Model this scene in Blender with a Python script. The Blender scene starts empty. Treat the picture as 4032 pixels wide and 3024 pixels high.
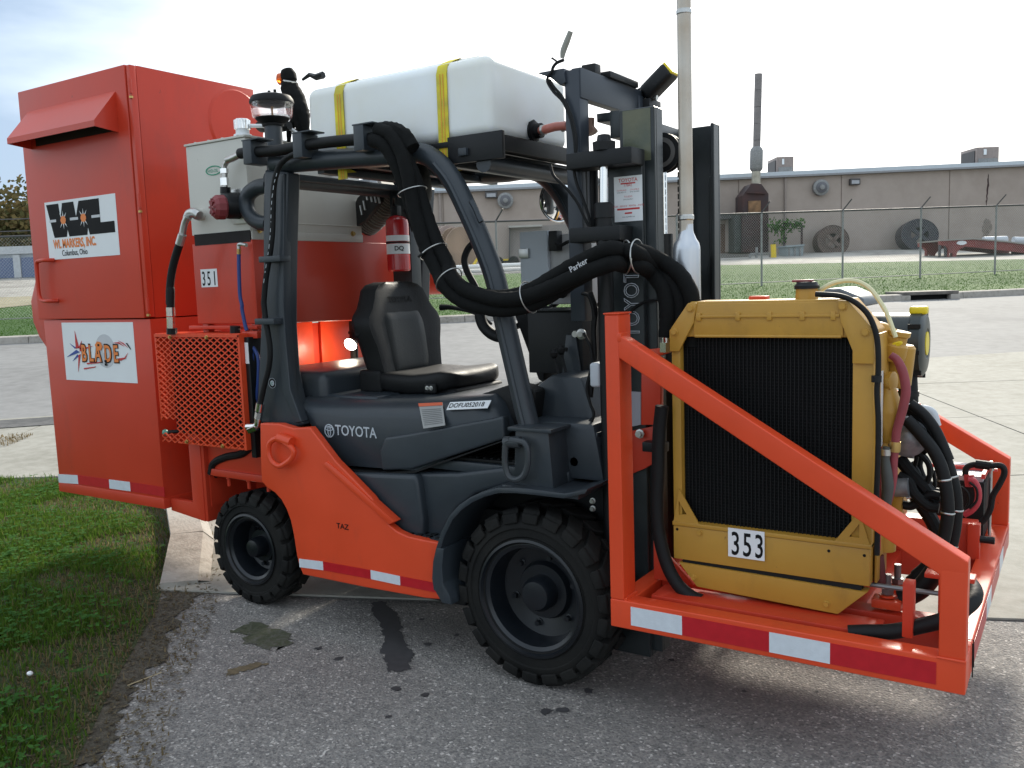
import bpy, bmesh, math, random
import numpy as np
from mathutils import Vector, Matrix
random.seed(7)
SC = bpy.context.scene
COL = SC.collection
PI = math.pi
R = math.radians

# ------------------------------------------------------------------ camera, sky, sun, exposure
CAM = Vector((3.462, -3.409, 1.556))
cd = bpy.data.cameras.new('camera'); cam = bpy.data.objects.new('camera', cd); COL.objects.link(cam)
cd.sensor_width = 36.0; cd.lens = 31.46; cd.clip_start = 0.05; cd.clip_end = 3000
yaw, pit, rol = R(-32.855), R(-6.480), R(-1.942)
Fv = Vector((math.sin(yaw)*math.cos(pit), math.cos(yaw)*math.cos(pit), math.sin(pit)))
Rv = Vector((math.cos(yaw), -math.sin(yaw), 0)); Uv = Rv.cross(Fv)
R2 = math.cos(rol)*Rv + math.sin(rol)*Uv; U2 = -math.sin(rol)*Rv + math.cos(rol)*Uv
cam.matrix_world = Matrix(((R2.x, U2.x, -Fv.x, CAM.x), (R2.y, U2.y, -Fv.y, CAM.y), (R2.z, U2.z, -Fv.z, CAM.z), (0, 0, 0, 1)))
SC.camera = cam
SC.render.resolution_x = 1024; SC.render.resolution_y = 768
SC.view_settings.view_transform = 'Standard'; SC.view_settings.look = 'None'
SC.view_settings.exposure = 0.85; SC.view_settings.gamma = 1.0; SC.view_settings.use_curve_mapping = False

SUN_AZ = R(-8.0)      # measured from +Y towards +X
SUN_EL = R(29.0)
W = bpy.data.worlds.new("World"); SC.world = W; W.use_nodes = True
nt = W.node_tree; nt.nodes.clear()
out = nt.nodes.new('ShaderNodeOutputWorld'); bg = nt.nodes.new('ShaderNodeBackground')
sky = nt.nodes.new('ShaderNodeTexSky'); sky.sky_type = 'NISHITA'; sky.sun_disc = False
sky.sun_elevation = SUN_EL; sky.sun_rotation = SUN_AZ; sky.air_density = 1.0; sky.dust_density = 1.5
L = nt.links.new
def node(t, **kw):
    n = nt.nodes.new(t)
    for k_, v_ in kw.items(): setattr(n, k_, v_)
    return n
tc = node('ShaderNodeTexCoord'); mp = node('ShaderNodeMapping'); mp.inputs['Scale'].default_value = (1.0, 1.0, 3.2)
nz = node('ShaderNodeTexNoise'); nz.inputs['Scale'].default_value = 1.9; nz.inputs['Detail'].default_value = 6; nz.inputs['Roughness'].default_value = 0.52
nrm = node('ShaderNodeVectorMath', operation='NORMALIZE'); dot = node('ShaderNodeVectorMath', operation='DOT_PRODUCT')
dot.inputs[1].default_value = Vector((-0.40, 0.88, 0.25)).normalized()
L(tc.outputs['Generated'], mp.inputs['Vector']); L(mp.outputs['Vector'], nz.inputs['Vector'])
L(tc.outputs['Generated'], nrm.inputs[0]); L(nrm.outputs['Vector'], dot.inputs[0])
# thin cloud is brightest round the veiled sun and falls off to a grey-blue deck elsewhere
k1 = node('ShaderNodeMapRange', interpolation_type='SMOOTHSTEP'); k1.inputs['From Min'].default_value = 0.74; k1.inputs['From Max'].default_value = 1.0
k1.inputs['To Min'].default_value = 0.0; k1.inputs['To Max'].default_value = 0.62; L(dot.outputs['Value'], k1.inputs['Value'])
k2 = node('ShaderNodeMath', operation='ADD'); L(nz.outputs['Fac'], k2.inputs[0]); L(k1.outputs['Result'], k2.inputs[1])
dt2 = node('ShaderNodeVectorMath', operation='DOT_PRODUCT'); dt2.inputs[1].default_value = Vector((-0.853, 0.453, 0.22)).normalized(); L(nrm.outputs[0], dt2.inputs[0])
k3 = node('ShaderNodeMapRange', interpolation_type='SMOOTHSTEP'); k3.inputs['From Min'].default_value = 0.90; k3.inputs['From Max'].default_value = 1.0
k3.inputs['To Min'].default_value = 0.0; k3.inputs['To Max'].default_value = -0.30; L(dt2.outputs['Value'], k3.inputs['Value'])
k4 = node('ShaderNodeMath', operation='ADD'); L(k2.outputs[0], k4.inputs[0]); L(k3.outputs['Result'], k4.inputs[1]); k2 = k4
cr = node('ShaderNodeValToRGB'); els = cr.color_ramp.elements
els[0].position = 0.34; els[0].color = (0.27, 0.35, 0.46, 1); els[1].position = 0.58; els[1].color = (0.64, 0.71, 0.77, 1)
e = els.new(0.80); e.color = (0.74, 0.78, 0.80, 1); e = els.new(1.0); e.color = (1.0, 1.0, 1.0, 1)
L(k2.outputs[0], cr.inputs['Fac'])
sc_ = node('ShaderNodeVectorMath', operation='SCALE'); sc_.inputs['Scale'].default_value = 10.5; L(cr.outputs['Color'], sc_.inputs[0])
mix = node('ShaderNodeMixRGB'); mix.inputs['Fac'].default_value = 0.88
L(sky.outputs['Color'], mix.inputs['Color1']); L(sc_.outputs['Vector'], mix.inputs['Color2'])
L(mix.outputs['Color'], bg.inputs['Color']); bg.inputs['Strength'].default_value = 0.10
L(bg.outputs['Background'], out.inputs['Surface'])
sl = bpy.data.lights.new('sun', 'SUN'); sl.energy = 3.0; sl.angle = R(9.0); sl.color = (1.0, 0.93, 0.80)
so = bpy.data.objects.new('sun', sl); COL.objects.link(so)
sdir = Vector((math.sin(SUN_AZ)*math.cos(SUN_EL), math.cos(SUN_AZ)*math.cos(SUN_EL), math.sin(SUN_EL)))
so.rotation_euler = sdir.to_track_quat('Z', 'Y').to_euler(); so.location = (0, 0, 20)

# ------------------------------------------------------------------ materials
MATS = {}
def mat(name, color, rough=0.5, metal=0.0, var=0.08, nscale=6.0, bump=0.0, bscale=60.0, coat=0.0, spec=0.5, alpha=1.0, trans=0.0, col2=None, emit=None, estr=0.0, grime=None):
    m = bpy.data.materials.new(name); m.use_nodes = True; n = m.node_tree; b = n.nodes['Principled BSDF']
    tc = n.nodes.new('ShaderNodeTexCoord')
    nz = n.nodes.new('ShaderNodeTexNoise'); nz.inputs['Scale'].default_value = nscale; nz.inputs['Detail'].default_value = 6
    n.links.new(tc.outputs['Object'], nz.inputs['Vector'])
    rp = n.nodes.new('ShaderNodeValToRGB'); rp.color_ramp.elements[0].position = 0.3; rp.color_ramp.elements[1].position = 0.7
    c = Vector(color[:3]); c2 = Vector(col2[:3]) if col2 else c*(1+var); c1 = c if col2 else c*(1-var)
    rp.color_ramp.elements[0].color = (*c1, 1); rp.color_ramp.elements[1].color = (*c2, 1)
    n.links.new(nz.outputs['Fac'], rp.inputs['Fac']); last = rp.outputs['Color']
    if grime:      # handling dirt, drips and small chips scattered over the paint
        for sc3, lo3, hi3, col3, amt in ((grime[0], 0.55, 0.72, grime[2], grime[1]), (grime[0]*9, 0.68, 0.72, (0.03, 0.025, 0.02), grime[1]*1.3)):
            g1 = n.nodes.new('ShaderNodeTexNoise'); g1.inputs['Scale'].default_value = sc3; g1.inputs['Detail'].default_value = 9; g1.inputs['Roughness'].default_value = 0.68
            gm = n.nodes.new('ShaderNodeMapping'); gm.inputs['Scale'].default_value = (1, 1, 0.45); n.links.new(tc.outputs['Object'], gm.inputs['Vector']); n.links.new(gm.outputs['Vector'], g1.inputs['Vector'])
            g2 = n.nodes.new('ShaderNodeMapRange'); g2.inputs['From Min'].default_value = lo3; g2.inputs['From Max'].default_value = hi3; g2.inputs['To Max'].default_value = amt
            n.links.new(g1.outputs['Fac'], g2.inputs['Value'])
            g3 = n.nodes.new('ShaderNodeMixRGB'); g3.inputs['Color2'].default_value = (*col3, 1); n.links.new(g2.outputs['Result'], g3.inputs['Fac']); n.links.new(last, g3.inputs['Color1']); last = g3.outputs['Color']
    n.links.new(last, b.inputs['Base Color'])
    mrr = n.nodes.new('ShaderNodeMapRange'); mrr.inputs['To Min'].default_value = max(0.02, rough*0.8); mrr.inputs['To Max'].default_value = min(1, rough*1.2)
    n.links.new(nz.outputs['Fac'], mrr.inputs['Value']); n.links.new(mrr.outputs['Result'], b.inputs['Roughness'])
    b.inputs['Metallic'].default_value = metal; b.inputs['Specular IOR Level'].default_value = spec
    b.inputs['Coat Weight'].default_value = coat; b.inputs['Coat Roughness'].default_value = 0.12
    if trans: b.inputs['Transmission Weight'].default_value = trans; b.inputs['IOR'].default_value = 1.45
    if alpha < 1: b.inputs['Alpha'].default_value = alpha
    if emit: b.inputs['Emission Color'].default_value = (*emit, 1); b.inputs['Emission Strength'].default_value = estr
    if bump:
        n2 = n.nodes.new('ShaderNodeTexNoise'); n2.inputs['Scale'].default_value = bscale; n2.inputs['Detail'].default_value = 4
        n.links.new(tc.outputs['Object'], n2.inputs['Vector'])
        bp = n.nodes.new('ShaderNodeBump'); bp.inputs['Strength'].default_value = bump; bp.inputs['Distance'].default_value = 0.004
        n.links.new(n2.outputs['Fac'], bp.inputs['Height']); n.links.new(bp.outputs['Normal'], b.inputs['Normal'])
    MATS[name] = m
    return m
ORA = mat('orange_paint', (0.70, 0.066, 0.018), 0.42, var=0.07, nscale=3, bump=0.14, bscale=18, coat=0.10, spec=0.4, grime=(3.5, 0.30, (0.30, 0.05, 0.03)))
ORC = mat('orange_red_paint', (0.56, 0.044, 0.017), 0.42, var=0.08, nscale=2, bump=0.35, bscale=4, coat=0.12, spec=0.4, grime=(2.6, 0.35, (0.26, 0.045, 0.03)))
GRY = mat('slate_grey_paint', (0.029, 0.037, 0.045), 0.42, spec=0.42, var=0.10, nscale=5, bump=0.15, bscale=40, coat=0.08, grime=(4.0, 0.35, (0.07, 0.068, 0.06)))
BLK = mat('black_steel', (0.005, 0.006, 0.007), 0.48, spec=0.35, var=0.2, nscale=8, bump=0.1, bscale=50)
BLR = mat('black_rubber', (0.006, 0.0065, 0.007), 0.62, spec=0.3, var=0.2, nscale=14, bump=0.25, bscale=90)
TYR = mat('tyre_rubber', (0.0055, 0.006, 0.006), 0.8, spec=0.22, col2=(0.016, 0.0155, 0.014), nscale=5, bump=0.35, bscale=120)
RIM = mat('black_rim_paint', (0.007, 0.009, 0.012), 0.30, var=0.2, nscale=9)
SLV = mat('woven_nylon_sleeve', (0.0045, 0.005, 0.005), 0.85, var=0.3, nscale=60, bump=1.0, bscale=22, spec=0.2)
VIN = mat('black_vinyl', (0.010, 0.0105, 0.011), 0.55, spec=0.3, var=0.12, nscale=20, bump=0.25, bscale=160)
YEL = mat('mustard_yellow_paint', (0.47, 0.255, 0.036), 0.44, var=0.07, nscale=5, bump=0.2, bscale=22, coat=0.05, grime=(6.0, 0.40, (0.24, 0.13, 0.03)))
CRM = mat('cream_paint', (0.58, 0.565, 0.51), 0.42, var=0.04, nscale=3, bump=0.08, bscale=30, grime=(3.0, 0.25, (0.33, 0.29, 0.22)))
LGY = mat('pale_grey_plastic', (0.50, 0.54, 0.58), 0.45, var=0.04, nscale=3)
CHR = mat('chrome', (0.75, 0.75, 0.74), 0.14, metal=1.0, var=0.05)
ZNC = mat('zinc_steel', (0.52, 0.52, 0.50), 0.35, metal=0.9, var=0.15, nscale=20)
ALU = mat('aluminised_pipe', (0.52, 0.48, 0.42), 0.40, metal=0.7, var=0.12, nscale=8, col2=(0.44, 0.37, 0.29))
MUF = mat('bright_muffler', (0.55, 0.57, 0.60), 0.34, metal=0.85, var=0.05)
BRS = mat('brass', (0.55, 0.38, 0.14), 0.35, metal=0.9)
WHD = mat('white_vinyl', (0.78, 0.80, 0.81), 0.45, var=0.02)
REF = mat('white_reflective_tape', (0.62, 0.66, 0.70), 0.35, var=0.05, nscale=40, bump=0.15, bscale=200)
REDT = mat('red_reflective_tape', (0.47, 0.008, 0.016), 0.35, var=0.08, nscale=30)
REDX = mat('red_cylinder_paint', (0.52, 0.018, 0.020), 0.25, coat=0.5)
DRED = mat('dark_red_rubber', (0.26, 0.045, 0.055), 0.55, var=0.15, nscale=20)
MAR = mat('maroon_cap_plastic', (0.22, 0.035, 0.040), 0.50)
BKD = mat('black_print', (0.008, 0.008, 0.009), 0.6, spec=0.15)
ORD = mat('orange_print', (0.80, 0.22, 0.04), 0.5)
RDD = mat('red_print', (0.55, 0.03, 0.03), 0.5)
BLD = mat('blue_print', (0.03, 0.07, 0.30), 0.5)
GRD = mat('green_print', (0.02, 0.28, 0.16), 0.5)
GPD = mat('grey_print', (0.55, 0.56, 0.58), 0.5)
SVD = mat('silver_print', (0.50, 0.54, 0.58), 0.35)
STR = mat('yellow_webbing', (0.80, 0.68, 0.03), 0.75, col2=(0.50, 0.42, 0.06), nscale=14, bump=0.5, bscale=300)
STS = mat('orange_webbing_stripe', (0.80, 0.34, 0.05), 0.8)
BLU = mat('blue_hose_rubber', (0.015, 0.045, 0.20), 0.45)
FIN = mat('radiator_black', (0.004, 0.0045, 0.005), 0.7, var=0.2, spec=0.2)
CLR = mat('clear_plastic', (0.95, 0.92, 0.95), 0.06, trans=0.95, alpha=0.32, var=0.02)
MIR = mat('mirror_glass', (0.85, 0.88, 0.9), 0.03, metal=1.0, var=0.01)
LMP = mat('added_glow_lens', (1, 1, 1), 0.3, emit=(1.0, 0.93, 0.78), estr=14.0)  # emissive disc of the added lamp, in place of a sun reflection
AMB = mat('amber_lens', (0.9, 0.16, 0.02), 0.2, trans=0.4)
TEAL = mat('teal_knob', (0.10, 0.30, 0.22), 0.4)
YLB = mat('bright_yellow_plastic', (0.80, 0.62, 0.02), 0.4)
CYL = mat('ivory_tube', (0.72, 0.68, 0.42), 0.4)
GRN = mat('dark_grey_hose', (0.06, 0.065, 0.06), 0.6)
def poly_mat():
    m = mat('translucent_polyethylene', (0.86, 0.90, 0.91), 0.40, col2=(0.78, 0.77, 0.70), nscale=2.2, bump=0.1, bscale=8)
    b = m.node_tree.nodes['Principled BSDF']
    b.inputs['Subsurface Weight'].default_value = 0.5; b.inputs['Subsurface Radius'].default_value = (0.08, 0.08, 0.07)
    b.inputs['Transmission Weight'].default_value = 0.0
    return m
POL = poly_mat()

# ------------------------------------------------------------------ mesh helpers
class MB:
    def __init__(s): s.v = []; s.f = []
    def add(s, vs, fs):
        o = len(s.v); s.v += [tuple(p) for p in vs]; s.f += [tuple(i+o for i in f) for f in fs]; return s
    def box(s, x, y, z):
        (x0, x1), (y0, y1), (z0, z1) = sorted(x), sorted(y), sorted(z)
        return s.add([(x0,y0,z0),(x1,y0,z0),(x1,y1,z0),(x0,y1,z0),(x0,y0,z1),(x1,y0,z1),(x1,y1,z1),(x0,y1,z1)],
                     [(0,3,2,1),(4,5,6,7),(0,1,5,4),(1,2,6,5),(2,3,7,6),(3,0,4,7)])
    def prism(s, pts, ax, a, b):
        # pts: 3D points, flattened on axis ax, extruded from a to b
        i = 'xyz'.index(ax); n = len(pts)
        A = [tuple(a if k == i else p[k] for k in range(3)) for p in pts]; B = [tuple(b if k == i else p[k] for k in range(3)) for p in pts]
        return s.add(A+B, [tuple(range(n)), tuple(range(2*n-1, n-1, -1))]+[(k, n+k, n+(k+1) % n, (k+1) % n) for k in range(n)])
    def beam(s, p0, p1, w, h, up=(0, 0, 1), off=(0, 0)):
        p0, p1 = Vector(p0), Vector(p1); d = (p1-p0).normalized(); up = Vector(up)
        sd = d.cross(up)
        if sd.length < 1e-4: sd = d.cross(Vector((1, 0, 0)))
        sd.normalize(); u = sd.cross(d)
        vs = []
        for p in (p0, p1):
            for a, b in ((-1,-1),(1,-1),(1,1),(-1,1)): vs.append(p+sd*(a*w/2+off[0])+u*(b*h/2+off[1]))
        return s.add(vs, [(0,1,2,3),(7,6,5,4),(0,4,5,1),(1,5,6,2),(2,6,7,3),(3,7,4,0)])
    def tube(s, pts, r, seg=10, cap=True, smooth=True, sub=6, wob=0.0, flat=1.0):
        P = [Vector(p) for p in pts]
        rs = list(r) if hasattr(r, '__len__') else [r]*len(P)
        if smooth and len(P) > 2:
            Q = []; rr = []
            E = [P[0]*2-P[1]]+P+[P[-1]*2-P[-2]]
            for i in range(len(P)-1):
                a, b, c, d = E[i:i+4]
                for j in range(sub):
                    t = j/sub
                    Q.append(0.5*((2*b)+(c-a)*t+(2*a-5*b+4*c-d)*t*t+(3*b-a-3*c+d)*t**3)); rr.append(rs[i]*(1-t)+rs[i+1]*t)
            Q.append(P[-1]); rr.append(rs[-1]); P, rs = Q, rr
        T = (P[1]-P[0]).normalized(); N = T.orthogonal().normalized(); vs = []
        for i, p in enumerate(P):
            t = (P[min(i+1, len(P)-1)]-P[max(i-1, 0)]).normalized()
            N = (N-t*N.dot(t)).normalized(); B = t.cross(N)
            for k in range(seg):
                a = 2*PI*k/seg; q = rs[i]*(1+(random.uniform(-wob, wob) if wob else 0))
                vs.append(p+N*math.cos(a)*q+B*math.sin(a)*q*flat)
        fs = [(i*seg+k, i*seg+(k+1) % seg, (i+1)*seg+(k+1) % seg, (i+1)*seg+k) for i in range(len(P)-1) for k in range(seg)]
        if cap: fs += [tuple(range(seg-1, -1, -1)), tuple((len(P)-1)*seg+k for k in range(seg))]
        return s.add(vs, fs)
    def lathe(s, prof, c, axis=(0, 0, 1), seg=32, closed=False, cap=True):
        ax = Vector(axis).normalized(); u = ax.orthogonal().normalized(); w = ax.cross(u); c = Vector(c); vs = []
        n = len(prof)
        for r, a in prof:
            for k in range(seg):
                t = 2*PI*k/seg; vs.append(c+ax*a+(u*math.cos(t)+w*math.sin(t))*max(r, 1e-4))
        fs = [(i*seg+k, i*seg+(k+1) % seg, (i+1)*seg+(k+1) % seg, (i+1)*seg+k) for i in range(n-1) for k in range(seg)]
        if closed: fs += [((n-1)*seg+k, (n-1)*seg+(k+1) % seg, (k+1) % seg, k) for k in range(seg)]
        elif cap: fs += [tuple(range(seg-1, -1, -1)), tuple((n-1)*seg+k for k in range(seg))]
        return s.add(vs, fs)
    def rbox(s, x, y, z, r, n=4):
        # rounded box: superellipse-ish via 3 axis rounding of a subdivided box
        (x0, x1), (y0, y1), (z0, z1) = sorted(x), sorted(y), sorted(z)
        bm = bmesh.new(); bmesh.ops.create_cube(bm, size=1)
        for v in bm.verts: v.co = Vector(((x0+x1)/2+v.co.x*(x1-x0), (y0+y1)/2+v.co.y*(y1-y0), (z0+z1)/2+v.co.z*(z1-z0)))
        bmesh.ops.bevel(bm, geom=list(bm.edges)+list(bm.verts), offset=r, segments=n, profile=0.5, affect='EDGES', clamp_overlap=True)
        bm.verts.index_update()
        s.add([tuple(v.co) for v in bm.verts], [tuple(v.index for v in f.verts) for f in bm.faces]); bm.free()
        return s
    def xf(s, M):
        s.v = [tuple(M @ Vector(p)) for p in s.v]; return s
def part(name, mb, m, parent=None, bev=0.0, seg=2, ang=35, label=None, kind=None, fixn=True):
    me = bpy.data.meshes.new(name)
    bm = bmesh.new()
    bv = [bm.verts.new(p) for p in mb.v]
    for f in mb.f:
        try: bm.faces.new([bv[i] for i in f])
        except ValueError: pass
    if fixn: bmesh.ops.recalc_face_normals(bm, faces=bm.faces)
    if bev > 0:
        bm.edges.ensure_lookup_table()
        es = [e for e in bm.edges if len(e.link_faces) == 2 and e.calc_face_angle(0) > R(ang)]
        bmesh.ops.bevel(bm, geom=es, offset=bev, segments=seg, profile=0.6, affect='EDGES', clamp_overlap=True)
    for f in bm.faces: f.smooth = True
    bm.to_mesh(me); bm.free()
    me.set_sharp_from_angle(angle=R(ang))
    me.materials.append(m)
    o = bpy.data.objects.new(name, me); COL.objects.link(o)
    if parent is not None:
        o.parent = parent
        if parent.get('_root'): o.location = -Vector(parent.location)
    if label: o['label'] = label
    if kind: o['kind'] = kind
    return o
def thing(name, label, cat, loc, group=None):
    o = bpy.data.objects.new(name, None); COL.objects.link(o); o.location = loc; o.empty_display_size = 0.2
    o['label'] = label; o['category'] = cat; o['_root'] = 1
    if group: o['group'] = group
    return o
def solo(o, label, cat, group=None):
    o['label'] = label; o['category'] = cat
    if group: o['group'] = group
    return o
def text(name, s, org, xd, yd, h, m, parent, sx=1.0, bold=0.0, outline=False, align='LEFT', lift=0.0012, thick=0.0008):
    cu = bpy.data.curves.new(name, 'FONT'); cu.body = s; cu.size = 1.0; cu.offset = bold; cu.align_x = align
    if outline: cu.fill_mode = 'NONE'; cu.bevel_depth = 0.022; cu.bevel_resolution = 0
    else: cu.extrude = 0.004
    cu.resolution_u = 3
    ob = bpy.data.objects.new(name, cu); COL.objects.link(ob)
    dg = bpy.context.evaluated_depsgraph_get(); dg.update()
    me = bpy.data.meshes.new_from_object(ob.evaluated_get(dg)); bpy.data.objects.remove(ob)
    X = Vector(xd).normalized(); Y = Vector(yd); Y = (Y-X*Y.dot(X)).normalized(); Z = X.cross(Y); k = h/0.7
    M = Matrix(((X.x*k*sx, Y.x*k, Z.x*k, 0), (X.y*k*sx, Y.y*k, Z.y*k, 0), (X.z*k*sx, Y.z*k, Z.z*k, 0), (0, 0, 0, 1)))
    o3 = Vector(org)+Z*lift
    M.translation = o3
    me.transform(M); me.materials.clear(); me.materials.append(m)
    o = bpy.data.objects.new(name, me); COL.objects.link(o); o.parent = parent
    if parent.get('_root'): o.location = -Vector(parent.location)
    return o
def plate(name, c4, m, parent, t=0.0012, label=None):
    # thin sheet on a surface; c4 corners seen counter-clockwise from its front
    a, b, c, d = [Vector(p) for p in c4]; n = (b-a).cross(d-a).normalized()
    mb = MB().add([a-n*t*0.2, b-n*t*0.2, c-n*t*0.2, d-n*t*0.2, a+n*t, b+n*t, c+n*t, d+n*t], [(3,2,1,0),(4,5,6,7),(0,1,5,4),(1,2,6,5),(2,3,7,6),(3,0,4,7)])
    return part(name, mb, m, parent, label=label)
def rectY(x0, z0, x1, z1, y):   # sheet facing the camera side (-Y)
    return [(x0, y, z0), (x1, y, z0), (x1, y, z1), (x0, y, z1)]
def bolt(name, p, ax, r, h, m, parent, seg=6):
    return part(name, MB().lathe([(r*1.5, 0), (r*1.5, h*0.25), (r, h*0.3), (r, h)], p, ax, seg=8 if seg == 6 else seg), m, parent)
def clampband(name, p, d, r, w, m, parent):
    d = Vector(d).normalized()
    return part(name, MB().lathe([(r*0.8, -w/2), (r, -w/2), (r, w/2), (r*0.8, w/2)], p, d, seg=16), m, parent)

# local background frame: u to the right, w away from the camera, z up
BG_ROT = R(32.855)
def T(w): return max(0.0, 0.055*(w-7)) if w < 75 else 0.055*68
BGM = Matrix.Translation((CAM.x, CAM.y, 0)) @ Matrix.Rotation(BG_ROT, 4, 'Z')
def bw(u, w, z=0.0): return tuple(BGM @ Vector((u, w, z)))
def bpart(name, mb, m, parent=None, **kw):
    mb.xf(BGM); return part(name, mb, m, parent, **kw)
def struct(o): o['kind'] = 'structure'; return o

# ------------------------------------------------------------------ ground materials
def ground_mat(name, stops, scales=(0.5, 8), rough=0.85, bump=0.4, bscale=40, bdist=0.01, speck=None, speck_scale=90, patch=None):
    m = bpy.data.materials.new(name); m.use_nodes = True; n = m.node_tree; b = n.nodes['Principled BSDF']; b.inputs['Roughness'].default_value = rough
    b.inputs['Specular IOR Level'].default_value = 0.3
    geo = n.nodes.new('ShaderNodeNewGeometry')
    def noise(s, d=8, r=0.6):
        z = n.nodes.new('ShaderNodeTexNoise'); z.inputs['Scale'].default_value = s; z.inputs['Detail'].default_value = d; z.inputs['Roughness'].default_value = r
        n.links.new(geo.outputs['Position'], z.inputs['Vector']); return z
    a = noise(scales[0]); c = noise(scales[1])
    ad = n.nodes.new('ShaderNodeMath'); ad.operation = 'ADD'; n.links.new(a.outputs['Fac'], ad.inputs[0]); n.links.new(c.outputs['Fac'], ad.inputs[1])
    ml = n.nodes.new('ShaderNodeMath'); ml.operation = 'MULTIPLY'; ml.inputs[1].default_value = 0.5; n.links.new(ad.outputs[0], ml.inputs[0])
    rp = n.nodes.new('ShaderNodeValToRGB'); rp.color_ramp.elements.remove(rp.color_ramp.elements[1])
    rp.color_ramp.elements[0].position = stops[0][0]; rp.color_ramp.elements[0].color = (*stops[0][1], 1)
    for p, col in stops[1:]:
        e = rp.color_ramp.elements.new(p); e.color = (*col, 1)
    n.links.new(ml.outputs[0], rp.inputs['Fac']); last = rp.outputs['Color']
    if speck:
        v = n.nodes.new('ShaderNodeTexVoronoi'); v.inputs['Scale'].default_value = speck_scale; n.links.new(geo.outputs['Position'], v.inputs['Vector'])
        sp = n.nodes.new('ShaderNodeSeparateColor'); n.links.new(v.outputs['Color'], sp.inputs[0])
        r2 = n.nodes.new('ShaderNodeValToRGB'); r2.color_ramp.interpolation = 'LINEAR'
        r2.color_ramp.elements.remove(r2.color_ramp.elements[1]); r2.color_ramp.elements[0].position = speck[0][0]; r2.color_ramp.elements[0].color = (*speck[0][1], 1)
        for p, col in speck[1:]:
            e = r2.color_ramp.elements.new(p); e.color = (*col, 1)
        n.links.new(sp.outputs[0], r2.inputs['Fac'])
        mx = n.nodes.new('ShaderNodeMixRGB'); mx.blend_type = 'MULTIPLY'; mx.inputs['Fac'].default_value = 1
        n.links.new(last, mx.inputs['Color1']); n.links.new(r2.outputs['Color'], mx.inputs['Color2']); last = mx.outputs['Color']
    if patch:
        pz = noise(patch[0], 5, 0.55); r3 = n.nodes.new('ShaderNodeValToRGB'); r3.color_ramp.elements[0].position = patch[1]; r3.color_ramp.elements[1].position = patch[2]
        n.links.new(pz.outputs['Fac'], r3.inputs['Fac'])
        mx = n.nodes.new('ShaderNodeMixRGB'); n.links.new(r3.outputs['Color'], mx.inputs['Fac']); n.links.new(last, mx.inputs['Color1']); mx.inputs['Color2'].default_value = (*patch[3], 1); last = mx.outputs['Color']
    n.links.new(last, b.inputs['Base Color'])
    bz = n.nodes.new('ShaderNodeTexNoise') if not speck else n.nodes.new('ShaderNodeTexVoronoi')
    bz.inputs['Scale'].default_value = bscale; n.links.new(geo.outputs['Position'], bz.inputs['Vector'])
    bp = n.nodes.new('ShaderNodeBump'); bp.inputs['Strength'].default_value = bump; bp.inputs['Distance'].default_value = bdist
    n.links.new(bz.outputs[0], bp.inputs['Height']); n.links.new(bp.outputs['Normal'], b.inputs['Normal'])
    return m
ASP = ground_mat('old_asphalt', [(0.35, (0.165, 0.157, 0.149)), (0.5, (0.220, 0.209, 0.197)), (0.62, (0.255, 0.243, 0.229))], (0.9, 14), bump=0.7, bscale=105, bdist=0.006,
    speck=[(0.0, (0.60, 0.60, 0.61)), (0.35, (0.90, 0.89, 0.89)), (0.75, (1.10, 1.08, 1.05)), (0.93, (1.35, 1.32, 1.28)), (1.0, (2.4, 2.35, 2.3))], speck_scale=118, patch=(1.3, 0.56, 0.80, (0.150, 0.143, 0.134)))
CON = ground_mat('pale_concrete', [(0.35, (0.23, 0.22, 0.185)), (0.5, (0.30, 0.288, 0.25)), (0.65, (0.36, 0.345, 0.305))], (0.6, 9), bump=0.25, bscale=120, patch=(1.1, 0.60, 0.78, (0.27, 0.26, 0.22)))
KRB = ground_mat('kerb_concrete', [(0.35, (0.22, 0.20, 0.17)), (0.5, (0.36, 0.33, 0.29)), (0.65, (0.42, 0.39, 0.35))], (1.4, 12), bump=0.5, bscale=60)
ROD = ground_mat('worn_road_surface', [(0.38, (0.175, 0.172, 0.168)), (0.5, (0.215, 0.212, 0.208)), (0.62, (0.25, 0.246, 0.24))], (0.25, 5), bump=0.3, bscale=50, patch=(0.35, 0.57, 0.7, (0.155, 0.153, 0.155)))
GRV = ground_mat('gravel', [(0.35, (0.16, 0.145, 0.125)), (0.5, (0.33, 0.31, 0.28)), (0.65, (0.48, 0.46, 0.42))], (0.3, 2.5), bump=1.0, bscale=8, bdist=0.05)
SOI = ground_mat('dry_soil', [(0.35, (0.050, 0.042, 0.030)), (0.5, (0.085, 0.072, 0.052)), (0.65, (0.14, 0.12, 0.09))], (2.2, 30), bump=1.0, bscale=60, bdist=0.02)
LAW = ground_mat('mown_lawn', [(0.36, (0.038, 0.085, 0.016)), (0.48, (0.052, 0.115, 0.020)), (0.62, (0.075, 0.140, 0.026))], (0.35, 7), bump=1.0, bscale=25, bdist=0.05)
EAR = ground_mat('rough_ground', [(0.35, (0.10, 0.11, 0.05)), (0.65, (0.22, 0.20, 0.13))], (0.2, 3))
TAR = ground_mat('tar_strip', [(0.35, (0.06, 0.06, 0.06)), (0.65, (0.15, 0.145, 0.14))], (1, 10))
STN = mat('oil_stain', (0.042, 0.040, 0.042), 0.75, var=0.25, nscale=30)
MOS = ground_mat('moss_patch', [(0.35, (0.045, 0.055, 0.030)), (0.5, (0.07, 0.075, 0.045)), (0.65, (0.12, 0.115, 0.10))], (3, 40), bump=0.6)
DBR = mat('leaf_debris', (0.13, 0.10, 0.055), 0.9, var=0.4, nscale=40)

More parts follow.
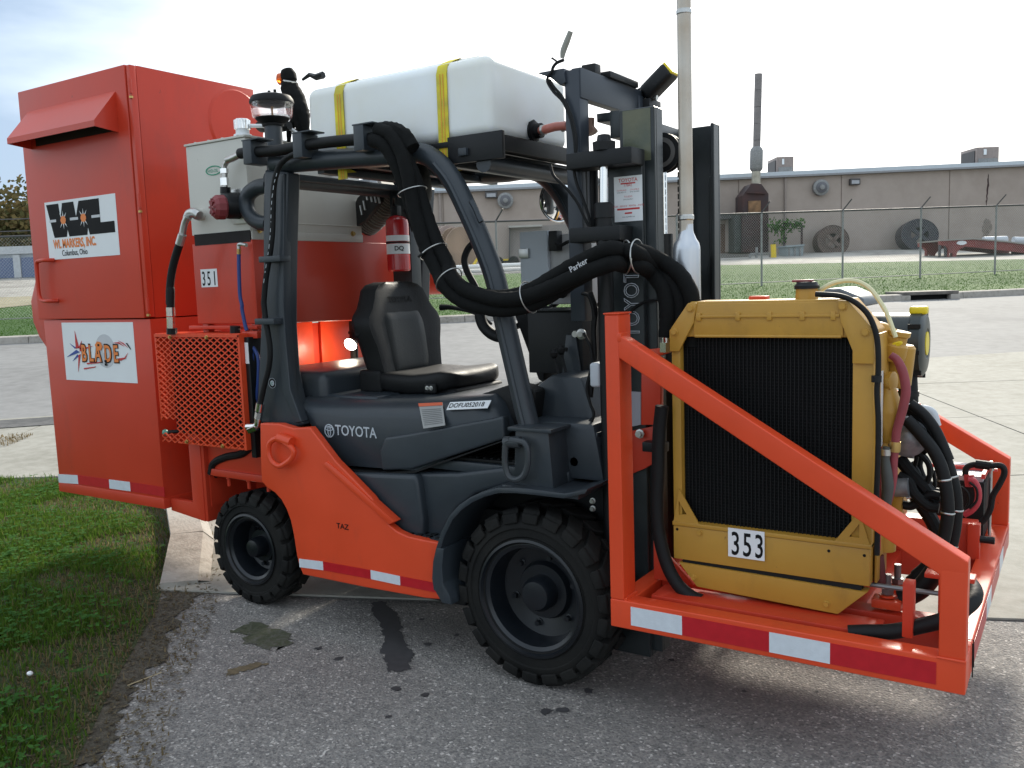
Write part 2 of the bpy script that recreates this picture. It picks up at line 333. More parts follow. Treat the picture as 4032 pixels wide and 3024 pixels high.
# ------------------------------------------------------------------ ground sheets
def sheet(name, poly, m, lift, step=None, kind='structure', parent=None):
    # polygon in (u, w); follows the terrain profile, split along the slope break at w = 7 and 75
    bm = bmesh.new(); vs = [bm.verts.new((p[0], p[1], 0)) for p in poly]; bm.faces.new(vs)
    for c in (7.0, 75.0):
        bmesh.ops.bisect_plane(bm, geom=list(bm.verts)+list(bm.edges)+list(bm.faces), plane_co=(0, c, 0), plane_no=(0, 1, 0))
    bmesh.ops.triangulate(bm, faces=bm.faces)
    for v in bm.verts: v.co.z = T(v.co.y)+lift; v.co = BGM @ v.co
    for f in bm.faces:
        f.normal_update()
        if f.normal.z < 0: f.normal_flip()
    me = bpy.data.meshes.new(name); bm.to_mesh(me); bm.free(); me.materials.append(m)
    o = bpy.data.objects.new(name, me); COL.objects.link(o)
    if kind: o['kind'] = kind
    if parent: o.parent = parent
    return o
KL = lambda u: 20.1+0.15*u            # far kerb face
RL = lambda u: 11.36+0.19*u           # near edge of the road
sheet('ground', [(-900, -300), (900, -300), (900, 1500), (-900, 1500)], EAR, -0.01)
AB = lambda u: 4.20-0.19*u            # far edge of the asphalt
sheet('asphalt_drive', [(-60, -60), (60, -60), (60, AB(60)), (-1.95, AB(-1.95)), (-60, AB(-1.95))], ASP, 0.0)
sheet('road', [(-34, RL(-34)+0.01), (90, RL(90)+0.01), (90, KL(90)), (-34, KL(-34))], ROD, 0.004)
sheet('gravel_yard', [(-90, 30.0), (-17, 34.5), (-2, 40), (10, 41.6), (22, 37.5), (90, 36), (90, 90), (-90, 90)], GRV, 0.03)
lawn = sheet('lawn_strip', [(-75, KL(-75)+0.28), (95, KL(95)+0.28), (95, 36.5), (22, 37.8), (10, 41.9), (-2, 40.3), (-14, 35.0), (-17, 27.0), (-75, 24.0)], LAW, 0.10)
sheet('dirt_verge', [(-75, 23.6), (-17, 26.6), (-13, 35.2), (-20, 34.9), (-75, 31)], ground_mat('dry_grass_verge', [(0.35, (0.20, 0.17, 0.10)), (0.65, (0.36, 0.32, 0.22))], (0.3, 4)), 0.115)
# concrete apron in poured slabs
ap = bpy.data.objects.new('concrete_apron', None); COL.objects.link(ap); ap['kind'] = 'structure'
sheet('joint_bed', [(-24, AB(-1.95)), (-1.95, AB(-1.95)), (27, AB(27)), (27, RL(27)), (-24, RL(-24)-0.01)], TAR, 0.002, kind=None, parent=ap)
us = [-24, -17.2, -13.1, -9.4, -5.2, -1.9, 1.3, 4.55, 7.8, 11.2, 15, 20, 27]
def slab(u0, u1, wa0, wa1, wb0, wb1):
    g = 0.008; bm = bmesh.new()
    vs = [bm.verts.new(p) for p in ((u0+g, wa0+g, 0), (u1-g, wa1+g, 0), (u1-g, wb1-g, 0), (u0+g, wb0-g, 0))]; bm.faces.new(vs)
    bmesh.ops.bisect_plane(bm, geom=list(bm.verts)+list(bm.edges)+list(bm.faces), plane_co=(0, 7, 0), plane_no=(0, 1, 0))
    r = bmesh.ops.extrude_face_region(bm, geom=list(bm.faces))
    top = [e for e in r['geom'] if isinstance(e, bmesh.types.BMVert)]
    dz = random.uniform(-0.0015, 0.0015)
    for v in bm.verts: v.co.z = T(v.co.y)-0.01
    for v in top: v.co.z += 0.022+dz
    for v in bm.verts: v.co = BGM @ v.co
    bmesh.ops.recalc_face_normals(bm, faces=bm.faces)
    me = bpy.data.meshes.new('slab'); bm.to_mesh(me); bm.free(); me.materials.append(CON)
    o = bpy.data.objects.new('slab', me); COL.objects.link(o); o.parent = ap
for i in range(len(us)-1):
    a, b = us[i], us[i+1]
    if a > -2.0:
        slab(a, b, AB(a), AB(b), 6.5, 6.5)
        for w0, w1 in ((6.5, 8.62), (8.62, 10.5)): 
            if w1 < RL(a)-0.5: slab(a, b, w0, w0, w1, w1)
        wl = 10.5 if RL(a) > 11 else 8.62
        slab(a, b, wl, wl, RL(a), RL(b))
    else:
        slab(a, b, 7.52 if RL(a) > 8.6 else RL(a)-1.2, 7.52 if RL(b) > 8.6 else RL(b)-1.2, RL(a), RL(b))
gp = sheet('gutter_pan', [(-1.905, 4.58), (-1.905, 7.51), (-3.5, 7.51), (-2.9, 7.1), (-2.4, 6.25), (-2.05, 5.4), (-1.92, 4.60)], CON, 0.012, kind=None, parent=ap)
sheet('patching_strip', [(-30, RL(-30)-0.62), (-3, RL(-3)-0.62), (-3, RL(-3)-0.12), (-30, RL(-30)-0.18)], TAR, 0.018)
# low kerb where the drive meets the grass
kb = MB()
K1 = [(-3.62, 7.5), (-3.0, 7.12), (-2.50, 6.26), (-2.14, 5.4), (-1.90, 4.60)]
KH = [0.10, 0.10, 0.095, 0.075, 0.028]
for ki, (a, b) in enumerate(zip(K1, K1[1:])):
    a = Vector((*a, T(a[1]))); b = Vector((*b, T(b[1]))); n = Vector((-(b-a).y, (b-a).x, 0)).normalized()
    if n.x < 0: n = -n
    p = [a, b, b+n*0.19, a+n*0.19]; q = [a+n*0.25, b+n*0.25]
    kb.add([x+Vector((0, 0, -0.05)) for x in p]+[p[0]+Vector((0, 0, KH[ki]+0.008)), p[1]+Vector((0, 0, KH[ki+1]+0.008)), p[2]+Vector((0, 0, KH[ki+1])), p[3]+Vector((0, 0, KH[ki]))], [(0,3,2,1),(4,5,6,7),(0,1,5,4),(1,2,6,5),(2,3,7,6),(3,0,4,7)])
    kb.add([p[3]+Vector((0,0,KH[ki]-0.002)), p[2]+Vector((0,0,KH[ki+1]-0.002)), q[1]+Vector((0,0,0.014)), q[0]+Vector((0,0,0.014))], [(0,1,2,3)])
struct(bpart('drive_kerb', kb, KRB, ang=20, fixn=True))
# far kerb stones
kr = bpy.data.objects.new('kerb', None); COL.objects.link(kr); kr['kind'] = 'structure'
u = -40.0; ms = {}
while u < 62:
    ln = 3.0
    if 9.2 < u+ln and u < 10.9 and not (u < 9.2 and u+ln > 10.9): pass
    segs = [(u, u+ln)]
    if u < 9.45 < u+ln: segs = [(u, 9.45)]
    if u < 10.75 < u+ln: segs = [(10.75, u+ln)] if u >= 9.45 else segs+[(10.75, u+ln)]
    for a, b in segs:
        mb = MB(); pts = []
        for uu in (a+0.006, b-0.006):
            w = KL(uu); z = T(w)
            pts += [(uu, w-0.02, z-0.05), (uu, w+0.01, z+0.135), (uu, w+0.04, z+0.15), (uu, w+0.28, z+0.16), (uu, w+0.28, z-0.05)]
        mb.add(pts, [(0,1,2,3,4), (9,8,7,6,5)]+[(k, k+5, (k+1) % 5+5, (k+1) % 5) for k in range(5)])
        bpart('kerb_stone', mb, KRB, kr, ang=25)
    u += ln
# storm drain
sd = thing('storm_drain', 'concrete storm drain inlet with a dark slot in the far kerb', 'drain', bw(10.1, KL(10.1), T(21.6)))
z = T(KL(10.1))
bpart('lid', MB().box((9.42, 10.78), (KL(10.1)-0.10, KL(10.1)+0.9), (z+0.12, z+0.20)), mat('dark_weathered_concrete', (0.14, 0.125, 0.11), 0.8, var=0.3, nscale=9), sd, bev=0.01)
bpart('inlet_box', MB().box((9.5, 10.7), (KL(10.1)+0.12, KL(10.1)+0.8), (z-0.05, z+0.118)), mat('dark_void', (0.006, 0.006, 0.006), 0.9), sd)
for a, b in ((9.40, 9.62), (10.58, 10.80)):
    bpart('side_block', MB().box((a, b), (KL(10.1)-0.12, KL(10.1)+0.1), (z-0.03, z+0.118)), KRB, sd, bev=0.02)

# stains and debris on the drive (own shapes, lying flat)
def stain(name, pts, m, z, rough=0.006, n=5):
    P = [Vector((p[0], p[1], z)) for p in pts]; Q = []
    for i in range(len(P)):
        a, b = P[i], P[(i+1) % len(P)]; 
        for j in range(n):
            q = a.lerp(b, j/n); Q.append(q+Vector((random.gauss(0, rough), random.gauss(0, rough), 0)))
    bm = bmesh.new(); f = bm.faces.new([bm.verts.new(q) for q in Q]); bmesh.ops.triangulate(bm, faces=bm.faces)
    for f in bm.faces:
        f.normal_update()
        if f.normal.z < 0: f.normal_flip()
    me = bpy.data.meshes.new(name); bm.to_mesh(me); bm.free(); me.materials.append(m)
    o = bpy.data.objects.new(name, me); COL.objects.link(o); o['kind'] = 'structure'; return o
stain('oil_stain', [(0.525, -0.191, 0), (0.564, -0.158, 0), (0.694, -0.242, 0), (0.785, -0.299, -0), (0.881, -0.405, 0), (0.967, -0.505, 0), (1.048, -0.551, 0), (1.106, -0.598, 0), (1.138, -0.669, 0), (1.178, -0.716, 0), (1.158, -0.76, 0), (1.112, -0.769, 0), (1.05, -0.717, 0), (0.998, -0.663, 0), (0.949, -0.633, 0), (0.908, -0.575, 0), (0.857, -0.498, 0), (0.78, -0.43, 0), (0.668, -0.346, 0), (0.596, -0.299, 0)], STN, 0.003)
stain('moss_patch', [(0.19, -0.792, 0), (0.173, -0.707, -0), (0.224, -0.652, 0), (0.328, -0.683, 0), (0.402, -0.663, 0), (0.493, -0.691, -0), (0.541, -0.758, 0), (0.526, -0.817, 0), (0.492, -0.868, 0), (0.409, -0.841, 0), (0.305, -0.844, 0), (0.282, -0.789, -0)], MOS, 0.003, 0.012)
stain('moss_patch', [(0.518, -1.128, 0), (0.534, -1.04, 0), (0.561, -0.975, 0), (0.619, -0.96, 0), (0.612, -1.021, 0), (0.567, -1.079, 0), (0.568, -1.133, 0)], DBR, 0.003, 0.008)
for px in [(2.077, -0.134, 0), (2.423, -0.266, 0), (2.656, -0.134, 0)]+[(0.882, -0.263, 0), (1.089, -0.474, 0), (0.847, -0.779, 0), (1.139, -0.336, 0), (1.244, -0.881, 0), (1.377, -0.869, 0), (1.368, -1.069, 0), (1.849, -0.76, 0), (1.898, -0.724, 0), (1.91, -0.539, 0), (0.686, -0.744, 0)]:
    a0 = random.uniform(0, 6); r0 = random.uniform(0.010, 0.026)
    stain('oil_spot', [(px[0]+r0*random.uniform(.6, 1.3)*math.cos(a0+k*0.9), px[1]+r0*random.uniform(.6, 1.3)*math.sin(a0+k*0.9)) for k in range(7)], STN, 0.003, 0.002, 3)
# sand and soil washed along the edge of the drive
stain('soil_edge', [(-0.42, -0.413, -0), (-0.349, -0.552, 0), (-0.242, -0.748, 0), (-0.018, -0.972, 0), (0.198, -1.155, 0), (0.244, -1.296, 0), (0.379, -1.449, 0), (0.5, -1.57, 0), (0.617, -1.706, 0), (0.72, -1.827, 0), (0.664, -1.859, 0), (0.5, -1.696, 0), (0.293, -1.496, 0), (0.063, -1.312, 0), (-0.116, -1.12, 0), (-0.366, -0.869, 0), (-0.626, -0.551, 0), (-0.567, -0.454, 0)], SOI, 0.0045, 0.018)

# near lawn: soil sheet with blades and clover on top
GP = [(-60, 7.5), (-3.62, 7.5), (-3.0, 7.1), (-2.48, 6.24), (-2.02, 5.2), (-1.90, 4.62), (-1.80, 4.3), (-1.66, 3.53), (-1.50, 2.82), (-1.32, 1.8), (-1.2, 0), (-1.2, -8), (-60, -8)]
TUR = ground_mat('turf_base', [(0.35, (0.030, 0.042, 0.014)), (0.5, (0.045, 0.060, 0.020)), (0.65, (0.075, 0.070, 0.032))], (1.6, 25), bump=1.0, bscale=70, bdist=0.02)
sheet('lawn_soil', GP, TUR, 0.006)
def inside(p, poly):
    c = False; n = len(poly)
    for i in range(n):
        x1, y1 = poly[i]; x2, y2 = poly[(i+1) % n]
        if (y1 > p[1]) != (y2 > p[1]) and p[0] < (x2-x1)*(p[1]-y1)/(y2-y1)+x1: c = not c
    return c
def edge_dist(p, poly):
    d = 9
    for i in range(1, 11):
        a = Vector(poly[i]); b = Vector(poly[i+1]); q = Vector(p); t = max(0, min(1, (q-a).dot(b-a)/(b-a).length_squared)); d = min(d, (a+(b-a)*t-q).length)
    return d
def vnoise(x, y, s):
    return (math.sin(x*s*1.7+math.sin(y*s*1.3)*2.1)+math.sin(y*s*2.1+1.3+math.sin(x*s*0.9)*1.7))*0.25+0.5
def blade_mat(name, c1, c2, c3=None):
    m = bpy.data.materials.new(name); m.use_nodes = True; n = m.node_tree; b = n.nodes['Principled BSDF']; b.inputs['Roughness'].default_value = 0.8; b.inputs['Specular IOR Level'].default_value = 0.12
    g = n.nodes.new('ShaderNodeNewGeometry'); rp = n.nodes.new('ShaderNodeValToRGB'); rp.color_ramp.elements[0].color = (*c1, 1); rp.color_ramp.elements[1].color = (*c2, 1)
    if c3: e = rp.color_ramp.elements.new(0.88); e.color = (*c2, 1); rp.color_ramp.elements[-1].color = (*c3, 1)
    n.links.new(g.outputs['Random Per Island'], rp.inputs['Fac']); n.links.new(rp.outputs['Color'], b.inputs['Base Color'])
    tr = n.nodes.new('ShaderNodeBsdfTranslucent'); n.links.new(rp.outputs['Color'], tr.inputs['Color'])
    ms = n.nodes.new('ShaderNodeMixShader'); ms.inputs[0].default_value = 0.5
    o = n.nodes['Material Output']; n.links.new(b.outputs[0], ms.inputs[1]); n.links.new(tr.outputs[0], ms.inputs[2]); n.links.new(ms.outputs[0], o.inputs['Surface'])
    return m
def scatter(name, polys, count, region, m, kind, hmin, hmax, lift=0.006, dens=None, leaf=False, wid=0.004, clump=0.0):
    rg = random.Random(hash(name) % 1000 if False else len(name)*7+count); vs = []; fs = []
    (u0, u1), (w0, w1) = region; n = 0; tries = 0
    while n < count and tries < count*6:
        tries += 1
        u = rg.uniform(u0, u1); w = w0+(w1-w0)*rg.random()
        if not inside((u, w), polys): continue
        if dens and rg.random() > dens(u, w): continue
        z = T(w)+lift; n += 1
        if leaf:
            a = rg.uniform(0, 6.28); h = rg.uniform(hmin, hmax)
            for k in range(3):
                t = a+k*2.09; r = wid*rg.uniform(0.7, 1.3); c = Vector((u+math.cos(t)*r, w+math.sin(t)*r, z+h)); d = Vector((math.cos(t), math.sin(t), rg.uniform(-0.2, 0.35))); s_ = Vector((-math.sin(t), math.cos(t), 0))
                o = len(vs); vs += [c-d*r, c-d*0.2*r+s_*r*0.8, c+d*r*0.8+s_*r*0.5, c+d*r*0.8-s_*r*0.5, c-d*0.2*r-s_*r*0.8]; fs += [(o, o+1, o+2, o+3, o+4)]
        else:
            a = rg.uniform(0, 6.28); h = rg.uniform(hmin, hmax); wd = wid*rg.uniform(0.6, 1.3); ln = rg.uniform(0.1, 1.0)*h
            d = Vector((math.cos(a), math.sin(a), 0)); s_ = Vector((-d.y, d.x, 0))
            p = Vector((u, w, z)); q = p+d*ln*0.35+Vector((0, 0, h*0.6)); t = p+d*ln+Vector((0, 0, h))
            o = len(vs); vs += [p-s_*wd, p+s_*wd, q+s_*wd*0.7, q-s_*wd*0.7, t]; fs += [(o, o+1, o+2, o+3), (o+3, o+2, o+4)]
    me = bpy.data.meshes.new(name); me.from_pydata([tuple(BGM @ v) for v in vs], [], fs); me.materials.append(m)
    o = bpy.data.objects.new(name, me); COL.objects.link(o); o['kind'] = kind; return o
GM1 = blade_mat('grass_blades', (0.050, 0.110, 0.014), (0.110, 0.200, 0.024), (0.22, 0.19, 0.075))
GM2 = blade_mat('clover_leaves', (0.045, 0.140, 0.028), (0.090, 0.220, 0.045))
GM3 = blade_mat('dry_grass_blades', (0.13, 0.095, 0.045), (0.27, 0.21, 0.12))
def dg(u, w):
    e = edge_dist((u, w), GP); return min(1, max(0.06, e*2.6))*(1.0 if vnoise(u+w*0.4, w, 3.1) > 0.38 else 0.22)*(0.55+0.6*vnoise(u, w, 2.2))
solo(scatter('grass', GP, 120000, ((-5.6, -1.2), (1.8, 7.5)), GM1, 'stuff', 0.020, 0.060, dens=dg, wid=0.0030), 'short green lawn with bare patches left of the drive', 'grass')
solo(scatter('clover', GP, 9000, ((-4.5, -1.25), (1.8, 7.4)), GM2, 'stuff', 0.03, 0.065, dens=lambda u, w: dg(u, w)*(1.0 if w < 3.3 and u < -1.9 else 0.25), leaf=True, wid=0.0095), 'clover leaves growing among the near lawn', 'clover')
GX = [(p[0]+(0.30 if p[0] > -3 else 0), p[1]) for p in GP]
solo(scatter('dry_grass', GX, 26000, ((-5.6, -0.9), (1.8, 7.4)), GM3, 'stuff', 0.006, 0.038, dens=lambda u, w: (0.10 if not inside((u, w), GP) else 1.0 if edge_dist((u, w), GP) < 0.45+0.5*vnoise(u, w, 4) else 0.30), wid=0.003), 'dry brown blades along the edge of the drive', 'dry grass')
LP = [(-40, KL(-40)+0.3), (50, KL(50)+0.3), (50, 36.5), (22, 37.8), (10, 41.7), (-2, 40.2), (-14, 35), (-17, 27), (-40, 25.6)]
solo(scatter('lawn_grass', LP, 70000, ((-17, 24), (19, 41)), blade_mat('lawn_blades', (0.036, 0.095, 0.014), (0.058, 0.130, 0.020)), 'stuff', 0.02, 0.045, lift=0.095, wid=0.008, dens=lambda u, w: max(0.12, 1-(w-19)/22.0)), 'mown green grass between the far kerb and the fence', 'grass')
wd = scatter('weeds', [(-30, 0), (30, 0), (30, 20), (-30, 20)], 900, ((-5.9, -5.0), (8.75, 9.25)), GM3, 'stuff', 0.01, 0.04, lift=0.02, wid=0.004); solo(wd, 'tuft of weeds in the pavement joint at the left edge', 'weeds')
solo(scatter('leaf_litter', GX, 3200, ((-3.2, -0.9), (1.8, 5.0)), blade_mat('leaf_litter_bits', (0.10, 0.075, 0.045), (0.24, 0.20, 0.13)), 'stuff', 0.003, 0.008, dens=lambda u, w: 1.0 if edge_dist((u, w), GP) < 0.4 else 0.05, leaf=True, wid=0.005), 'crumbs of dead leaf along the asphalt edge', 'leaf litter')
# small yellow flower head in the lawn, and a straw
fl = (-0.078, -1.58, 0.05)
o = part('clover_flower', MB().lathe([(0.004, 0), (0.011, 0.004), (0.012, 0.010), (0.005, 0.016)], fl, (0.2, 0.1, 1), seg=9), WHD, None); solo(o, 'single small white clover flower in the lawn', 'flower')
s0 = (0.289, -1.394, 0.012); s1 = (0.305, -1.249, 0.012)
o = part('straw', MB().tube([s0, s1], 0.0022, 5, smooth=False), mat('straw', (0.42, 0.34, 0.20), 0.8), None); solo(o, 'long dry straw lying across the edge of the asphalt', 'straw')

# ------------------------------------------------------------------ warehouse
WAL = ground_mat('stained_beige_render', [(0.36, (0.345, 0.285, 0.243)), (0.5, (0.39, 0.325, 0.28)), (0.64, (0.425, 0.355, 0.31))], (0.12, 1.0), rough=0.8, bump=0.2, bscale=6, patch=(0.22, 0.60, 0.80, (0.32, 0.265, 0.225)))
TRM = mat('pale_blue_metal_trim', (0.52, 0.57, 0.61), 0.45, var=0.03)
RST = mat('rusted_steel', (0.028, 0.020, 0.022), 0.7, var=0.4, nscale=1.2, bump=0.3, bscale=9, col2=(0.065, 0.030, 0.026))
GAL = mat('galvanised_steel', (0.25, 0.25, 0.245), 0.55, metal=0.3, var=0.2, nscale=12)
DKM = mat('dark_wire_steel', (0.07, 0.065, 0.065), 0.6, var=0.2)
wh = thing('warehouse', 'long low beige warehouse behind the chain link fence', 'warehouse', bw(20, 58, T(58)))
ua, ub = -20.0, 70.0; ZT = lambda u: 7.48+0.0115*u
# wall bays with recessed joints
x = ua; joints = [-20, -4.0, 3.55, 9.2, 14.85, 21.4, 28.3, 35, 42, 50, 60, 70]
jb = MB().add([(ua, 58.06, 1.5), (ub, 58.06, 1.5), (ub, 58.06, ZT(ub)-0.05), (ua, 58.06, ZT(ua)-0.05), (ua, 80, 1.5), (ub, 80, 1.5), (ub, 80, ZT(ub)-0.05), (ua, 80, ZT(ua)-0.05)],
    [(0,1,2,3),(5,4,7,6),(0,3,7,4),(1,5,6,2),(3,2,6,7),(0,4,5,1)])
bpart('wall_core', jb, WAL, wh)
for a, b in zip(joints, joints[1:]):
    mb = MB().add([(a+0.03, 58.0, 1.5), (b-0.03, 58.0, 1.5), (b-0.03, 58.0, ZT(b)-0.1), (a+0.03, 58.0, ZT(a)-0.1), (a+0.03, 58.05, 1.5), (b-0.03, 58.05, 1.5), (b-0.03, 58.05, ZT(b)-0.1), (a+0.03, 58.05, ZT(a)-0.1)],
        [(0,1,2,3),(5,4,7,6),(0,3,7,4),(1,5,6,2),(3,2,6,7),(0,4,5,1)])
    bpart('wall_panel', mb, WAL, wh)
def slope_bar(u0, u1, w0, w1, za, zb):
    return MB().add([(u0, w0, ZT(u0)+za), (u1, w0, ZT(u1)+za), (u1, w0, ZT(u1)+zb), (u0, w0, ZT(u0)+zb), (u0, w1, ZT(u0)+za), (u1, w1, ZT(u1)+za), (u1, w1, ZT(u1)+zb), (u0, w1, ZT(u0)+zb)],
        [(0,1,2,3),(5,4,7,6),(0,3,7,4),(1,5,6,2),(3,2,6,7),(0,4,5,1)])
bpart('roof_fascia', slope_bar(ua-0.2, ub, 57.75, 80.2, -0.02, 0.26), TRM, wh)
bpart('gutter_lip', slope_bar(ua-0.2, ub, 57.68, 57.76, -0.10, 0.02), mat('shadow_grey_trim', (0.26, 0.26, 0.27), 0.5), wh)
def vent(c, r):
    v = thing('wall_vent', 'x', 'vent', bw(*c))
    bpart('vent_ring', MB().lathe([(r*0.8, 0.0), (r, 0.0), (r, 0.30), (r*0.8, 0.34)], (c[0], c[1]+0.02, c[2]), (0, -1, 0), seg=24), GAL, v)
    bpart('vent_cap', MB().lathe([(r*0.66, 0), (r*0.70, 0.36), (r*0.30, 0.44), (0.02, 0.46)], (c[0], c[1], c[2]), (0, -1, 0), seg=24), mat('vent_dark_grey', (0.12, 0.12, 0.13), 0.5), v)
    bpart('vent_hub', MB().lathe([(r*0.32, 0.44), (r*0.30, 0.50), (0.02, 0.52)], (c[0], c[1], c[2]), (0, -1, 0), seg=16), GAL, v)
    return v
v1 = vent((20.001, 57.9, 6.863), 0.50); v1['label'] = 'round galvanised wall vent high on the warehouse between chimney and light'
v2 = vent((-0.025, 57.9, 6.714), 0.50); v2['label'] = 'round galvanised wall vent seen just right of the truck\'s sloping guard leg'
def wall_light(c, s=1.0):
    v = thing('wall_light', 'x', 'light fixture', bw(*c))
    bpart('housing', MB().box((c[0]-0.32*s, c[0]+0.32*s), (57.68, 58.0), (c[2]-0.18, c[2]+0.22)), DKM, v, bev=0.04)
    bpart('lens', MB().box((c[0]-0.24*s, c[0]+0.24*s), (57.655, 57.69), (c[2]-0.12, c[2]+0.10)), mat('grey_light_lens', (0.35, 0.36, 0.38), 0.2), v)
    return v
v = wall_light((22.18, 57.8, 7.141)); v['label'] = 'small dark wall light right of the round vent near the eaves'
v = wall_light((-0.916, 57.8, 7.094), 1.2); v['label'] = 'dark wall light with a cable above the warehouse vent left of the tower'
dsp = [(17.806, 57.85, 7.612), (17.645, 57.85, 3.022)]
o = bpart('downspout', MB().tube([(dsp[0][0], 57.9, dsp[0][2]), (dsp[0][0], 57.9, 3.0)], 0.075, 8, smooth=False), mat('beige_downspout', (0.30, 0.25, 0.22), 0.5)); solo(o, 'beige downspout running down the warehouse wall beside the boiler', 'downspout')
uL = (-4.197, 57.85, 7.222)
o = bpart('downspout', MB().tube([(uL[0], 57.9, ZT(uL[0])-0.1), (uL[0], 57.9, 3.0)], 0.09, 8, smooth=False), MATS['beige_downspout']); solo(o, 'beige downspout on the warehouse wall behind the sleeved hoses', 'downspout')
for pts, lb in (([(17.737, 59.5, 9.088), (18.838, 59.5, 8.056)], 'left rooftop air unit above the warehouse roof edge by the chimney'), ([(30.768, 59.5, 9.27), (32.222, 59.5, 8.145)], 'right rooftop air unit near the right end of the warehouse roof')):
    (a, _, z1), (b, _, z0) = pts
    t = thing('rooftop_unit', lb, 'air unit', bw((a+b)/2, 60.5, z0), 'air units on the warehouse roof')
    bpart('casing', MB().box((a, b), (59.5, 61.6), (z0-0.45, z1)), mat('brown_grey_metal', (0.27, 0.22, 0.20), 0.55, var=0.1) if 'brown_grey_metal' not in MATS else MATS['brown_grey_metal'], t, bev=0.03)
    bpart('side_louvre', MB().box((a-0.06, a+0.06), (59.7, 61.4), (z0+0.1, z1-0.2)), DKM, t)
    bpart('base_panel', MB().box((a+0.1, b-0.1), (59.46, 59.5), (z0-0.1, z0+(z1-z0)*0.35)), GAL, t)
    bpart('label_plate', MB().box((a+(b-a)*0.3, a+(b-a)*0.42), (59.44, 59.49), (z1-0.5, z1-0.15)), WHD, t)
# boiler and chimney
bo = thing('boiler', 'dark rusty steel boiler housing against the warehouse wall below the chimney', 'boiler', bw(15.5, 56, 2.7))
P = [(14.464, 55.5, 6.347), (15.006, 55.5, 7.051), (15.593, 55.5, 7.031), (16.043, 55.5, 6.391), (16.039, 55.5, 2.846), (14.448, 55.5, 2.899)]
bpart('tapered_housing', MB().prism(P, 'y', 55.5, 57.3), RST, bo, bev=0.03)
P = [(14.073, 56, 5.315), (14.599, 56, 5.297), (14.588, 56, 2.911), (14.06, 56, 2.929)]
bpart('side_cabinet', MB().prism(P, 'y', 55.9, 57.6), mat('dark_green_grey_steel', (0.045, 0.05, 0.045), 0.6, var=0.3, nscale=2), bo, bev=0.03)
c = (15.134, 55.45, 5.596)
bpart('access_hatch', MB().box((c[0]-0.35, c[0]+0.4), (55.40, 55.5), (c[2]-0.35, c[2]+0.4)), mat('ochre_rust', (0.20, 0.11, 0.05), 0.7, var=0.5, nscale=3), bo, bev=0.02)
P = [(14.683, 55.4, 6.522), (15.858, 55.4, 6.435)]
bpart('rail', MB().beam(P[0], P[1], 0.12, 0.12), RST, bo)
c1 = (15.489, 56.3, 6.584); c2 = (15.666, 56.3, 13.688); c3 = (15.502, 56.3, 7.832); c4 = (15.525, 56.3, 8.724)
st = thing('chimney_stack', 'tall galvanised chimney pipe rising from the rusty boiler', 'chimney', bw(*c1))
V = lambda p: Vector(p)
bpart('lower_pipe', MB().tube([c1, c3], 0.27, 20, smooth=False), mat('sooty_galvanised', (0.40, 0.37, 0.30), 0.45, metal=0.5, var=0.25, nscale=3), st)
bpart('collar', MB().lathe([(0.27, 0), (0.36, 0.12), (0.39, 0.18), (0.39, 1.25), (0.33, 1.4), (0.24, 1.5)], c3, V(c4)-V(c3), seg=24), GAL, st)
up = V(c2)-V(c4)
for i in range(5):
    a = V(c4)+up*(i/5); b = V(c4)+up*((i+1)/5-0.004)
    bpart('pipe_section', MB().tube([a, b], 0.225+(0.003 if i % 2 else 0), 24, smooth=False), mat('brown_grey_pipe', (0.21, 0.19, 0.185), 0.5, metal=0.3, var=0.15, nscale=2) if 'brown_grey_pipe' not in MATS else MATS['brown_grey_pipe'], st)
# door, column, canopy left of the boiler
dr = thing('warehouse_door', 'brown recessed door between the mast and the rusty boiler', 'door', bw(12.8, 57.9, 2.8))
P = [(13.366, 57.9, 4.814), (13.982, 57.9, 4.794), (13.97, 57.9, 2.964), (13.351, 57.9, 2.984)]
bpart('door_leaf', MB().prism(P, 'y', 57.93, 58.0), mat('brown_door', (0.13, 0.075, 0.05), 0.6), dr)
P2 = [(13.956, 57.7, 5.115), (14.509, 57.7, 5.096), (14.497, 57.7, 3.001), (13.942, 57.7, 3.019)]
bpart('jamb', MB().prism(P2, 'y', 57.5, 58.0), WAL, dr)
P3 = [(12.52, 57.2, 5.398), (14.851, 57.2, 5.38), (14.849, 57.2, 5.02), (12.517, 57.2, 5.058)]
bpart('canopy', MB().prism(P3, 'y', 56.6, 58.0), DKM, dr)
P4 = [(11.391, 53, 2.854), (14.221, 53, 2.703), (14.219, 53, 2.076), (11.384, 53, 2.171)]
o = bpart('block_wall', MB().prism(P4, 'y', 52.9, 53.2), mat('old_block', (0.17, 0.155, 0.14), 0.85, var=0.3, nscale=1.5)); solo(o, 'low grey block wall in front of the brown warehouse door', 'wall')
# trolley, bollard, dumpster, frame with vine
tr = thing('steel_cart', 'grey steel frame cart left of the yellow bollard', 'cart', bw(16.5, 51.5, 2.5))
P = [(13.819, 51.5, 2.698), (14.965, 51.5, 2.705), (14.965, 51.5, 2.068), (13.817, 51.5, 2.107)]
for a, b in ((0, 1), (1, 2), (0, 3)): bpart('frame_bar', MB().beam(P[a], P[b], 0.12, 0.12), GAL, tr)
Q = [(14.196, 51.5, 3.075), (14.193, 51.5, 2.094)]
bpart('upright', MB().beam(Q[0], Q[1], 0.12, 0.12), GAL, tr)
P = [(14.929, 51, 3.184), (15.065, 51, 3.179), (15.101, 51, 2.09), (14.965, 51, 2.094)]
o = bpart('bollard', MB().tube([((P[0][0]+P[1][0])/2, 51, P[0][2]), ((P[2][0]+P[3][0])/2, 51, T(51)-0.1)], 0.15, 12, smooth=False), mat('bollard_yellow', (0.70, 0.50, 0.02), 0.5)); solo(o, 'yellow steel bollard left of the grey dumpster', 'bollard')
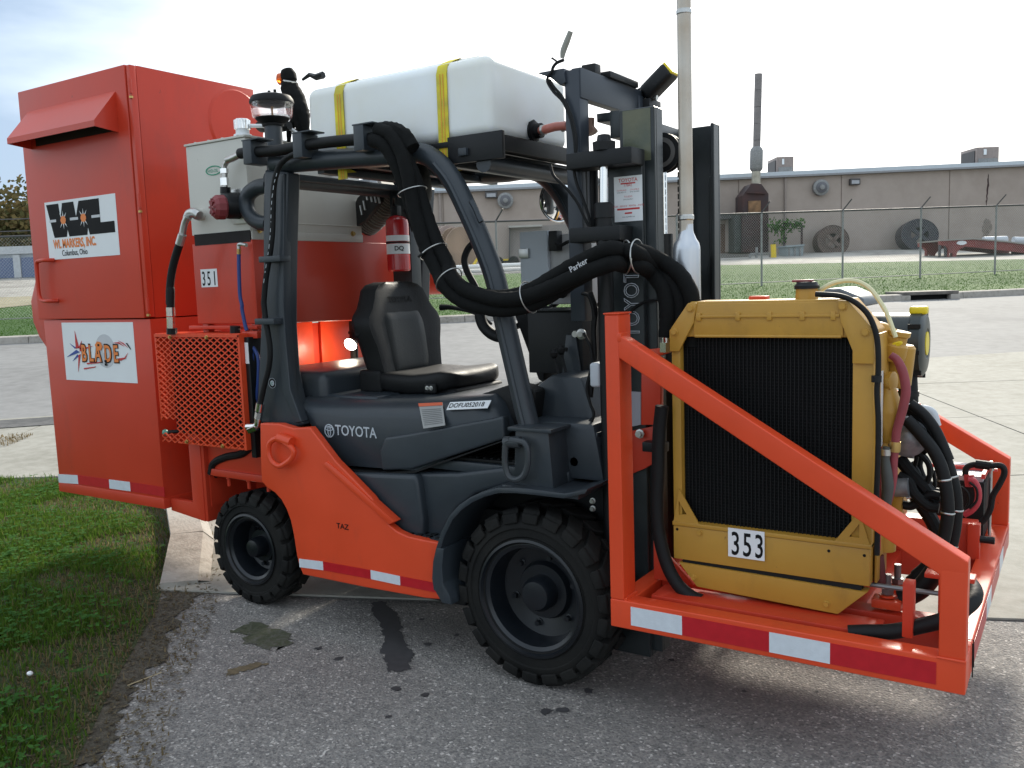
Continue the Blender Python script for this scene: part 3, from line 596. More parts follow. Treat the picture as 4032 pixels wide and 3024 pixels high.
dm = thing('dumpster', 'grey steel dumpster on legs by the warehouse wall', 'dumpster', bw(19.5, 52.5, 2.5))
P = [(16.055, 52, 3.096), (17.054, 52, 3.136), (17.01, 52, 2.377), (16.139, 52, 2.333)]
bpart('bin_body', MB().prism(P, 'y', 52, 53.6), mat('grey_blue_bin', (0.27, 0.31, 0.32), 0.5, var=0.1), dm, bev=0.02)
P = [(15.978, 51.9, 3.122), (17.049, 51.9, 3.16), (17.049, 51.9, 3.068), (15.978, 51.9, 3.031)]
bpart('rim_bar', MB().prism(P, 'y', 51.85, 53.7), MATS['grey_blue_bin'], dm)
for P in ([(16.145, 51.9, 2.348), (16.238, 51.9, 2.198)], [(16.848, 51.9, 2.38), (16.941, 51.9, 2.193)]): bpart('foot', MB().box((P[0][0], P[1][0]), (51.95, 53.5), (P[1][2], P[0][2])), DKM, dm)
for q in (650, 680, 708):
    P = [(16.548, 51.95, 2.986), (16.568, 51.95, 2.39)]
    dx = (q-682)*0.0108
    bpart('rib', MB().box((P[0][0]+dx-0.05, P[0][0]+dx+0.05), (51.93, 52.0), (P[1][2], P[0][2])), GAL, dm)
fr = thing('vine_trellis', 'rusty open pipe frame overgrown by a vine behind the dumpster', 'frame', bw(18, 55, 2.7))
P = [(16.833, 55, 4.542), (17.907, 55, 4.409), (17.911, 55, 3.251), (16.835, 55, 2.366)]
bpart('top_bar', MB().beam(P[0], P[1], 0.12, 0.12), RST, fr); bpart('post', MB().beam(P[1], P[2], 0.1, 0.1), RST, fr); bpart('post', MB().beam(P[0], P[3], 0.1, 0.1), RST, fr)
LEAFM = blade_mat('vine_leaves', (0.04, 0.11, 0.02), (0.10, 0.21, 0.04))
def leaf_cloud(name, pts, r, n, m, parent, size, flat=1.0):
    mb = MB()
    for c, k in pts:
        for i in range(k):
            d = Vector((random.gauss(0, 1), random.gauss(0, 1), random.gauss(0, 1)*flat))*r*0.5; p = Vector(c)+d
            a = Vector((random.gauss(0, 1), random.gauss(0, 1), random.gauss(0, 1))).normalized(); b = a.orthogonal().normalized()*size*random.uniform(.6, 1.3); a = a*size
            mb.add([p-a*0.5, p+b*0.35, p+a*0.5, p-b*0.35], [(0, 1, 2, 3)])
    mb.xf(BGM)
    me = bpy.data.meshes.new(name); me.from_pydata(mb.v, [], mb.f); me.materials.append(m)
    o = bpy.data.objects.new(name, me); COL.objects.link(o)
    if parent is not None:
        o.parent = parent
        if parent.get('_root'): o.location = -Vector(parent.location)
    return o
vn = leaf_cloud('vine', [(p, 38) for p in [(16.101, 54.9, 4.367), (16.394, 54.9, 4.454), (16.686, 54.9, 4.473), (16.978, 54.9, 4.482), (17.27, 54.9, 4.424), (17.563, 54.9, 4.443), (17.806, 54.9, 4.503), (16.296, 54.9, 4.217), (16.686, 54.9, 4.107), (16.686, 54.9, 3.529)]], 0.34, 0, LEAFM, None, 0.22); solo(vn, 'green vine trailing over the pipe frame behind the dumpster', 'vine')
# cable reels leaning on the wall
def reel(c, rx, rz, lb, m1, m2, w):
    t = thing('cable_reel', lb, 'reel', bw(c[0], w, c[2]-rz), 'cable reels leaning on the warehouse wall')
    def ring(r0, r1, a, b, seg=36):
        mb = MB().lathe([(r0, a), (r1, a), (r1, b), (r0, b)], (0, 0, 0), (0, -1, 0), seg=seg, closed=True)
        mb.xf(Matrix.Translation((c[0], w, c[2])) @ Matrix.Rotation(R(-9), 4, 'X') @ Matrix.Diagonal((rx, 1, rz, 1))); return mb
    bpart('flange', ring(0.47, 1.0, 0.30, 0.42), m1, t); bpart('flange', ring(0.47, 1.0, -0.42, -0.30), m1, t)
    bpart('drum', ring(0.47, 0.62, -0.30, 0.30), m2, t)
    bpart('rim_band', ring(0.965, 1.01, -0.44, 0.45), m2, t)
    for k in range(4):
        a = PI/4+k*PI/2
        mb = MB().box((0, 0.48), (-0.44, -0.34), (-0.12, 0.12)).xf(Matrix.Translation((c[0], w, c[2])) @ Matrix.Rotation(R(-9), 4, 'X') @ Matrix.Diagonal((rx, 1, rz, 1)) @ Matrix.Rotation(a, 4, 'Y'))
        bpart('spoke', mb, m1, t)
    for k in range(28):
        a = k*2*PI/28
        mb = MB().box((0.50, 0.93), (-0.455, -0.425), (-0.022, 0.022)).xf(Matrix.Translation((c[0], w, c[2])) @ Matrix.Rotation(R(-9), 4, 'X') @ Matrix.Diagonal((rx, 1, rz, 1)) @ Matrix.Rotation(a, 4, 'Y'))
        bpart('rib', mb, m2, t)
    mb = MB().lathe([(0.13, 0.34), (0.13, 0.47)], (0, 0, 0), (0, -1, 0), seg=12).xf(Matrix.Translation((c[0], w, c[2])) @ Matrix.Rotation(R(-9), 4, 'X') @ Matrix.Diagonal((rx, 1, rz, 1)))
    bpart('hub', mb, m2, t)
reel((20.325, 56.8, 3.395), 1.0, 0.98, 'weathered brown cable reel leaning on the wall near the dumpster', mat('weathered_wood', (0.15, 0.11, 0.09), 0.8, var=0.3, nscale=3), mat('rusty_brown', (0.10, 0.065, 0.05), 0.75, var=0.3, nscale=3), 56.8)
reel((25.727, 56.8, 3.583), 1.17, 1.00, 'dark charcoal cable reel leaning on the wall left of the red trailer', mat('charcoal_steel', (0.035, 0.035, 0.042), 0.6, var=0.2), mat('charcoal_steel_worn', (0.06, 0.05, 0.055), 0.6, var=0.3, nscale=3), 56.8)
# red steel skid trailer
rs = thing('red_steel_skid', 'long red steel skid with pale tubes on top at the right edge', 'steel skid', bw(29, 46, 2.2))
REDB = mat('faded_red_steel', (0.22, 0.045, 0.040), 0.6, var=0.2, nscale=1.5)
P = [(21.081, 44, 2.859), (22.676, 44, 2.886), (24.323, 44, 2.691), (25.167, 44, 2.545), (25.674, 44, 2.454), (25.688, 44, 2.01), (25.18, 44, 2.131), (24.41, 44, 2.256), (23.436, 44, 2.381), (22.311, 44, 2.548), (22.053, 44, 2.428), (21.907, 44, 2.285), (21.841, 44, 1.872), (21.71, 44, 1.877), (21.683, 44, 2.255), (21.534, 44, 2.242), (21.56, 44, 1.908), (21.437, 44, 1.912), (21.455, 44, 2.448), (21.34, 44, 2.599), (21.085, 44, 2.663)]
bpart('side_beam', MB().prism(P, 'y', 44.0, 44.25), REDB, rs)
bpart('side_beam', MB().prism([(p[0], p[1], p[2]) for p in P], 'y', 46.2, 46.45), REDB, rs)
P = [(21.08, 44, 2.903), (22.675, 44, 2.931), (24.322, 44, 2.735), (25.672, 44, 2.509), (25.674, 44, 2.454), (24.323, 44, 2.676), (22.677, 44, 2.872), (21.081, 44, 2.844)]
bpart('top_flange', MB().prism(P, 'y', 43.9, 46.5), mat('dusty_pale_steel', (0.30, 0.28, 0.25), 0.6), rs)
for q in (1620, 1760, 1870):
    P = [(24.876, 44.6, 2.261), (25.096, 44.6, 1.841)]
    d = (q-1620)*0.0105
    bpart('leg', MB().box((P[0][0]+d, P[0][0]+d+0.5), (44.3, 44.6), (P[1][2], P[0][2]+0.3)), mat('dark_red_leg', (0.05, 0.015, 0.02), 0.6) if 'dark_red_leg' not in MATS else MATS['dark_red_leg'], rs)
P = [(21.891, 43.95, 2.726), (22.327, 43.95, 2.712)]
mb = MB().lathe([(0.24, 0), (0.24, 0.03)], (0, 0, 0), (0, -1, 0), seg=24).xf(Matrix.Translation(((P[0][0]+P[1][0])/2, 43.99, P[0][2])) @ Matrix.Diagonal((1, 1, 0.42, 1)))
bpart('oval_badge', mb, WHD, rs)
for a, b, r in (((23.603, 44.8, 2.848), (24.742, 44.8, 2.848), 0.17), ((24.17, 45.4, 2.834), (25.094, 45.4, 2.826), 0.16), ((25.086, 44.8, 2.791), (26.894, 44.8, 2.671), 0.18)):
    o = bpart('pale_tube', MB().tube([a, b], r, 12, smooth=False), mat('pale_tube', (0.55, 0.58, 0.62), 0.4) if 'pale_tube' not in MATS else MATS['pale_tube'])
    solo(o, {0.17: 'front left pale tube lying on top of the red steel skid', 0.16: 'rear left pale tube lying on top of the red steel skid', 0.18: 'right pale tube on the red steel skid cut by the picture edge'}[r], 'tube', 'tubes on the red skid')
for P in ([(21.107, 44.1, 2.667), (21.101, 44.1, 2.011)], [(21.381, 44.1, 2.602), (21.395, 44.1, 1.916)]): 
    bpart('rack_leg', MB().beam(P[0], P[1], 0.10, 0.10), DKM, rs)
# rust streak and grime patch on the wall
def wall_mark(pts, m, lb, cat):
    Q = []
    for i in range(len(pts)):
        a, b = Vector(pts[i]), Vector(pts[(i+1) % len(pts)])
        for j in range(4): Q.append(tuple(a.lerp(b, j/4)+Vector((random.gauss(0, 0.03), 0, random.gauss(0, 0.03)))))
    mb = MB().prism(Q, 'y', 57.985, 58.01); o = bpart('wall_stain', mb, m, wh); return o
wall_mark([(30.76, 57.98, 7.397), (30.821, 57.98, 6.642), (30.755, 57.98, 6.039), (30.733, 57.98, 5.333), (30.629, 57.98, 5.357), (30.637, 57.98, 5.842), (30.68, 57.98, 6.546), (30.729, 57.98, 7.047)], mat('rust_streak', (0.055, 0.03, 0.028), 0.8, var=0.3), '', '')
wall_mark([(30.69, 57.98, 4.626), (31.004, 57.98, 4.412), (31.069, 57.98, 3.902), (30.822, 57.98, 3.503), (30.709, 57.98, 3.099), (30.5, 57.98, 3.208), (30.51, 57.98, 3.615), (30.396, 57.98, 4.026)], mat('grime', (0.22, 0.18, 0.15), 0.9, var=0.2), '', '')
# things behind the truck, seen under the guard
wr = thing('warehouse_loading_door', 'shaded grey loading door of the warehouse seen behind the control box', 'loading door', bw(2, 57.9, 2.8))
P = [(0.195, 57.9, 5.026), (5.408, 57.9, 5.177), (5.342, 57.9, 2.416), (0.113, 57.9, 2.592)]
bpart('door_panel', MB().prism(P, 'y', 57.93, 58.0), mat('loading_door_panel', (0.25, 0.22, 0.20), 0.6), wr)
P = [(0.124, 57.8, 5.095), (2.248, 57.8, 5.117), (2.245, 57.8, 5.002), (0.121, 57.8, 4.986)]
bpart('header', MB().prism(P, 'y', 57.2, 58.0), mat('pale_header', (0.42, 0.40, 0.36), 0.6), wr)
P = [(0.159, 57.7, 5.051), (0.232, 57.7, 5.049), (0.115, 57.7, 2.661), (0.041, 57.7, 2.663)]
bpart('door_jamb', MB().prism(P, 'y', 57.6, 58.0), DKM, wr)
def roll(px, lb, m, r, w):
    t = thing('material_reel', lb, 'reel', bw(px[0], w, px[2]-r), 'big reels stored behind the truck')
    for a in (-0.35, 0.25): bpart('disc', MB().lathe([(r, a), (r, a+0.1)], (px[0], w, px[2]), (0.7, -0.7, 0), seg=28), m, t)
    bpart('core', MB().lathe([(r*0.5, -0.25), (r*0.5, 0.25)], (px[0], w, px[2]), (0.7, -0.7, 0), seg=20), MATS['rusty_brown'], t)
P = [(-3.524, 52, 3.656), (-2.803, 52, 3.534)]
pk = mat('pinkish_worn_steel', (0.36, 0.27, 0.24), 0.7, var=0.15, nscale=2)
roll(P[0], 'pale pinkish reel standing left of the dusty brown one behind the truck', pk, 1.25, 52)
roll(P[1], 'dusty brown reel with rusty lower half standing behind the guard leg', mat('dusty_brown', (0.28, 0.19, 0.13), 0.8, var=0.3, nscale=1), 1.2, 51)
P = [(-0.724, 50, 2.636), (0.682, 50, 2.809)]
eq = thing('yard_machine', 'small dark yard machine with yellow frame by the warehouse wall', 'yard machine', bw(P[0][0], 50, 2.4))
Q = [(-0.718, 50, 2.793), (0.11, 50, 2.816), (0.099, 50, 2.513), (-0.73, 50, 2.447)]
bpart('machine_body', MB().prism(Q, 'y', 50, 51.5), DKM, eq, bev=0.04)
Q = [(-0.683, 49.9, 2.84), (0.079, 49.9, 2.858), (0.076, 49.9, 2.764), (-0.686, 49.9, 2.746)]
bpart('yellow_rail', MB().prism(Q, 'y', 49.9, 50.0), MATS['bollard_yellow'], eq)
for q in (0.15, 1.0): bpart('machine_wheel', MB().lathe([(0.3, 0), (0.3, 0.2)], (Q[0][0]+q, 49.9, T(50)+0.33), (0, -1, 0), seg=16), BLR, eq)
Q = [(-1.966, 49.5, 2.573), (-1.713, 49.5, 2.927), (-1.588, 49.5, 2.904), (-1.843, 49.5, 2.475)]
o = bpart('yellow_chute', MB().prism(Q, 'y', 49.3, 49.6), MATS['bollard_yellow']); solo(o, 'yellow angled steel piece leaning by the reels behind the truck', 'steel piece')
PIPE = mat('white_plastic_pipe', (0.72, 0.72, 0.70), 0.4)
Q = [(-2.444, 43, 2.095), (0.707, 43, 2.13), (-2.449, 43, 1.965), (0.702, 43, 1.989), (-3.767, 43, 1.9), (0.697, 43, 1.815)]
for i in range(3):
    a, b = Q[2*i], Q[2*i+1]
    for j in range(3):
        dz = j*0.20*(1 if i < 2 else 0.6)-0.15
        o = bpart('pipe', MB().tube([(a[0], 43+i*0.5-j*0.25, a[2]+dz), (b[0]+3.2, 43+i*0.5-j*0.25, b[2]+dz)], 0.10, 8, smooth=False), PIPE); solo(o, ['lowest', 'middle', 'topmost'][j]+' white pipe in the '+['back', 'middle', 'front'][i]+' row of the pile on the lawn', 'pipe', 'white pipes stacked on the ground')
# chain-link fence
fe = thing('chain_link_fence', 'galvanised chain link fence with angled barb arms in front of the warehouse', 'fence', bw(8, 27, 1.1))
FW = lambda u: 25.4+0.21*u; FH = 2.20
u_ = -26.6; posts = []
while u_ < 34: posts.append(u_); u_ += 2.63
for u_ in posts:
    w = FW(u_); z0 = T(w)+0.08
    bpart('post', MB().tube([(u_, w, z0-0.1), (u_, w, z0+FH)], 0.030, 10, smooth=False), GAL, fe)
    bpart('barb_arm', MB().beam((u_, w, z0+FH-0.02), (u_+0.21, w-0.16, z0+FH+0.30), 0.035, 0.03), DKM, fe)
a, b = posts[0], posts[-1]
def frail(h, r, m, nm): bpart(nm, MB().tube([(u_, FW(u_), T(FW(u_))+0.08+h) for u_ in posts], r, 8, smooth=False), m, fe)
frail(FH-0.03, 0.028, DKM, 'top_rail'); frail(0.12, 0.012, GAL, 'bottom_wire')
mb = MB(); pitch = 0.075; H0, H1 = 0.10, FH-0.05
def wire(u0, h0, u1, h1):
    w0_, w1_ = FW(u0)-0.045, FW(u1)-0.045; z0_, z1_ = T(w0_)+0.08+h0, T(w1_)+0.08+h1; r = 0.0022
    o = len(mb.v)
    mb.v += [(u0-r, w0_, z0_), (u0+r, w0_, z0_), (u0, w0_-r, z0_+r), (u1-r, w1_, z1_), (u1+r, w1_, z1_), (u1, w1_-r, z1_+r)]
    mb.f += [(o, o+1, o+4, o+3), (o+1, o+2, o+5, o+4), (o+2, o, o+3, o+5)]
x = posts[0]
while x < posts[-1]:
    wire(x, H0, x+(H1-H0)*0.9, H1); wire(x+(H1-H0)*0.9, H0, x, H1); x += pitch
mesh = bpart('chain_link_mesh', mb, mat('mesh_wire', (0.45, 0.46, 0.46), 0.5, metal=0.2), fe, fixn=False); mesh['kind'] = 'stuff'

# ------------------------------------------------------------------ far left: storage units, hedge, tree, wires
su = thing('storage_units', 'row of blue storage units with white trim at the left edge', 'storage building', bw(-33, 60, 3.0))
P = [(-34.387, 60, 4.97), (-31.244, 60, 4.918), (-31.38, 60, 3.47), (-34.535, 60, 3.481)]
a, b = P[0], P[2]; z1, z0 = P[0][2], P[2][2]
bpart('wall', MB().box((a[0]-6, b[0]+8), (60, 66), (z0-1, z1)), mat('pale_blue_siding', (0.34, 0.38, 0.43), 0.6), su)
bpart('roof_edge', MB().box((a[0]-6.2, b[0]+8.2), (59.8, 66.2), (z1-0.45, z1+0.05)), mat('grey_white_trim', (0.48, 0.50, 0.52), 0.5), su)
n = 8; L0 = (b[0]+6-(a[0]-5))/n
for i in range(n):
    x0 = a[0]-5+i*L0
    dd = bpart('roller_door', MB().box((x0+0.15, x0+L0-0.35), (59.93, 60), (z0-0.5, z1-0.7)), mat('blue_roller_door', (0.11, 0.15, 0.26), 0.5) if 'blue_roller_door' not in MATS else MATS['blue_roller_door'], su)
    bpart('door_post', MB().box((x0+L0-0.33, x0+L0+0.13), (59.85, 60), (z0-0.5, z1-0.5)), MATS['grey_white_trim'], su)
HDG = blade_mat('autumn_hedge_leaves', (0.075, 0.085, 0.035), (0.17, 0.125, 0.055))
P = [(-40.323, 70, 6.681), (-39.552, 70, 6.419), (-38.734, 70, 6.628), (-38.121, 70, 6.371), (-37.289, 70, 6.737), (-36.683, 70, 6.402), (-36.033, 70, 6.537), (-35.253, 70, 6.354)]
hd = leaf_cloud('hedge', [((p[0]+dx, p[1]+random.uniform(-1, 1), p[2]+dz), 260) for p in P for dx, dz in ((0, 0), (1.2, -1.4), (-1.0, -1.6), (0.4, 0.9))], 2.6, 0, HDG, None, 0.42); solo(hd, 'brown green autumn hedge rising behind the blue storage units', 'hedge'); hd['kind'] = 'stuff'
def bare_tree(base, h, lb, group=None, seed=1, leaves=900):
    rg = random.Random(seed); t = thing('autumn_tree', lb, 'tree', bw(*base), group)
    tips = []; mt = MB(); ml = []
    def br(p, d, ln, r, dep):
        q = p+d*ln; mid = p+d*ln*0.5+Vector((rg.gauss(0, 1), rg.gauss(0, 1), rg.gauss(0, .5)))*ln*0.05
        (mt if dep == 0 else mbr).tube([p, mid, q], [r, r*0.85, r*0.62], 6 if dep < 2 else 4, sub=2)
        if dep >= 5: tips.append(q); return
        if dep >= 3: tips.append(mid)
        for k in range(3 if dep < 4 else 2):
            a = rg.uniform(0, 6.28); nd = (d+Vector((math.cos(a), math.sin(a), rg.uniform(-0.1, 0.5)))*rg.uniform(0.45, 0.8)).normalized()
            br(q if k else p+d*ln*rg.uniform(.6, 1), nd, ln*rg.uniform(0.62, 0.82), r*0.55, dep+1)
    mbr = MB(); br(Vector(base), Vector((0, 0, 1)), h*0.27, h*0.018, 0)
    BK = MATS.get('grey_bark') or mat('grey_bark', (0.10, 0.085, 0.075), 0.85, var=0.3)
    bpart('trunk', mt, BK, t); bpart('branches', mbr, BK, t)
    leaf_cloud('crown', [(p, max(1, leaves//max(1, len(tips)))) for p in tips], h*0.05, 0, MATS.get('pale_autumn') or MATS.setdefault('pale_autumn', blade_mat('pale_autumn_leaves', (0.15, 0.14, 0.11), (0.24, 0.21, 0.16))), t, 0.16)
    return t
P = [(-42.622, 78, 5.431), (-42.002, 78, 11.837), (-43.687, 78, 5.467), (-41.025, 78, 5.377)]
bare_tree((P[0][0], 78, 4.0), P[1][2]-4.4, 'tall half-bare autumn tree against the sky left of the cabinet', 'autumn trees beyond the storage units', 3, 1100)
bare_tree((P[2][0]-4, 82, 4.0), P[1][2]-7.0, 'lower autumn tree at the left edge of the picture', 'autumn trees beyond the storage units', 5, 900)
bare_tree((P[3][0]+2, 84, 4.0), P[1][2]-8.0, 'lower autumn tree just left of the cabinet edge', 'autumn trees beyond the storage units', 8, 900)
for i, y in enumerate((255, 318, 338)):
    P = [(-36.47, 64, 7.291), (-33.141, 64, 7.123), (-36.559, 64, 6.404), (-33.215, 64, 6.335), (-36.59, 64, 6.088), (-33.246, 64, 6.005)]
    a, b = P[2*i], P[2*i+1]
    o = bpart('utility_wire', MB().tube([(a[0]-10, 64, a[2]), ((a[0]+b[0])/2, 64, (a[2]+b[2])/2-0.05), (b[0]+10, 64, b[2])], 0.035, 5), DKM); solo(o, ['topmost', 'middle', 'lowest'][i]+' of the dark overhead wires crossing in front of the hedge', 'wire', 'overhead wires')

# =================================================================== FORKLIFT
fk = thing('forklift', 'slate grey and orange forklift truck with black seat and tall mast', 'forklift', (0.85, 0, 0))
def wheel(cx_, y, r, rimr, sgn, width, nl, name='wheel', hubp=0.05):
    ax = (0, sgn, 0); c = (cx_, y, r)      # y = outer face; profile goes inward (negative)
    sw = r*0.80
    ty = MB().lathe([(rimr, -width+0.01), (sw, -width), (r-0.035, -width+0.02), (r-0.022, -width+0.04), (r-0.022, -0.04), (r-0.035, -0.02), (sw+0.01, -0.002), (sw-0.004, 0.0), (sw-0.008, -0.006), (rimr+0.03, -0.004), (rimr+0.024, -0.010), (rimr+0.012, -0.006), (rimr, -0.012)], c, ax, seg=72, closed=True)
    t = part('tyre', ty, TYR, fk, ang=30)
    tm = MB(); hw = width/2
    for k in range(nl):
        for side in (0, 1):
            a0 = 2*PI*(k+0.5*side)/nl; da = 2*PI/nl*0.74
            def P(a, b, rr):      # b: distance inward from the outer face
                return (cx_+rr*math.cos(a), y-sgn*b, r+rr*math.sin(a))
            sk = 2*PI/nl*0.55
            b0, b1 = (0.006, hw*0.94) if side == 0 else (width-0.006, hw*1.06)
            ri = r-0.030; ro = r
            cols = [(0.0, b0+(0.016 if side == 0 else -0.016)*0, -0.020), (0.0, b0+(b1-b0)*0.12, 0.0), (0.5, b0+(b1-b0)*0.55, 0.0), (1.0, b1, 0.0)]
            vs = []
            for f, b, dr in cols:
                aa = a0+sk*f*(1 if side == 0 else 1)
                vs += [P(aa, b, ri), P(aa+da*(1-0.15*f), b, ri), P(aa+da*(1-0.15*f), b, ro+dr), P(aa, b, ro+dr)]
            fs = [(0, 1, 2, 3), (15, 14, 13, 12)]
            for i in range(3):
                for j in range(4): fs.append((4*i+j, 4*i+(j+1) % 4, 4*i+4+(j+1) % 4, 4*i+4+j))
            tm.add(vs, fs)
            # shoulder block running down the sidewall
            if side == 0:
                vs = [P(a0, 0.012, r-0.055), P(a0+da, 0.012, r-0.055), P(a0+da, 0.012, r-0.012), P(a0, 0.012, r-0.012), P(a0, -0.0035, r-0.052), P(a0+da, -0.0035, r-0.052), P(a0+da, -0.001, r-0.016), P(a0, -0.001, r-0.016)]
                tm.add(vs, [(0,3,2,1),(4,5,6,7),(0,1,5,4),(1,2,6,5),(2,3,7,6),(3,0,4,7)])
    part('tread', tm, TYR, t, bev=0.003, seg=1)
    rm = MB().lathe([(rimr+0.012, 0.0), (rimr+0.012, -0.014), (rimr-0.004, -0.012), (rimr-0.018, -0.02), (rimr-0.026, -0.05), (rimr-0.03, -0.11), (rimr*0.55, -0.125), (rimr*0.50, -hubp-0.05), (0.001, -hubp-0.05), (0.001, -0.16), (rimr-0.01, -0.16)], c, ax, seg=56, cap=False)
    part('rim', rm, RIM, t, ang=25)
    part('lock_ring', MB().lathe([(rimr+0.016, -0.010), (rimr+0.020, 0.001), (rimr+0.010, 0.004), (rimr+0.004, -0.008)], c, ax, seg=72, closed=True), RIM, t)
    part('hub_cap', MB().lathe([(rimr*0.33, -hubp-0.06), (rimr*0.32, -hubp-0.01), (rimr*0.26, -hubp+0.012), (rimr*0.10, -hubp+0.018), (0.001, -hubp+0.018)], c, ax, seg=28), RIM, t)
    for k in range(6):
        a = 2*PI*k/6+0.3
        bolt('wheel_nut', (cx_+rimr*0.66*math.cos(a), y-sgn*0.125, r+rimr*0.66*math.sin(a)), ax, 0.011, 0.026, RIM, t)
    return t
wheel(1.70, -0.61, 0.350, 0.213, -1, 0.225, 22)
wheel(1.70, 0.61, 0.350, 0.213, 1, 0.225, 22)
wheel(0.0, -0.50, 0.283, 0.160, -1, 0.18, 20, hubp=0.03)
wheel(0.0, 0.50, 0.283, 0.160, 1, 0.18, 20, hubp=0.03)
part('front_axle', MB().tube([(1.70, -0.42, 0.35), (1.70, 0.42, 0.35)], 0.10, 16, smooth=False), BLK, fk)
part('rear_axle', MB().box((-0.07, 0.07), (-0.36, 0.36), (0.2, 0.36)), BLK, fk, bev=0.01)
# orange side panel with wheel arch
SP = [(0.252, -0.6, 0.947), (0.379, -0.6, 0.952), (0.471, -0.6, 0.937), (0.572, -0.6, 0.947), (0.718, -0.6, 0.805), (0.804, -0.6, 0.744), (0.912, -0.6, 0.664), (1.005, -0.6, 0.555)]+[(1.047, -0.6, 0.532), (1.102, -0.6, 0.518), (1.178, -0.6, 0.514), (1.266, -0.6, 0.512), (1.257, -0.6, 0.422), (1.25, -0.6, 0.329), (1.267, -0.6, 0.273), (1.186, -0.6, 0.264), (0.843, -0.6, 0.257), (0.471, -0.6, 0.257), (0.452, -0.6, 0.295), (0.439, -0.6, 0.342), (0.427, -0.6, 0.438), (0.413, -0.6, 0.504), (0.39, -0.6, 0.555), (0.36, -0.6, 0.596), (0.319, -0.6, 0.626), (0.268, -0.6, 0.645), (0.236, -0.6, 0.671), (0.239, -0.6, 0.78)]
for s in (-1, 1):
    part('side_panel', MB().prism(SP, 'y', s*0.600, s*0.560), ORA, fk, bev=0.007, seg=3, ang=50)
# raised lip that runs down the upper edge of the panel
lip = [(0.644, -0.603, 0.784), (0.668, -0.603, 0.802), (0.719, -0.603, 0.777), (0.805, -0.603, 0.726), (0.914, -0.603, 0.655), (1.043, -0.603, 0.575), (1.008, -0.603, 0.556), (0.912, -0.603, 0.621), (0.802, -0.603, 0.685)]
part('edge_guard', MB().prism(lip, 'y', -0.608, -0.56), ORA, fk, bev=0.006)
part('chassis', MB().box((0.30, 1.95), (-0.40, 0.40), (0.20, 0.62)), BLK, fk, bev=0.01)
part('floor_pan', MB().box((0.42, 1.36), (-0.56, 0.56), (0.245, 0.30)), BLK, fk, bev=0.01)
part('counterweight', MB().rbox((-0.50, 0.33), (-0.44, 0.44), (0.60, 0.93), 0.05), ORC, fk)
part('drawbar', MB().box((-0.62, 0.2), (-0.14, 0.14), (0.40, 0.60)), ORC, fk, bev=0.01)
# mid body below the hood, step, bulge
mid = [(0.661, -0.5, 0.749), (0.891, -0.5, 0.751), (1.084, -0.5, 0.768), (1.306, -0.5, 0.787), (1.533, -0.5, 0.83), (1.574, -0.5, 0.769), (1.394, -0.5, 0.707), (1.298, -0.5, 0.639), (1.239, -0.5, 0.561), (1.211, -0.5, 0.492), (0.781, -0.5, 0.436)]
part('mid_body', MB().prism(mid, 'y', -0.505, 0.505), GRY, fk, bev=0.018, seg=3, ang=50)
mid2 = [(0.702, -0.53, 0.743), (1.116, -0.53, 0.768), (1.126, -0.53, 0.733), (1.133, -0.53, 0.674), (1.144, -0.53, 0.583), (1.139, -0.53, 0.497), (0.898, -0.53, 0.466)]
part('step_riser', MB().prism(mid2, 'y', -0.545, -0.46), GRY, fk, bev=0.02, seg=3, ang=50)
st_ = [(0.976, -0.58, 0.546), (1.03, -0.58, 0.531), (1.085, -0.58, 0.516), (1.162, -0.58, 0.512), (1.251, -0.58, 0.511)]
zs = sum(p[2] for p in st_[1:])/4
part('step_plate', MB().box((0.93, 1.30), (-0.585, -0.46), (zs-0.05, zs-0.004)), GRY, fk, bev=0.008)
for i in range(5):
    for j in range(3): part('step_cleat', MB().box((1.02+i*0.05, 1.045+i*0.05), (-0.565+j*0.035, -0.545+j*0.035), (zs-0.006, zs+0.002)), BLK, fk)
# hood: lofted grey cover with sloping front and rounded top edge
def loft(rings, closed=True, caps=True):
    n = len(rings[0]); mb = MB(); mb.v = [tuple(p) for r in rings for p in r]
    for i in range(len(rings)-1):
        for k in range(n if closed else n-1): mb.f.append((i*n+k, i*n+(k+1) % n, (i+1)*n+(k+1) % n, (i+1)*n+k))
    if caps: mb.f += [tuple(range(n-1, -1, -1)), tuple((len(rings)-1)*n+k for k in range(n))]
    return mb
def ysec(x0, x1, zt, zb, y, rr):    # section across the truck at one x: handled by sweeping in y instead
    return None
hood = []
# profile along x at several y (rounded towards both sides): (x, z) outline bottom-left -> clockwise
def hood_ring(y, ins):
    e = ins
    return [(0.66+e*0.2, y, 0.765), (0.36+e, y, 0.99), (0.355+e, y, 1.035-e*0.2), (0.40+e, y, 1.065-e), (0.70, y, 1.055-e), (1.10, y, 1.075-e), (1.46-e, y, 1.115-e), (1.50-e*0.6, y, 1.08-e), (1.55-e*0.4, y, 0.965), (1.50, y, 0.945), (1.08, y, 0.775)]
for y, e in ((-0.50, 0.075), (-0.49, 0.045), (-0.465, 0.018), (-0.43, 0.004), (-0.38, 0.0), (0.38, 0.0), (0.43, 0.004), (0.465, 0.018), (0.49, 0.045), (0.50, 0.075)):
    hood.append(hood_ring(y, e))
part('hood', loft(hood), GRY, fk, ang=40)
HC = [(0.905, -0.505, 0.764), (0.897, -0.505, 0.848), (0.932, -0.505, 0.911), (1.077, -0.505, 0.937), (1.497, -0.505, 1.025), (1.545, -0.505, 1.037), (1.55, -0.505, 0.946), (1.068, -0.505, 0.782)]
part('hood_side_facet', MB().prism(HC, 'y', -0.516, -0.47), GRY, fk, bev=0.012, seg=3, ang=50)
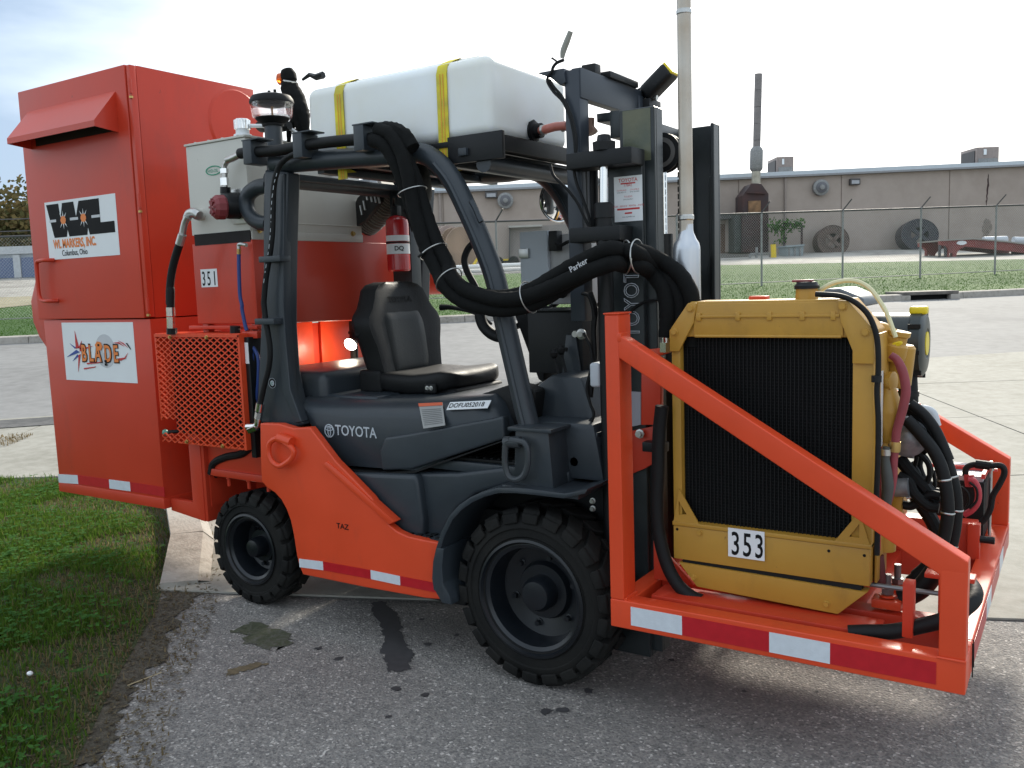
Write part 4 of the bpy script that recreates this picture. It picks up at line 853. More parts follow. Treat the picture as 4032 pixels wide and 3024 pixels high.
gap = [(0.675, -0.515, 0.75), (0.904, -0.515, 0.755), (1.088, -0.515, 0.778), (1.556, -0.515, 0.945), (1.558, -0.515, 0.941), (1.092, -0.515, 0.771), (0.904, -0.515, 0.748), (0.674, -0.515, 0.743)]
part('hood_seal', MB().prism(gap, 'y', -0.519, -0.45), BLR, fk)
part('rear_cowl', MB().rbox((0.02, 0.50), (-0.42, 0.42), (0.93, 1.17), 0.045), GRY, fk)
part('latch_panel', MB().rbox((0.48, 0.80), (-0.40, -0.18), (1.03, 1.068), 0.012), GRY, fk)
# floor plate and rubber mat
fl = [(1.203, -0.768, 0.84), (1.251, -0.421, 0.84), (1.254, -0.072, 0.84), (1.541, -0.517, 0.84), (1.566, -0.698, 0.84), (1.316, -0.779, 0.84)]
part('floor_plate', MB().prism([(1.05, 0, 0), (1.82, 0, 0), (1.82, 0, 0)][:0]+[(1.02, -0.49, 0), (1.82, -0.49, 0), (1.82, 0.49, 0), (1.02, 0.49, 0)], 'z', 0.79, 0.832), GRY, fk, bev=0.008)
part('floor_mat', MB().prism([(1.05, -0.475, 0), (1.66, -0.475, 0), (1.72, -0.42, 0), (1.72, 0.40, 0), (1.05, 0.40, 0)], 'z', 0.834, 0.846), BLR, fk, bev=0.004)
for i in range(11): part('mat_rib', MB().box((1.30+i*0.035, 1.312+i*0.035), (-0.46, 0.38), (0.845, 0.851)), BLR, fk)
# lettering on the hood
XD = (1, 0, 0)
tp = [(0.63, -0.517, 0.902), (0.833, -0.517, 0.912), (0.563, -0.517, 0.921), (0.622, -0.517, 0.924)]
text('hood_lettering', 'TOYOTA', (tp[0][0], -0.5005, tp[0][2]), XD, (0, 0, 1), 0.046, SVD, fk, sx=0.90, bold=0.012)
def ringmb(c, rx, rz, t, y, rot=0.0, n=28):
    mb = MB()
    for k in range(n):
        a, b = 2*PI*k/n, 2*PI*(k+1)/n
        q = []
        for aa, f in ((a, 1), (b, 1), (b, 0), (a, 0)):
            ex = (rx-(0 if f else t))*math.cos(aa); ez = (rz-(0 if f else t))*math.sin(aa)
            q.append((c[0]+ex*math.cos(rot)-ez*math.sin(rot), c[1]+ex*math.sin(rot)+ez*math.cos(rot)))
        mb.add([(p[0], y, p[1]) for p in q]+[(p[0], y+0.003, p[1]) for p in q], [(0,1,2,3), (7,6,5,4), (0,4,5,1), (2,6,7,3)])
    return mb
lc = ((tp[2][0]+tp[3][0])/2, tp[2][2]-0.004)
em = ringmb(lc, 0.030, 0.031, 0.005, -0.502); em2 = ringmb((lc[0], lc[1]+0.010), 0.024, 0.011, 0.004, -0.5025); em3 = ringmb((lc[0], lc[1]-0.002), 0.010, 0.025, 0.004, -0.503)
for e in (em, em2, em3): part('hood_emblem', e, SVD, fk)
lb = [(1.099, -0.5, 1.034), (1.216, -0.5, 1.052), (1.254, -0.5, 0.992), (1.14, -0.5, 0.966)]
# labels on the sloping hood edge
def hoodlabel(pts, m, lift=0.004, nm='warning_label'):
    a, b, c, d = [Vector(p) for p in pts]; return plate(nm, [d, c, b, a], m, fk, 0.0012)
lbA = [Vector(p) for p in [(1.103, -0.5, 1.026), (1.218, -0.5, 1.045)]]; lbB = [Vector(p) for p in [(1.156, -0.519, 0.97), (1.27, -0.519, 0.996)]]
top = [(lbA[0].x, -0.484, 1.062), (lbA[1].x+0.01, -0.484, 1.072)]; bot = [(lbB[0].x, -0.526, 0.965), (lbB[1].x, -0.526, 0.985)]
plate('warning_label', [bot[0], bot[1], top[1], top[0]], mat('grey_label', (0.30, 0.30, 0.29), 0.5), fk, 0.002)
tA, tB, bA, bB = [Vector(p) for p in (top[0], top[1], bot[0], bot[1])]
plate('label_stripe', [tA.lerp(bA, 0.13)+Vector((0, -.002, 0.001)), tB.lerp(bB, 0.13)+Vector((0, -.002, 0.001)), tB+Vector((0, -.002, 0.001)), tA+Vector((0, -.002, 0.001))], mat('label_orange', (0.62, 0.10, 0.03), 0.5), fk, 0.002)
for i in range(9):
    f = 0.25+i*0.075; a = tA.lerp(bA, f).lerp(tB.lerp(bB, f), 0.08); b = tA.lerp(bA, f).lerp(tB.lerp(bB, f), 0.92); d = (bA-tA)*0.018
    plate('label_text_line', [a+d+Vector((0, -.003, 0)), b+d+Vector((0, -.003, 0)), b+Vector((0, -.003, 0)), a+Vector((0, -.003, 0))], mat('label_lines', (0.16, 0.16, 0.16), 0.6) if 'label_lines' not in MATS else MATS['label_lines'], fk, 0.001)
sA = [(1.307, -0.5, 1.073), (1.472, -0.5, 1.111)]
p0 = Vector((1.268, -0.512, 1.046)); xd = Vector((1, 0, 0.085)).normalized(); yd = Vector((0, 0.72, 0.70)).normalized()
pl = [p0, p0+xd*0.205, p0+xd*0.205+yd*0.040, p0+yd*0.040]
plate('id_strip', pl, WHD, fk, 0.002)
text('id_lettering', 'DOFU052018', p0+xd*0.006+yd*0.009+Vector((0, -0.002, 0.002)), xd, yd, 0.023, BKD, fk, sx=0.94)
# front cowl, dash
P = [(1.371, -0.36, 1.136), (1.488, -0.36, 1.151), (1.569, -0.36, 1.042), (1.595, -0.36, 0.959), (1.446, -0.36, 0.94), (1.424, -0.36, 0.965)]
part('knee_panel', MB().prism([(1.36, 0, 1.10), (1.52, 0, 1.15), (1.64, 0, 1.13), (1.60, 0, 0.90), (1.52, 0, 0.88), (1.42, 0, 0.95)], 'y', -0.42, -0.30), VIN, fk, bev=0.02, seg=3)
part('dash_cowl', MB().prism([(1.52, 0, 0.84), (1.58, 0, 1.13), (1.66, 0, 1.18), (1.80, 0, 1.18), (1.88, 0, 0.95), (1.90, 0, 0.84)], 'y', -0.34, 0.42), GRY, fk, bev=0.02, seg=2)
part('dash_lower', MB().prism([(1.55, 0, 0.80), (1.62, 0, 1.02), (1.92, 0, 1.02), (1.96, 0, 0.80)], 'y', -0.47, 0.47), GRY, fk, bev=0.02)
part('front_tray', MB().box((1.60, 1.93), (-0.46, -0.34), (0.965, 0.985)), GRY, fk, bev=0.004)
# steering column and wheel
part('steering_column', MB().tube([(1.62, 0.05, 1.10), (1.46, 0.05, 1.36), (1.38, 0.05, 1.42)], 0.045, 14), BLK, fk)
sc = Vector((1.36, 0.05, 1.44)); sn = Vector((-0.55, 0, 0.83)); a_, b_ = sn.orthogonal().normalized(), None; b_ = sn.normalized().cross(a_)
part('steering_wheel', MB().tube([sc+a_*0.17*math.cos(t*PI/10)+b_*0.17*math.sin(t*PI/10) for t in range(21)], 0.014, 8, sub=2, cap=False), BLR, fk)
for k in range(3):
    t = k*2.09; part('steering_spoke', MB().tube([sc, sc+a_*0.165*math.cos(t)+b_*0.165*math.sin(t)], 0.010, 6, smooth=False), BLR, fk)
part('horn_boss', MB().lathe([(0.045, -0.02), (0.04, 0.02), (0.01, 0.028)], sc, sn, seg=16), BLR, fk)
for x_, y_, h in ((1.66, -0.13, 0.12), (1.66, -0.19, 0.12), (1.66, -0.25, 0.11)):
    lv = part('lever', MB().tube([(x_, y_, 1.14), (x_-0.03, y_, 1.14+h)], 0.006, 6, smooth=False), BLK, fk)
    part('lever_knob', MB().lathe([(0.006, -0.01), (0.016, 0.0), (0.018, 0.015), (0.008, 0.03)], (x_-0.03, y_, 1.14+h), (0, 0, 1), seg=12), BLR, lv)
# fender over the front wheel
outer = [(1.264, -0.62, 0.324), (1.258, -0.62, 0.375), (1.267, -0.62, 0.446), (1.284, -0.62, 0.5), (1.314, -0.62, 0.573), (1.359, -0.62, 0.646), (1.407, -0.62, 0.693), (1.463, -0.62, 0.731), (1.523, -0.62, 0.76), (1.591, -0.62, 0.782), (1.676, -0.62, 0.791), (1.758, -0.62, 0.792), (1.889, -0.62, 0.79), (1.983, -0.62, 0.816)]
N = len(outer)
for s in (-1, 1):
    inner = []
    for i, p in enumerate(outer):
        cx0, cz0 = 1.70, 0.35; d = Vector((p[0]-cx0, 0, p[2]-cz0)); L_ = d.length; q = d*(1-0.022/L_); inner.append((cx0+q.x, 0, cz0+q.z))
    part('fender', MB().prism(list(outer)+inner[::-1], 'y', s*0.645, s*0.30), GRY, fk, bev=0.005, ang=50)
lo = [(1.272, -0.63, 0.501), (1.333, -0.63, 0.612), (1.289, -0.63, 0.517), (1.269, -0.63, 0.38), (1.272, -0.63, 0.324), (1.326, -0.63, 0.279), (1.352, -0.63, 0.28), (1.349, -0.63, 0.315), (1.32, -0.63, 0.354), (1.324, -0.63, 0.44)]
lipf = [(1.272, -0.63, 0.327), (1.265, -0.63, 0.38), (1.273, -0.63, 0.45), (1.291, -0.63, 0.507), (1.328, -0.63, 0.509), (1.316, -0.63, 0.439), (1.316, -0.63, 0.362), (1.349, -0.63, 0.315), (1.355, -0.63, 0.28), (1.306, -0.63, 0.28)]
part('fender_flap', MB().prism(lipf, 'y', -0.648, -0.40), GRY, fk, bev=0.006)
part('fender_shelf', MB().box((1.60, 1.93), (-0.62, -0.32), (0.765, 0.79)), GRY, fk, bev=0.004)
part('wheel_well', MB().prism([(1.30, 0, 0.25), (1.30, 0, 0.60), (1.45, 0, 0.76), (1.93, 0, 0.76), (1.93, 0, 0.60), (1.55, 0, 0.30)], 'y', -0.36, 0.36), BLK, fk)
bolt('fender_bolt', (1.90, -0.45, 0.72), (0, -1, 0), 0.008, 0.015, ZNC, fk); bolt('fender_bolt', (1.90, -0.45, 0.69), (0, -1, 0), 0.008, 0.015, ZNC, fk)
# lift cylinder pivot lug
pv = [(1.833, -0.42, 0.869), (1.697, -0.42, 0.838)]
part('tilt_cylinder', MB().tube([pv[1], pv[0]], 0.042, 16, smooth=False), GRY, fk)
part('pivot_eye', MB().lathe([(0.055, -0.03), (0.055, 0.03)], pv[0], (0, -1, 0), seg=20), GRY, fk)
bolt('pivot_bolt', (pv[0][0], pv[0][1]-0.03, pv[0][2]), (0, -1, 0), 0.018, 0.02, ZNC, fk)
# ------------------------------------------------------------------ overhead guard
P1 = [(0.173, -0.5, 1.073), (0.222, -0.5, 1.373), (0.261, -0.5, 1.608)]+[(0.293, -0.5, 1.95), (0.317, -0.5, 2.098), (0.464, -0.5, 2.074), (0.428, -0.5, 1.804), (0.404, -0.5, 1.598)]+[(0.386, -0.5, 1.394), (0.387, -0.5, 1.183), (0.419, -0.5, 1.027), (0.466, -0.5, 0.944), (0.379, -0.5, 0.914), (0.269, -0.5, 0.933), (0.138, -0.5, 0.929)]
part('rear_pillar', MB().prism(P1, 'y', -0.535, -0.455), GRY, fk, bev=0.012, seg=3, ang=50)
part('rear_pillar', MB().prism(P1, 'y', 0.455, 0.535), GRY, fk, bev=0.012, seg=3, ang=50)
r1 = [(0.415, -0.54, 2.072), (0.453, -0.54, 2.069), (0.397, -0.54, 1.49)]+[(0.397, -0.54, 1.327), (0.407, -0.54, 1.103), (0.469, -0.54, 0.957), (0.424, -0.54, 0.948), (0.353, -0.54, 1.101), (0.348, -0.54, 1.327)]
part('pillar_rib', MB().prism(r1, 'y', -0.548, -0.50), GRY, fk, bev=0.008, seg=3)
rail = [(0.347, -0.5, 2.124), (0.492, -0.5, 2.116), (0.775, -0.5, 2.103), (1.02, -0.5, 2.088), (1.133, -0.5, 2.089), (1.211, -0.5, 2.074), (1.278, -0.5, 2.029), (1.342, -0.5, 1.955), (1.403, -0.5, 1.843), (1.463, -0.5, 1.721), (1.521, -0.5, 1.577)]+[(1.557, -0.5, 1.415), (1.599, -0.5, 1.237), (1.635, -0.5, 1.083), (1.657, -0.5, 1)]
rl = [Vector(p) for p in rail]
for s in (1, -1):
    pts = [Vector((p.x, p.y if s == 1 else 0.36, p.z)) for p in rl]
    part('guard_rail', MB().tube(pts, [0.043]*4+[0.042]*11, 16, sub=5), GRY, fk)
    part('rail_groove', MB().tube([Vector((p.x+0.0, p.y-0.040, p.z)) for p in pts[6:]], 0.010, 6, sub=4), GRY, fk)
for x_ in (0.36, 0.62, 0.88, 1.14, 1.38): part('guard_bar', MB().box((x_-0.02, x_+0.02), (-0.49, 0.49), (2.055, 2.085)), GRY, fk, bev=0.004)
part('guard_front_bar', MB().tube([(1.46, -0.46, 2.02), (1.46, 0.46, 2.02)], 0.035, 12, smooth=False), GRY, fk)
part('guard_rear_bar', MB().tube([(0.30, -0.5, 2.06), (0.30, 0.5, 2.06)], 0.035, 12, smooth=False), GRY, fk)
# leg foot and tie-down ring
for s in (-1, 1):
    c = (1.653, -0.53, 0.991)
    ft = part('leg_foot', MB().prism([(1.655, 0, 1.00), (1.80, 0, 1.00), (1.815, 0, 0.79), (1.64, 0, 0.79)], 'y', s*0.60, s*0.46), GRY, fk, bev=0.006)
    part('foot_cap', MB().box((1.63, 1.82), (s*0.615, s*0.45), (1.0, 1.014)), GRY, ft, bev=0.003)
rp = [Vector(p) for p in [(1.658, -0.64, 0.97), (1.695, -0.64, 0.968), (1.721, -0.64, 0.962), (1.733, -0.64, 0.934), (1.731, -0.64, 0.883), (1.712, -0.64, 0.84), (1.678, -0.64, 0.821), (1.645, -0.64, 0.831), (1.631, -0.64, 0.875), (1.633, -0.64, 0.927), (1.639, -0.64, 0.959)]]
rg_ = part('tie_down_ring', MB().tube(rp+[rp[0]], 0.0125, 10, cap=False), GRY, fk)
part('ring_lug', MB().tube([(1.628, -0.63, 0.958), (1.696, -0.63, 0.963)], 0.022, 12, smooth=False), GRY, rg_)
rp = [Vector(p) for p in [(0.415, -0.63, 0.884), (0.462, -0.63, 0.866), (0.494, -0.63, 0.841), (0.481, -0.63, 0.808), (0.435, -0.63, 0.777), (0.394, -0.63, 0.763), (0.351, -0.63, 0.781), (0.332, -0.63, 0.822), (0.344, -0.63, 0.865), (0.386, -0.63, 0.889)]]
rg_ = part('tie_down_ring', MB().tube(rp+[rp[0]], 0.0125, 10, cap=False), ORA, fk)
part('ring_lug', MB().tube([(0.395, -0.62, 0.892), (0.477, -0.62, 0.876)], 0.024, 12, smooth=False), ORA, rg_)
# reflective tape on the side panel
def tape(seq, y, parent, za, zb, cols):
    for (a, b), m in zip(zip(seq, seq[1:]), cols):
        plate('reflective_tape', [(a[0], y, a[1]), (b[0], y, b[1]), (b[0], y, b[1]+zb), (a[0], y, a[1]+zb)], m, parent, 0.0015)
q = [(0.456, -0.602, 0.291), (0.607, -0.602, 0.299), (0.89, -0.602, 0.302), (1.054, -0.602, 0.3), (1.246, -0.602, 0.3)]
tape([(p[0], p[2]) for p in q], -0.6015, fk, 0, 0.040, [REF, REDT, REF, REDT])
tz = (0.702, -0.602, 0.505)
text('side_lettering', 'TAZ', (tz[0], -0.6005, tz[2]), XD, (0, 0, 1), 0.024, BKD, fk, sx=1.1, bold=0.01)
# ------------------------------------------------------------------ seat
seat_root = fk
bk = []
# back shell: rings over height: (z, halfwidth, x, thickness, y shift)
for z, hw, x_, th in ((1.085, 0.205, 0.655, 0.07), (1.13, 0.225, 0.640, 0.10), (1.20, 0.235, 0.625, 0.115), (1.28, 0.250, 0.612, 0.12), (1.34, 0.272, 0.602, 0.12), (1.385, 0.282, 0.595, 0.115), (1.42, 0.268, 0.59, 0.11), (1.455, 0.232, 0.585, 0.10), (1.50, 0.205, 0.578, 0.095), (1.54, 0.185, 0.572, 0.09), (1.565, 0.150, 0.568, 0.075), (1.578, 0.09, 0.565, 0.05)):
    ring = []
    for k in range(20):
        a = 2*PI*k/20; cx_, sx_ = math.cos(a), math.sin(a)
        px = (abs(cx_)**0.6)*math.copysign(1, cx_); py = (abs(sx_)**0.75)*math.copysign(1, sx_)
        wrap = 0.055*abs(py)**2.2 if px > 0 else 0.0
        ring.append((x_+px*th/2+wrap, py*hw-0.02, z))
    bk.append(ring)
part('seat_back', loft(bk), VIN, fk, ang=60)
def shellfront(z):
    tab = ((1.085, 0.69), (1.13, 0.690), (1.20, 0.6825), (1.28, 0.672), (1.34, 0.662), (1.385, 0.6525), (1.42, 0.645), (1.455, 0.635), (1.50, 0.6255))
    for (z0, a0), (z1, a1) in zip(tab, tab[1:]):
        if z0 <= z <= z1: return a0+(a1-a0)*(z-z0)/(z1-z0)
    return tab[-1][1]
bc = MB(); rows = []
for i in range(13):
    z = 1.12+i*0.0275; hw = 0.158-0.03*max(0, (i-9)/3)**2-0.02*max(0, (3-i)/3); row = []
    for k in range(11):
        t = k/5-1; edge = min(1, (1-abs(t))*3, i/1.5+0.1, (12-i)/1.5+0.1)
        row.append((shellfront(z)+0.055*abs(t*hw/0.27)**2.2+(-0.012 if edge < 0.15 else 0.010*min(1, edge)), t*hw-0.02, z))
    rows.append(row)
bc.v = [p for r_ in rows for p in r_]; bc.f = [(i*11+k, i*11+k+1, (i+1)*11+k+1, (i+1)*11+k) for i in range(12) for k in range(10)]
part('back_cushion', bc, mat('smooth_vinyl', (0.018, 0.020, 0.019), 0.45, spec=0.35, var=0.1, nscale=15, bump=0.2, bscale=140), fk, ang=70)
text('seat_lettering', 'TOYOTA', (0.6285, -0.105, 1.478), (0, 1, 0), (-0.25, 0, 1), 0.028, mat('embossed_vinyl', (0.004, 0.004, 0.004), 0.8), fk, sx=1.1, bold=0.02, lift=0.011)
cu = []
for x_, hw, zt, zb in ((0.63, 0.20, 1.13, 1.08), (0.67, 0.235, 1.155, 1.065), (0.75, 0.245, 1.155, 1.055), (0.88, 0.248, 1.15, 1.05), (0.97, 0.245, 1.160, 1.055), (1.03, 0.235, 1.168, 1.07), (1.07, 0.20, 1.158, 1.085), (1.09, 0.15, 1.138, 1.10)):
    ring = []
    for k in range(24):
        a = 2*PI*k/24; c_, s_ = math.cos(a), math.sin(a)
        py = (abs(c_)**0.55)*math.copysign(1, c_); pz = (abs(s_)**0.6)*math.copysign(1, s_)
        bolst = 0.022*(abs(py)**3) if pz > 0 else 0
        ring.append((x_, py*hw-0.02, (zt+zb)/2+pz*(zt-zb)/2+bolst))
    cu.append(ring)
part('seat_cushion', loft(cu), VIN, fk, ang=60)
part('seat_base', MB().rbox((0.62, 1.10), (-0.215, 0.175), (1.045, 1.09), 0.018), BLR, fk)
part('seat_slide', MB().box((0.60, 1.12), (-0.19, -0.15), (1.03, 1.05)), BLK, fk)
part('seat_slide', MB().box((0.60, 1.12), (0.11, 0.15), (1.03, 1.05)), BLK, fk)
part('recliner_cover', MB().rbox((0.565, 0.70), (-0.262, -0.215), (1.06, 1.17), 0.018), BLR, fk)
part('recline_knob', MB().lathe([(0.026, 0), (0.026, 0.012), (0.018, 0.016), (0.014, 0.022)], (0.60, -0.27, 1.345), (0, -1, 0), seg=14), BLR, fk)
part('buckle_plate', MB().rbox((0.97, 1.035), (-0.280, -0.262), (1.075, 1.12), 0.008), BLR, fk)
for dx in (0, 0.022): bolt('buckle_bolt', (0.99+dx, -0.279, 1.10), (0, -1, 0), 0.007, 0.008, ZNC, fk)
part('adjust_lever', MB().tube([(1.10, -0.12, 1.06), (1.24, -0.12, 1.065)], 0.006, 6, smooth=False), BLK, fk)
# seat belt retractor arm and grab handle to the right of the seat back

part('armrest_lever', MB().tube([(0.781, 0.12, 1.445), (0.846, 0.12, 1.444), (0.942, 0.12, 1.425), (1.022, 0.12, 1.398), (1.079, 0.12, 1.362)], [0.016, 0.012, 0.007, 0.007, 0.007], 8), BLR, fk)
part('grab_handle', MB().tube([(1.003, 0.1, 1.746), (0.969, 0.1, 1.715), (0.949, 0.1, 1.668), (0.964, 0.1, 1.613), (1.001, 0.1, 1.552), (1.025, 0.1, 1.508)], 0.016, 10), BLR, fk)
part('reverse_handle', MB().tube([(1.187, -0.1, 1.454), (1.166, -0.1, 1.418), (1.183, -0.1, 1.367), (1.225, -0.1, 1.331), (1.279, -0.1, 1.315), (1.317, -0.1, 1.346)], [0.02, 0.024, 0.026, 0.026, 0.022, 0.018], 12), BLR, fk)
part('rail_grip', MB().tube([(1.464, -0.56, 1.87), (1.483, -0.56, 1.839), (1.497, -0.56, 1.808), (1.507, -0.56, 1.788)], 0.011, 8, sub=3), GRY, fk)
# ------------------------------------------------------------------ mast
def chan(name, x0, x1, y0, y1, z0, z1, t, m, openx=None):
    # C-channel: web on y0 side (towards y0), flanges at both x ends
    s = 1 if y1 > y0 else -1
    mb = MB().box((x0, x1), (y0, y0+s*t), (z0, z1)).box((x0, x0+t), (y0+s*t*0.999, y1), (z0, z1)).box((x1-t, x1), (y0+s*t*0.999, y1), (z0, z1))
    return part(name, mb, m, fk, bev=0.003, seg=1)
MG = mat('mast_green_black', (0.020, 0.026, 0.028), 0.34, var=0.3, nscale=6, bump=0.1)
MGL = mat('greased_channel', (0.075, 0.090, 0.060), 0.30, var=0.3, nscale=9, bump=0.2, col2=(0.13, 0.13, 0.075))
mo = [(1.933, -0.33, 2.032), (2.099, -0.33, 2.021), (1.977, -0.33, 2.181), (2.12, -0.33, 2.171)]
chan('mast_outer_channel', 1.93, 2.085, -0.36, -0.29, 0.10, mo[1][2], 0.018, MG)
chan('mast_inner_channel', 1.985, 2.125, -0.335, -0.26, 0.12, 2.17, 0.016, MG)
part('greased_face', MB().box((2.0, 2.11), (-0.3365, -0.3345), (1.98, 2.165)), MGL, fk)
chan('mast_outer_channel', 1.93, 2.085, 0.44, 0.37, 0.10, 1.98, 0.018, MG)
chan('mast_inner_channel', 1.96, 2.10, 0.42, 0.345, 0.12, 2.20, 0.016, MG)
part('inner_back_flange', MB().prism([(1.849, -0.25, 2.188), (1.93, -0.25, 2.186), (1.931, -0.25, 2.151), (1.85, -0.25, 2.155)], 'y', -0.25, 0.30), MG, fk, bev=0.004)
part('top_crosshead', MB().box((1.93, 1.97), (-0.30, 0.40), (2.08, 2.18)), MG, fk, bev=0.004)
part('crossmember', MB().box((1.90, 1.93), (-0.36, 0.44), (1.50, 1.60)), MG, fk, bev=0.004)
part('crossmember', MB().box((1.90, 1.93), (-0.36, 0.44), (0.55, 0.70)), MG, fk, bev=0.004)
part('crossmember', MB().box((2.085, 2.12), (-0.30, 0.40), (0.30, 0.42)), MG, fk, bev=0.004)
# chain sheave, chain, rods
sv = (2.084, -0.16, 2.024)
part('chain_sheave', MB().lathe([(0.062, -0.02), (0.074, -0.02), (0.074, -0.012), (0.062, -0.008), (0.062, 0.008), (0.074, 0.012), (0.074, 0.02), (0.060, 0.02), (0.03, 0.022), (0.02, 0.022), (0.001, 0.022)], sv, (0, -1, 0), seg=32), BLK, fk)
part('sheave_race', MB().lathe([(0.056, 0.0), (0.056, 0.024), (0.040, 0.024), (0.040, 0.0)], sv, (0, -1, 0), seg=32, closed=True), mat('worn_steel', (0.22, 0.22, 0.22), 0.4, metal=0.7), fk)
lk = MB(); zc = 0.55
while zc < sv[2]+0.02:
    lk.box((sv[0]+0.060, sv[0]+0.090), (sv[1]-0.012, sv[1]+0.012), (zc, zc+0.020)); zc += 0.027
part('lift_chain', lk, mat('oily_chain', (0.035, 0.032, 0.030), 0.4, metal=0.5), fk)
part('piston_rod', MB().tube([(sv[0]-0.005, sv[1], sv[2]-0.02), (sv[0]-0.005, sv[1], 1.3)], 0.017, 14, smooth=False), CHR, fk)
part('lift_cylinder', MB().tube([(sv[0]-0.005, sv[1], 1.72), (sv[0]-0.005, sv[1], 0.35)], 0.036, 16, smooth=False), BLK, fk)
part('lift_chain', MB().box((2.06, 2.085), (0.10, 0.125), (0.6, 2.1)), MATS['oily_chain'], fk)
part('centre_cylinder', MB().tube([(2.02, 0.22, 0.35), (2.02, 0.22, 1.65)], 0.040, 16, smooth=False), BLK, fk)
part('centre_rod', MB().tube([(2.02, 0.22, 1.65), (2.02, 0.22, 2.12)], 0.018, 14, smooth=False), CHR, fk)
# near auxiliary cylinder beside the mast
ac = [(1.974, -0.44, 2.046), (1.967, -0.44, 1.807), (1.963, -0.44, 1.736)]
part('side_rod', MB().tube([ac[0], ac[1]], 0.0165, 14, smooth=False), CHR, fk)
sc_ = part('side_cylinder', MB().tube([ac[1], (ac[1][0]+0.005, ac[1][1], 0.55)], 0.030, 16, smooth=False), BLK, fk)
part('gland_nut', MB().lathe([(0.036, 0), (0.036, 0.05), (0.03, 0.055)], (ac[1][0], ac[1][1], ac[1][2]-0.03), (0, 0, 1), seg=16), BLK, sc_)
part('rod_end', MB().lathe([(0.042, 0), (0.044, 0.03), (0.028, 0.035), (0.024, 0.055), (0.012, 0.058)], (ac[0][0], ac[0][1], ac[0][2]-0.03), (0, 0, 1), seg=8), BLK, fk)
hb = [(1.832, -0.44, 1.987), (2.095, -0.44, 1.977)]
part('upper_arm', MB().box((hb[0][0], hb[1][0]), (-0.47, -0.36), (hb[0][2]-0.028, hb[0][2]+0.030)), BLK, fk, bev=0.005)
hb = [(1.837, -0.44, 1.721), (2.044, -0.44, 1.715)]
part('lower_arm', MB().box((hb[0][0], hb[1][0]), (-0.47, -0.36), (hb[0][2]-0.028, hb[0][2]+0.026)), BLK, fk, bev=0.005)
# tower above the mast with cross beam
TWR = mat('blue_grey_steel', (0.030, 0.038, 0.050), 0.40, var=0.1, nscale=4)
tw = [(1.796, -0.38, 2.329), (1.878, -0.38, 2.316), (1.869, -0.38, 2.002), (1.793, -0.38, 2.01)]
zt = tw[0][2]
part('tower_post', MB().box((tw[0][0], tw[1][0]-0.02), (-0.40, -0.33), (1.40, zt)), TWR, fk, bev=0.004)
part('tower_post', MB().box((tw[0][0]+0.01, tw[1][0]-0.01), (0.10, 0.17), (1.90, zt-0.02)), TWR, fk, bev=0.004)
part('tower_beam', MB().box((tw[1][0]-0.055, tw[1][0]-0.015), (-0.396, 0.22), (zt-0.105, zt+0.005)), TWR, fk, bev=0.004)
P = [(1.679, -0.4, 2.337), (1.799, -0.4, 2.337), (1.806, -0.4, 2.285), (1.783, -0.4, 2.277), (1.732, -0.4, 2.318)]
part('tower_bracket', MB().prism(P, 'y', -0.41, -0.30), TWR, fk, bev=0.003)
part('bracket_plate', MB().box((tw[0][0]-0.005, tw[1][0]+0.02), (0.14, 0.26), (zt-0.125, zt-0.03)), BLK, fk, bev=0.003)
part('inner_upright', MB().tube([(1.848, -0.3, 1.972), (1.844, -0.3, 1.747)], 0.026, 12, smooth=False), BLK, fk)
part('inner_upright', MB().tube([(1.847, -0.36, 1.973), (1.844, -0.36, 1.74)], 0.014, 10, smooth=False), BLK, fk)
part('yard_fitting', MB().tube([(1.839, -0.28, 2.169), (1.838, -0.28, 2.135), (1.848, -0.28, 2.111)], [0.016, 0.016, 0.022], 8), mat('bronze_fitting', (0.20, 0.12, 0.09), 0.45, metal=0.5), fk)
part('yard_fitting', MB().box((tw[1][0]-0.02, tw[1][0]+0.05), (-0.30, -0.22), (2.0, 2.045)), MATS['bronze_fitting'], fk, bev=0.004)
# work lights on the tower
def wlight(c, d, r, dep, nm='work_light', oval=1.0):
    d = Vector(d).normalized()
    h = part(nm, MB().lathe([(r*0.55, -dep), (r*0.9, -dep*0.7), (r, -0.01), (r, 0.0), (0.001, 0.0)], c, d, seg=24), BLK, fk)
    part('light_lens', MB().lathe([(r*0.92, 0.0), (r*0.90, 0.006), (0.001, 0.010)], c, d, seg=24), LGY, h)
    return h
w1 = (1.828, -0.05, 2.351)
part('strobe_base', MB().box((w1[0]-0.05, w1[0]+0.05), (w1[1]-0.13, w1[1]+0.13), (w1[2]-0.02, w1[2]+0.006)), BLK, fk, bev=0.006)
part('strobe_lens', MB().rbox((w1[0]-0.045, w1[0]+0.045), (w1[1]-0.12, w1[1]+0.12), (w1[2]+0.004, w1[2]+0.045), 0.015), CLR, fk)
part('strobe_cap', MB().box((w1[0]-0.03, w1[0]+0.03), (w1[1]-0.22, w1[1]-0.17), (w1[2]-0.02, w1[2]+0.022)), BLK, fk, bev=0.006)
w2 = (1.923, 0.18, 2.363)
wl = part('work_light', MB().rbox((-0.075, 0.075), (-0.045, 0.045), (-0.035, 0.035), 0.02).xf(Matrix.Translation(w2) @ Matrix.Rotation(R(-38), 4, 'Y')), BLK, fk)
part('light_lens', MB().rbox((0.066, 0.078), (-0.04, 0.04), (-0.030, 0.030), 0.005).xf(Matrix.Translation(w2) @ Matrix.Rotation(R(-38), 4, 'Y')), YLB, wl)
part('light_bracket', MB().tube([(1.892, 0.18, 2.33), (1.902, 0.18, 2.304), (1.915, 0.18, 2.302)], 0.012, 8, smooth=False), ZNC, wl)
part('light_cable', MB().tube([(1.829, 0.18, 2.348), (1.85, 0.18, 2.354), (1.864, 0.18, 2.359)], 0.004, 6), BLR, wl)
